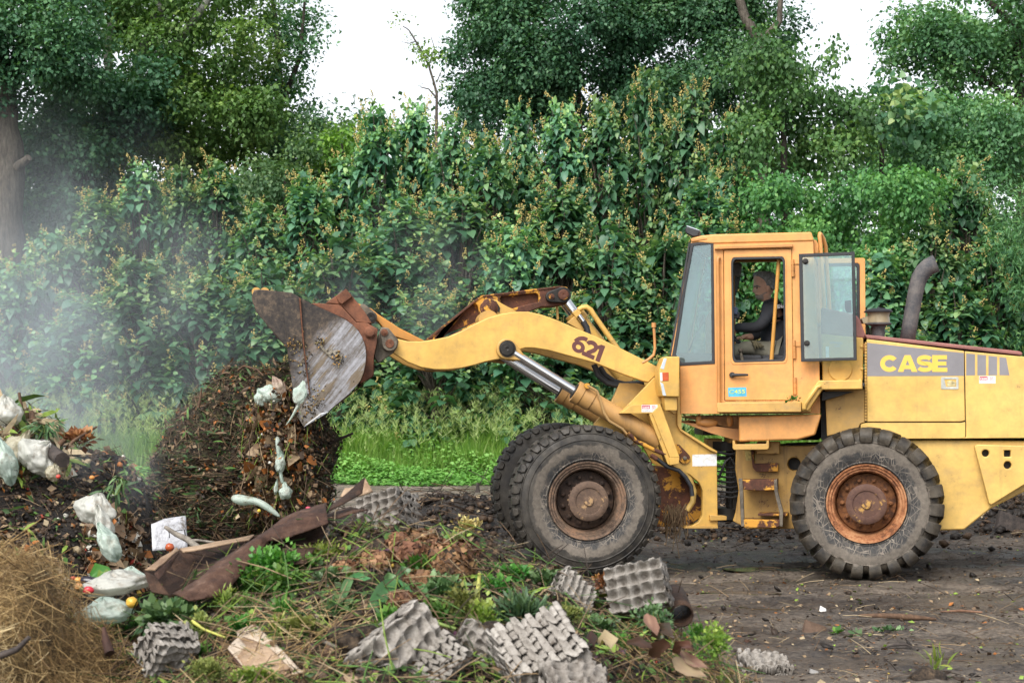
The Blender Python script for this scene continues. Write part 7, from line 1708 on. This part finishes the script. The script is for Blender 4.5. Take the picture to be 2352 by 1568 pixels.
# ---- weeds and cut plants
WEED = mat_leaf('fresh_weed', [(0, (.025, .09, .018)), (.5, (.06, .18, .03)), (1, (.16, .32, .06))], .3, .45); WEEDY = mat_leaf('yellow_weed', [(0, (.06, .12, .02)), (.5, (.16, .25, .04)), (1, (.36, .42, .09))], .3, .45)
MOSS = mat_leaf('mossy_weed', [(0, (.06, .08, .02)), (.5, (.14, .17, .04)), (1, (.28, .29, .08))], .2, .6); DULL = mat_leaf('dull_leaf', [(0, (.03, .075, .028)), (.5, (.075, .15, .058)), (1, (.18, .28, .12))], .2, .4); RUSSET = mat_leaf('russet_leaf', [(0, (.07, .03, .02)), (.5, (.20, .07, .03)), (1, (.38, .18, .06))], .15, .5)
def clump(px, py, Y, rx, ry, n, size, mat, label, name='weed_clump', tpl=OV, seed=0, up=.6, cat='weed', stems=8):
    Y = fy(px, py + ry * .5, Y, .02)
    if Y < 9: n, size = int(n * 2.2), size * .60
    r = np.random.default_rng(seed + 200); k = Y / F; c = at(px, py, Y); d = nrm(r.normal(0, 1, (n, 3))) * (r.random((n, 1)) ** .45); d = d * (.55 + .9 * np.array([[.5 + mnoise.noise(Vector(v) * 2.6 + Vector((seed, 0, 0)))] for v in d])) + r.normal(0, .10, (n, 3))
    p = np.array(c) + d * np.array((rx * k, min(rx, ry) * k * .8, ry * k)); ax = d + r.normal(0, .5, (n, 3)) + np.array((0, 0, up)); nm = np.array((0, -.3, 1.0)) + r.normal(0, .45, (n, 3))
    V, T, Nn = place(*tpl, p, ax, nm, size * r.uniform(.5, 1.3, n), np.clip(.45 + .3 * d[:, 2] + r.normal(0, .18, n), 0, 1)); V = V - np.array(c)
    o = np_obj(name, np_mesh(name, V, T, mat, Nn), c); tag(o, label, cat)
    if stems:
        mb = MB()
        for i in range(stems):
            e = Vector(p[i * (n // stems)]); b = Vector((c.x + (e.x - c.x) * .2, c.y, c.z - ry * k)); mb.tube([b, b.lerp(e, .6) + Vector((0, 0, .01)), e], [.004, .003, .002], 5)
        mb.build('stem', GSTEM, o)
    return o
clump(620, 1312, 7.15, 60, 46, 900, .045, WEED, 'bright green leafy weed bush against the brown carton', up=.4, seed=1)
clump(585, 1345, 7.0, 36, 34, 260, .04, WEED, 'small green weed at the foot of the brown carton', seed=2)
clump(660, 1345, 6.95, 40, 30, 320, .05, WEED, 'darker green weed spilling right of the bright weed bush', seed=3, up=-.1)
clump(745, 1275, 7.2, 50, 16, 150, .075, WEEDY, 'yellow-green leafy shoot lying along the heap crest', tpl=LG, seed=4)
clump(600, 1352, 6.9, 22, 14, 26, .09, WEEDY, 'few broad yellow leaves at the base of the long stalk', seed=5)
clump(520, 1378, 6.6, 36, 20, 120, .05, WEEDY, 'yellow-green rosette weeds above the folded pale cardboard', seed=6, tpl=LG)
clump(575, 1395, 6.5, 16, 18, 60, .06, WEED, 'single green rosette right of the yellow-green rosettes', seed=7, tpl=LG)
clump(650, 1405, 6.4, 26, 22, 90, .07, WEED, 'light green upright leaves in the middle of the heap', seed=8, tpl=LG)
clump(640, 1445, 6.2, 20, 22, 60, .06, WEEDY, 'lime green leaves right above the folded pale cardboard', seed=9, tpl=LG)
clump(385, 1425, 6.5, 54, 34, 190, .075, DULL, 'mass of grey-green cut leaves left of centre in the foreground', seed=10, up=.1)
clump(420, 1400, 6.6, 40, 20, 90, .06, DULL, 'sprig of cut leaves below the carton corner', seed=11)
clump(460, 1440, 6.35, 26, 26, 160, .035, MOSS, 'pale mossy weed between the cut leaves and cardboard', seed=12)
clump(590, 1552, 5.65, 50, 16, 300, .026, WEEDY, 'low lime weed at the very bottom below the pale cardboard', seed=13)
clump(480, 1540, 5.75, 45, 26, 420, .022, MOSS, 'mossy green patch left of the folded pale cardboard', seed=14, stems=3)
clump(1290, 1412, 6.5, 46, 20, 520, .026, MOSS, 'yellow-green moss cushion below the small tray stack', seed=15, stems=3)
clump(1195, 1412, 6.45, 46, 26, 260, .10, mat_leaf('grassy_blue', [(0, (.03, .07, .04)), (.5, (.07, .15, .07)), (1, (.16, .26, .10))], .2, .5), 'dark blue-green grass tuft left of the moss cushion', 'grass_tuft', LG, 16, 1.2, 'grass tuft', 0)
clump(1175, 1318, 7.25, 40, 16, 70, .05, WEED, 'round-leaved green sprig on the crest under the front tyre', seed=17, tpl=HV)
clump(1250, 1330, 7.1, 28, 20, 60, .055, DULL, 'second round-leaved sprig, left of the small tray stack', seed=18, tpl=HV)
clump(1060, 1390, 6.5, 40, 40, 260, .035, MOSS, 'feathery yellow weed in the middle right of the heap', seed=19)
clump(1110, 1420, 6.3, 30, 34, 120, .045, WEEDY, 'yellow sprig above the dark tray pair', seed=20)
clump(1010, 1360, 6.7, 46, 26, 130, .06, DULL, 'cut leafy stems under the brown flower heads', seed=21)
clump(1392, 1335, 7.1, 26, 14, 110, .035, RUSSET, 'dead orange leaves between the two small tray stacks', 'dead_leaves', OV, 22, .4, 'dead leaves', 0)
clump(1640, 1475, 6.6, 34, 40, 260, .032, WEEDY, 'pale yellow-green weed with red flecks at the right end of the heap', seed=23)
clump(1600, 1455, 6.7, 20, 20, 80, .035, WEED, 'small green weed left of the pale yellow-green weed', seed=24)
clump(1500, 1420, 6.8, 40, 30, 200, .035, DULL, 'tangle of dull leaves beneath the standing tray stack', seed=25)
clump(960, 1300, 7.1, 30, 16, 60, .06, WEED, 'leafy green scraps between the brown flower heads', seed=26)
clump(835, 1215, 7.5, 16, 12, 24, .07, WEEDY, 'little yellow sprig standing on the crest beside the flower heads', seed=27, tpl=LG, up=1)
clump(1075, 1210, 7.6, 26, 20, 160, .028, mat_leaf('dry_flower', [(0, (.14, .09, .03)), (.5, (.34, .25, .08)), (1, (.55, .48, .22))], .1, .7), 'dry yellow seed heads on the crest left of the front tyre', seed=28, up=.8)
clump(1040, 1240, 7.5, 24, 14, 120, .03, MOSS, 'dry grey-green tuft below the dry yellow seed heads', seed=29)
clump(105, 975, 11.5, 26, 18, 60, .10, DULL, 'drooping green leaves hanging off the top of the left heap', seed=30, up=-.9, tpl=LG)
clump(270, 1110, 10.6, 30, 26, 60, .10, DULL, 'bunch of limp leaves on the right slope of the left heap', seed=31, up=-.9, tpl=LG)
clump(180, 1010, 11.1, 30, 14, 90, .06, RUSSET, 'dead russet leaves on the snapped twigs of the left heap', 'dead_leaves', OV, 32, .4, 'dead leaves', 4)
clump(1820, 917, 15.75, 12, 5, 70, .03, WEED, 'tiny green weed growing on the loader running board', seed=33, stems=0)
for i, (px, py, rx, ry, nn_, sz, mt, lab) in enumerate([
 (700, 1300, 30, 16, 90, .055, WEED, 'leafy scraps right of the bright weed bush'), (760, 1330, 34, 18, 110, .05, DULL, 'limp grey-green leaves left of the narrow drooping blade'), (560, 1440, 34, 18, 120, .05, WEED, 'green clippings above the folded pale cardboard'),
 (700, 1440, 36, 16, 110, .05, MOSS, 'yellowed clippings right of the folded pale cardboard'), (780, 1400, 40, 20, 130, .045, DULL, 'dull clippings under the narrow drooping blade'), (900, 1420, 30, 14, 90, .05, WEED, 'green clippings above the pale tray stack'),
 (990, 1410, 34, 18, 120, .05, WEED, 'fresh clippings among the cut green stems'), (1130, 1350, 40, 18, 140, .05, WEED, 'fresh weeds on the crest left of the small tray stack'), (1380, 1440, 34, 16, 120, .045, DULL, 'dull weeds right of the moss cushion'),
 (1430, 1480, 30, 16, 100, .045, WEED, 'small weeds above the wine red leaves'), (450, 1500, 30, 18, 120, .04, WEED, 'small weeds between the crushed stack and the folded cardboard'), (320, 1440, 26, 16, 90, .04, WEED, 'few sprouts at the foot of the clear bag')]):
    clump(px, py, 7.2, rx, ry, nn_, sz, mt, lab, seed=80 + i, stems=3)
spr = clump(2150, 1528, 10.15, 22, 24, 26, .10, WEEDY, 'lone yellow-green sprout with a root ball on the mud at the right', 'sprout', LG, 34, .8, 'sprout', 5)
mb = MB(); c0 = at(2128, 1566, 10.1); mb.ball(c0, .12, .10, .09, 20, 12); 
for v in mb.v: v += Vector((1, 1, 1)) * .03 * mnoise.noise(v * 14)
mb.build('root_ball', SOIL, spr)
# green chard leaf, lettuce
def big_leaf(pts, w, mat, label, cat='leaf', droop=.0, name='big_leaf', tint=.5):
    'one long blade along a path of (px, py, distance)'
    P_ = [at(p[0], p[1], fy(*p, .10)) for p in pts]; n = len(P_); vs, t_ = [], []; m = 5
    for i, p in enumerate(P_):
        t = (P_[min(i + 1, n - 1)] - P_[max(i - 1, 0)]).normalized(); sd = t.cross(Vector((.15, -1, .35))).normalized(); up = sd.cross(t); f = i / (n - 1); ww = w * (sin(pi * min(1, f * .93 + .07)) ** .7)
        for j in range(m): u = (j / (m - 1) - .5) * 2; vs.append(p + sd * u * ww + up * (abs(u) * ww * .35 + .006 * sin(i * 2 + j)))
    T = [(i * m + j, i * m + j + 1, (i + 1) * m + j + 1, (i + 1) * m + j) for i in range(n - 1) for j in range(m - 1)]
    c = P_[0]; V = np.array([tuple(v - c) for v in vs]); return tag(np_obj(name, np_mesh(name, V, np.array(T), mat, np.clip(tint + np.random.default_rng(int(abs(pts[0][0]))).normal(0, .06, len(V)), 0, 1)), c), label, cat)
CORN = mat_leaf('corn_leaf', [(0, (.03, .10, .03)), (.5, (.06, .18, .06)), (1, (.17, .30, .12))], .2, .35)
big_leaf(S(zC((1655, 490), (1600, 540), (1540, 610), (1480, 680), (1400, 755)), 6.6, 6.5, 6.4, 6.35, 6.3), .034, CORN, 'broad dark green blade leaf, largest of the bent leaves in the centre')
big_leaf(S(zC((1265, 450), (1235, 510), (1200, 600), (1170, 725)), 6.7, 6.65, 6.6, 6.5), .019, CORN, 'narrow green blade leaf drooping left of the broad one', tint=.7)
big_leaf(S(zC((1655, 480), (1720, 400), (1790, 430), (1850, 490), (1920, 580), (1970, 680)), 6.6, 6.65, 6.65, 6.6, 6.55, 6.5), .02, CORN, 'long blade leaf arching over to the right of the broad one', tint=.6)
big_leaf(S(zC((1690, 490), (1760, 560), (1800, 640), (1815, 740)), 6.55, 6.5, 6.45, 6.4), .012, CORN, 'thin curled blade hanging beneath the arching leaf', tint=.3)
big_leaf(S(zC((1265, 455), (1330, 450), (1400, 480), (1450, 475)), 6.7, 6.68, 6.66, 6.65), .013, CORN, 'short green blade pointing right beside the narrow drooping leaf')
big_leaf(S(zC((1555, 480), (1590, 460), (1640, 470), (1660, 500)), 6.6, 6.6, 6.6, 6.6), .018, CORN, 'folded green leaf base above the broad blade', tint=.8)
big_leaf(S(zA((780, 655), (830, 610), (900, 630), (985, 660)), 7.4, 7.4, 7.35, 7.3), .035, WEED, 'crinkled bright chard leaf behind the eggplant', tint=.5)
big_leaf(S(zA((860, 590), (880, 640), (920, 690), (950, 715)), 7.4, 7.35, 7.35, 7.3), .03, WEEDY, 'yellow-veined chard leaf folded over beside the eggplant', tint=.4)
REDL = mat_leaf('red_leaf', [(0, (.035, .028, .018)), (.35, (.09, .04, .028)), (.7, (.24, .13, .095)), (1, (.40, .32, .19))], .2, .35)
for a, w, lab, tn in (
    ([(2040, 1190), (2110, 1260), (2200, 1310), (2340, 1355)], .032, 'large pale pink fallen leaf at the bottom right of the heap', .95), ([(2100, 1130), (2180, 1210), (2260, 1250), (2351, 1275)], .022, 'mauve folded leaf above the large pale pink one', .8),
    ([(1830, 1160), (1900, 1110), (1960, 1080), (2010, 1075)], .034, 'dark green and wine red leaf in the leaf cluster', .25), ([(1860, 990), (1900, 950), (1960, 930), (2040, 1000)], .036, 'wine red leaf standing highest in the leaf cluster', .1), ([(2040, 1130), (2090, 1090), (2150, 1075), (2205, 1105)], .026, 'red-edged shiny leaf right in the leaf cluster', .35),
    ([(1620, 1050), (1720, 1040), (1800, 1090), (1840, 1090)], .02, 'long dark russet leaf lying left in the leaf cluster', .15), ([(1790, 800), (1820, 860), (1860, 930), (1890, 980)], .026, 'orange-green mottled leaf standing above the leaf cluster', .6), ([(1290, 950), (1300, 1020), (1320, 1090)], .022, 'dark purple pointed leaf right of the big tray stack', .12), ([(1370, 1050), (1420, 1020), (1470, 1040), (1480, 1100)], .036, 'round yellow-pink scalloped leaf right of the big tray stack', 1.0)):
    big_leaf(S(zE(*a), *[6.15 - .04 * k for k in range(len(a))]), w, REDL, lab, tint=tn)

# ---- dried flower heads
FLW = mat_leaf('dried_petal', [(0, (.055, .026, .015)), (.5, (.20, .095, .045)), (1, (.44, .27, .13))], .1, .7)
for i, (x, y, Y, rx, ry, tn, lab) in enumerate([(1480, 350, 6.9, 40, 30, .8, 'pale tan dried flower head, leftmost and lightest'), (1880, 160, 7.15, 46, 32, .35, 'dark brown dried flower head topmost on the crest'), (2100, 330, 7.0, 70, 42, .45, 'widest brown dried flower head on the right of the crest'), (1900, 500, 6.8, 40, 22, .35, 'russet dried flower head under the widest one'), (1730, 690, 6.5, 30, 22, .3, 'dark dried flower head below the arching blade leaf'), (2250, 250, 7.1, 44, 28, .3, 'brown dried flower head at the right end of the crest'), (1690, 160, 7.2, 26, 22, .5, 'small brown dried flower head left of the topmost one'), (2000, 240, 7.1, 50, 34, .5, 'ruffled brown dried flower head between the topmost and the widest one'), (2180, 430, 6.9, 46, 28, .25, 'darkest dried flower head at the right foot of the widest one'), (1780, 260, 7.05, 40, 26, .4, 'brown dried flower head right of the lightest one'), (1200, 390, 7.0, 26, 14, .6, 'flattened pinkish dried flower head behind the pale root stems')]):
    (px, py), = zC((x, y)); r = np.random.default_rng(i + 60); n = 420; d = nrm(r.normal(0, 1, (n, 3))); Y = fy(px, py, Y, rx * Y / F * .45); k = Y / F; c = at(px, py, Y)
    p = d * np.array((rx * k, min(rx, ry) * k, ry * k)) * (1 + .16 * np.sin(d[:, :1] * 9 + i) * np.cos(d[:, 2:] * 8)) * r.uniform(.8, 1.02, (n, 1)); t = r.normal(0, 1, (n, 3)); t = nrm(t - d * (t * d).sum(1, keepdims=True))
    V, T, Nn = place(HEART_V, HEART_T, p, t + d * .3, d, r.uniform(.018, .036, n), np.clip(tn + r.normal(0, .2, n), 0, 1)); o = tag(np_obj('dried_flower_head', np_mesh('dried_flower_head', V, T, FLW, Nn), c), lab, 'dried flower')
    mb = MB(); mb.ball(c, rx * k * .85, min(rx, ry) * k * .85, ry * k * .85, 12, 8); mb.build('flower_core', SOIL, o)

# ---- vegetables and fruit
def veg(px, py, Y, rx, ry, col, label, cat, name, rough=.35, stalk=None, seed=0, rot=0.0, var=.25):
    Y = fy(px, py, Y, .0); k = Y / F; c = at(px, py, Y); mb = MB(); mb.ball(c, rx * k, ry * k, ry * k, 20, 14, rot=Matrix.Rotation(rot, 3, 'Y'))
    for v in mb.v: v += (v - c) * .10 * mnoise.noise((v - c) * (2 / (rx * k)) + Vector((seed, 0, 0)))
    o = tag(mb.build(name, mat_plain(name + '_skin', col, rough, var=var, scale=14), None, origin=c), label, cat)
    if stalk:
        s = MB(); e = c + Vector((stalk * rx * k * .95, 0, .0)); s.tube([e, e + Vector((stalk * .012, 0, .012))], [.012, .006], 7); s.build('stalk', DULL, o)
    return o
veg(*zA((770, 700))[0], 7.15, 27, 11.5, (.012, .009, .018), 'glossy dark eggplant lying on the vegetable scraps', 'eggplant', 'eggplant', .15, 1, 1, .12)
veg(*zA((756, 775))[0], 6.95, 13, 9.5, (.45, .02, .035), 'bright red radish in front of the eggplant', 'radish', 'radish', .3, -1, 2)
veg(*zA((910, 732))[0], 7.05, 10, 6.5, (.36, .03, .06), 'smaller pinkish radish right of the eggplant', 'radish', 'radish', .3, 1, 3)
veg(*zA((845, 748))[0], 7.0, 12, 8, (.40, .24, .17), 'wrinkled brown potato between the two radishes', 'potato', 'potato', .7, None, 4)
veg(*zA((668, 690))[0], 7.15, 9, 8, (.60, .28, .05), 'orange squash half hidden behind the eggplant tip', 'squash', 'squash', .4, None, 5)
veg(*zA((672, 745))[0], 7.0, 10, 9, (.52, .25, .09), 'dull orange tomato at the straw edge', 'tomato', 'tomato', .4, None, 6)
veg(*zA((625, 672))[0], 7.2, 6, 4, (.50, .03, .02), 'small red pepper piece at the far left of the vegetables', 'pepper', 'pepper', .3, None, 7)
veg(*zA((1125, 880))[0], 6.7, 14, 13, (.60, .36, .05), 'large yellow grapefruit on the clear bag', 'grapefruit', 'grapefruit', .4, None, 8)
veg(*zD((1448, 1528))[0], 9.6, 10.5, 9.5, (.36, .075, .025), 'shiny red-brown onion before the dirty white box', 'onion', 'onion', .25, None, 9)
veg(*zD((497, 927))[0], 10.6, 5.5, 5, (.50, .06, .04), 'small red tomato on the slope of the left heap', 'tomato', 'tomato', .3, None, 10)
veg(*zD((785, 935))[0], 10.6, 6, 5, (.50, .20, .05), 'orange rind halfway along the left heap slope', 'orange', 'orange_rind', .5, None, 11)
veg(*zD((2210, 1218))[0], 15.7, 4, 4, (.60, .42, .04), 'tiny yellow fruit falling in front of the mound', 'fruit', 'yellow_fruit', .4, None, 12)
veg(*zB((1440, 498))[0], 8.0, 6, 3, (.50, .05, .10), 'pink vegetable slice on top of the carton, left one', 'vegetable slice', 'vegetable_slice', .4, None, 13)
veg(*zB((1540, 490))[0], 8.0, 5.5, 3.5, (.52, .05, .08), 'pink vegetable slice on top of the carton, right one', 'vegetable slice', 'vegetable_slice', .4, None, 14, .5)
for px, py, Y, rr_, lab in ((*zC((1400, 840))[0], 6.3, .052, 'dark round root ball in the middle of the heap'), (*zC((1270, 1060))[0], 6.0, .046, 'dark root ball resting above the flat wet cardboard'), (*zC((1170, 1000))[0], 6.1, .045, 'dark root ball tucked left of the other two'), (*zC((1420, 990))[0], 6.1, .05, 'crumbly root ball left of the pale tray stack'), (*zE((420, 960))[0], 6.2, .05, 'red-brown fibrous root ball above the big tray stack')):
    c = at(px, py, Y); mb = MB(); mb.ball(c, rr_ * 1.15, rr_, rr_ * .85, 22, 14)
    for v in mb.v: v += (v - c) * (.35 * mnoise.noise((v - c) * (1.5 / rr_)) + .2 * mnoise.noise((v - c) * (5 / rr_)))
    tag(mb.build('root_ball', SOIL, None, origin=c), lab, 'root ball')

# ---- single things lying in the yard
def lay(px, py, name, build, mat, label, cat):
    p = onto(gz, px, py, 9, 24, 600); mb = MB(); build(mb, p); return tag(mb.build(name, mat, None, origin=p, smooth=45), label, cat)
def chunk(sx, sy, sz, rz=0, seed=0):
    def f(mb, p):
        M = Matrix.Rotation(rz, 3, 'Z') @ Matrix.Rotation(.12, 3, 'Y'); pts = [(-1, -.5), (-.6, -.9), (.7, -.75), (1, -.1), (.8, .7), (-.5, .9), (-.95, .4)]
        lo = [p + M @ Vector((x * sx, y * sy, -.02)) for x, y in pts]; hi = [p + M @ Vector((x * sx * .86, y * sy * .8, sz * (1 - .35 * x))) for x, y in pts]; n = len(pts)
        mb.add(lo + hi, [list(range(n)), list(range(n, 2 * n))] + [[i, (i + 1) % n, n + (i + 1) % n, n + i] for i in range(n)])
    return f
lay(1872, 1447, 'wood_chunk', chunk(.105, .05, .055, .25), mat_rust('split_wood', (.08, .05, .035), (.20, .13, .09), scale=14), 'split wedge of brown wood lying on the mud', 'wood')
lay(1890, 1402, 'paper_scrap', chunk(.032, .02, .03, .1), WHITE, 'crumpled white scrap on the mud behind the wood wedge', 'paper')
lay(2060, 1425, 'stick', lambda mb, p: mb.tube([p + Vector((-.28, .1, .03)), p + Vector((-.1, .02, .04)), p + Vector((.1, 0, .03)), p + Vector((.3, -.05, .02))], [.012, .02, .026, .01], 8), WOOD, 'splintered stick lying on the mud under the rear tyre', 'stick')
lay(2065, 1490, 'bark_strip', lambda mb, p: mb.tube([p + Vector((-.1, 0, .01)), p + Vector((-.03, 0, .03)), p + Vector((.05, -.01, .035)), p + Vector((.1, -.03, .01))], [.008, .02, .018, .006], 7, flat=.4), WOODD, 'dark curl of bark on the mud at the right', 'bark')
lay(2210, 1408, 'stick', lambda mb, p: mb.tube([p + Vector((-.18, 0, .015)), p + Vector((0, .02, .02)), p + Vector((.16, -.02, .012))], [.006, .012, .008], 7), mat_rust('reddish_stick', (.12, .06, .035), (.28, .16, .10)), 'reddish twig on the mud near the right edge', 'stick')
lay(1720, 1545, 'leaf', lambda mb, p: None, WOOD, '', '') if False else None
lay(1718, 1473, 'dead_leaf', chunk(.03, .018, .014, .4), RUSSET, 'single orange dead leaf on the mud right of the heap', 'leaf')
lay(2328, 1544, 'pebble', chunk(.04, .025, .02, .2), WHITE, 'pale flat pebble at the lower right corner of the mud', 'pebble') if False else None
lay(1870, 1545, 'pebble', chunk(.035, .022, .02, .2), mat_plain('grey_stone', (.3, .29, .28), .8), 'pale grey stone right of the lone tray lump', 'stone')
lay(2330, 1215, 'broken_slab', chunk(.26, .14, .16, .1), WOODD, 'dark broken slab lying on the mulch behind the rear of the loader', 'slab')
for i, (px, py, lab) in enumerate(((1920, 1455, 'green leaf scrap below the split wood wedge'), (2040, 1448, 'dark leafy sprig on the mud right of the wood wedge'), (1965, 1462, 'pale green cabbage scrap on the mud at the lower right'))):
    p = onto(gz, px, py, 9, 24, 600); q = (p.x * F / p.y + CX); clump(px, py, p.y, (14, 42, 14)[i], (5, 6, 5)[i], (10, 120, 8)[i], (.09, .035, .08)[i], (WEED, DULL, DULL)[i], lab, 'leaf_scrap', OV, 70 + i, .3, 'leaf scrap', 0)
stick([(1098, 1130, 21.8), (1097, 1118, 21.8), (1097, 1108, 21.8)], .03, 'dark stump of a stake standing in the mulch left of the front tyre', WOODD, 'stake', 'stake')
stick([(985, 1118, 23), (1010, 1132, 22.6), (1040, 1142, 22)], .012, 'thin arching twig on the mulch left of the front tyre', WOODD)

# ------------------------------------------------------------------ steam
def smoke(name, c, r, dens, sc, seed, lo=.42, hi=.70, label=''):
    mb = MB(); mb.ball((0, 0, 0), 1, 1, 1, 24, 14); n = NT('steam')
    v = n.mapped((1, 1, 1)); g = n.n('ShaderNodeTexGradient', gradient_type='SPHERICAL'); n.l(n.coord(), g.inputs[0])
    w = n.n('ShaderNodeMapping'); w.inputs['Scale'].default_value = (r[0] * sc, r[1] * sc, r[2] * sc * .7); w.inputs['Location'].default_value = (seed, seed * .7, 0); n.l(n.coord(), w.inputs[0])
    f = n.noise(1.0, 4, .6, w.outputs[0], .6); f = n.ramp(f, [(lo, 0.0), (hi, 1.0)])
    d = n.math('MULTIPLY', n.math('POWER', g.outputs[1], 1.3), n.math('MULTIPLY', f, dens))
    p = n.n('ShaderNodeVolumePrincipled'); p.inputs['Color'].default_value = (.84, .91, .98, 1); p.inputs['Anisotropy'].default_value = .2; n.l(d, p.inputs['Density'])
    n.l(p.outputs[0], n.out.inputs['Volume']); o = mb.build(name, n.m, None); o.location = c; o.scale = r; return kind(o, 'stuff', label)
smoke('steam', at(-40, 790, 20), (2.5, 3.0, 2.3), .36, 1.1, 1.0, .40, .62, 'pale steam rising at the left edge behind the heap')
smoke('steam', at(60, 960, 15), (1.7, 1.8, 1.1), .48, 1.5, 4.0, .42, .62, 'thin steam drifting right from the left heap')
smoke('steam', at(220, 760, 22), (3.4, 2.6, 2.4), .26, .9, 5.0, .42, .64, 'ragged veil of steam in front of the left bushes')
smoke('steam', at(180, 1085, 11.6), (.75, .9, .5), 1.0, 2.4, 7.0, .45, .66, 'low steam curling over the peelings of the left heap')
smoke('steam', at(100, 520, 24), (3.0, 2.5, 2.2), .16, .8, 2.0, .40, .66, 'faint high steam around the grey trunk')
smoke('steam', at(950, 660, 24), (2.2, 1.6, 1.5), .30, 1.2, 9.0, .46, .68, 'faint wisp of steam behind the boom')
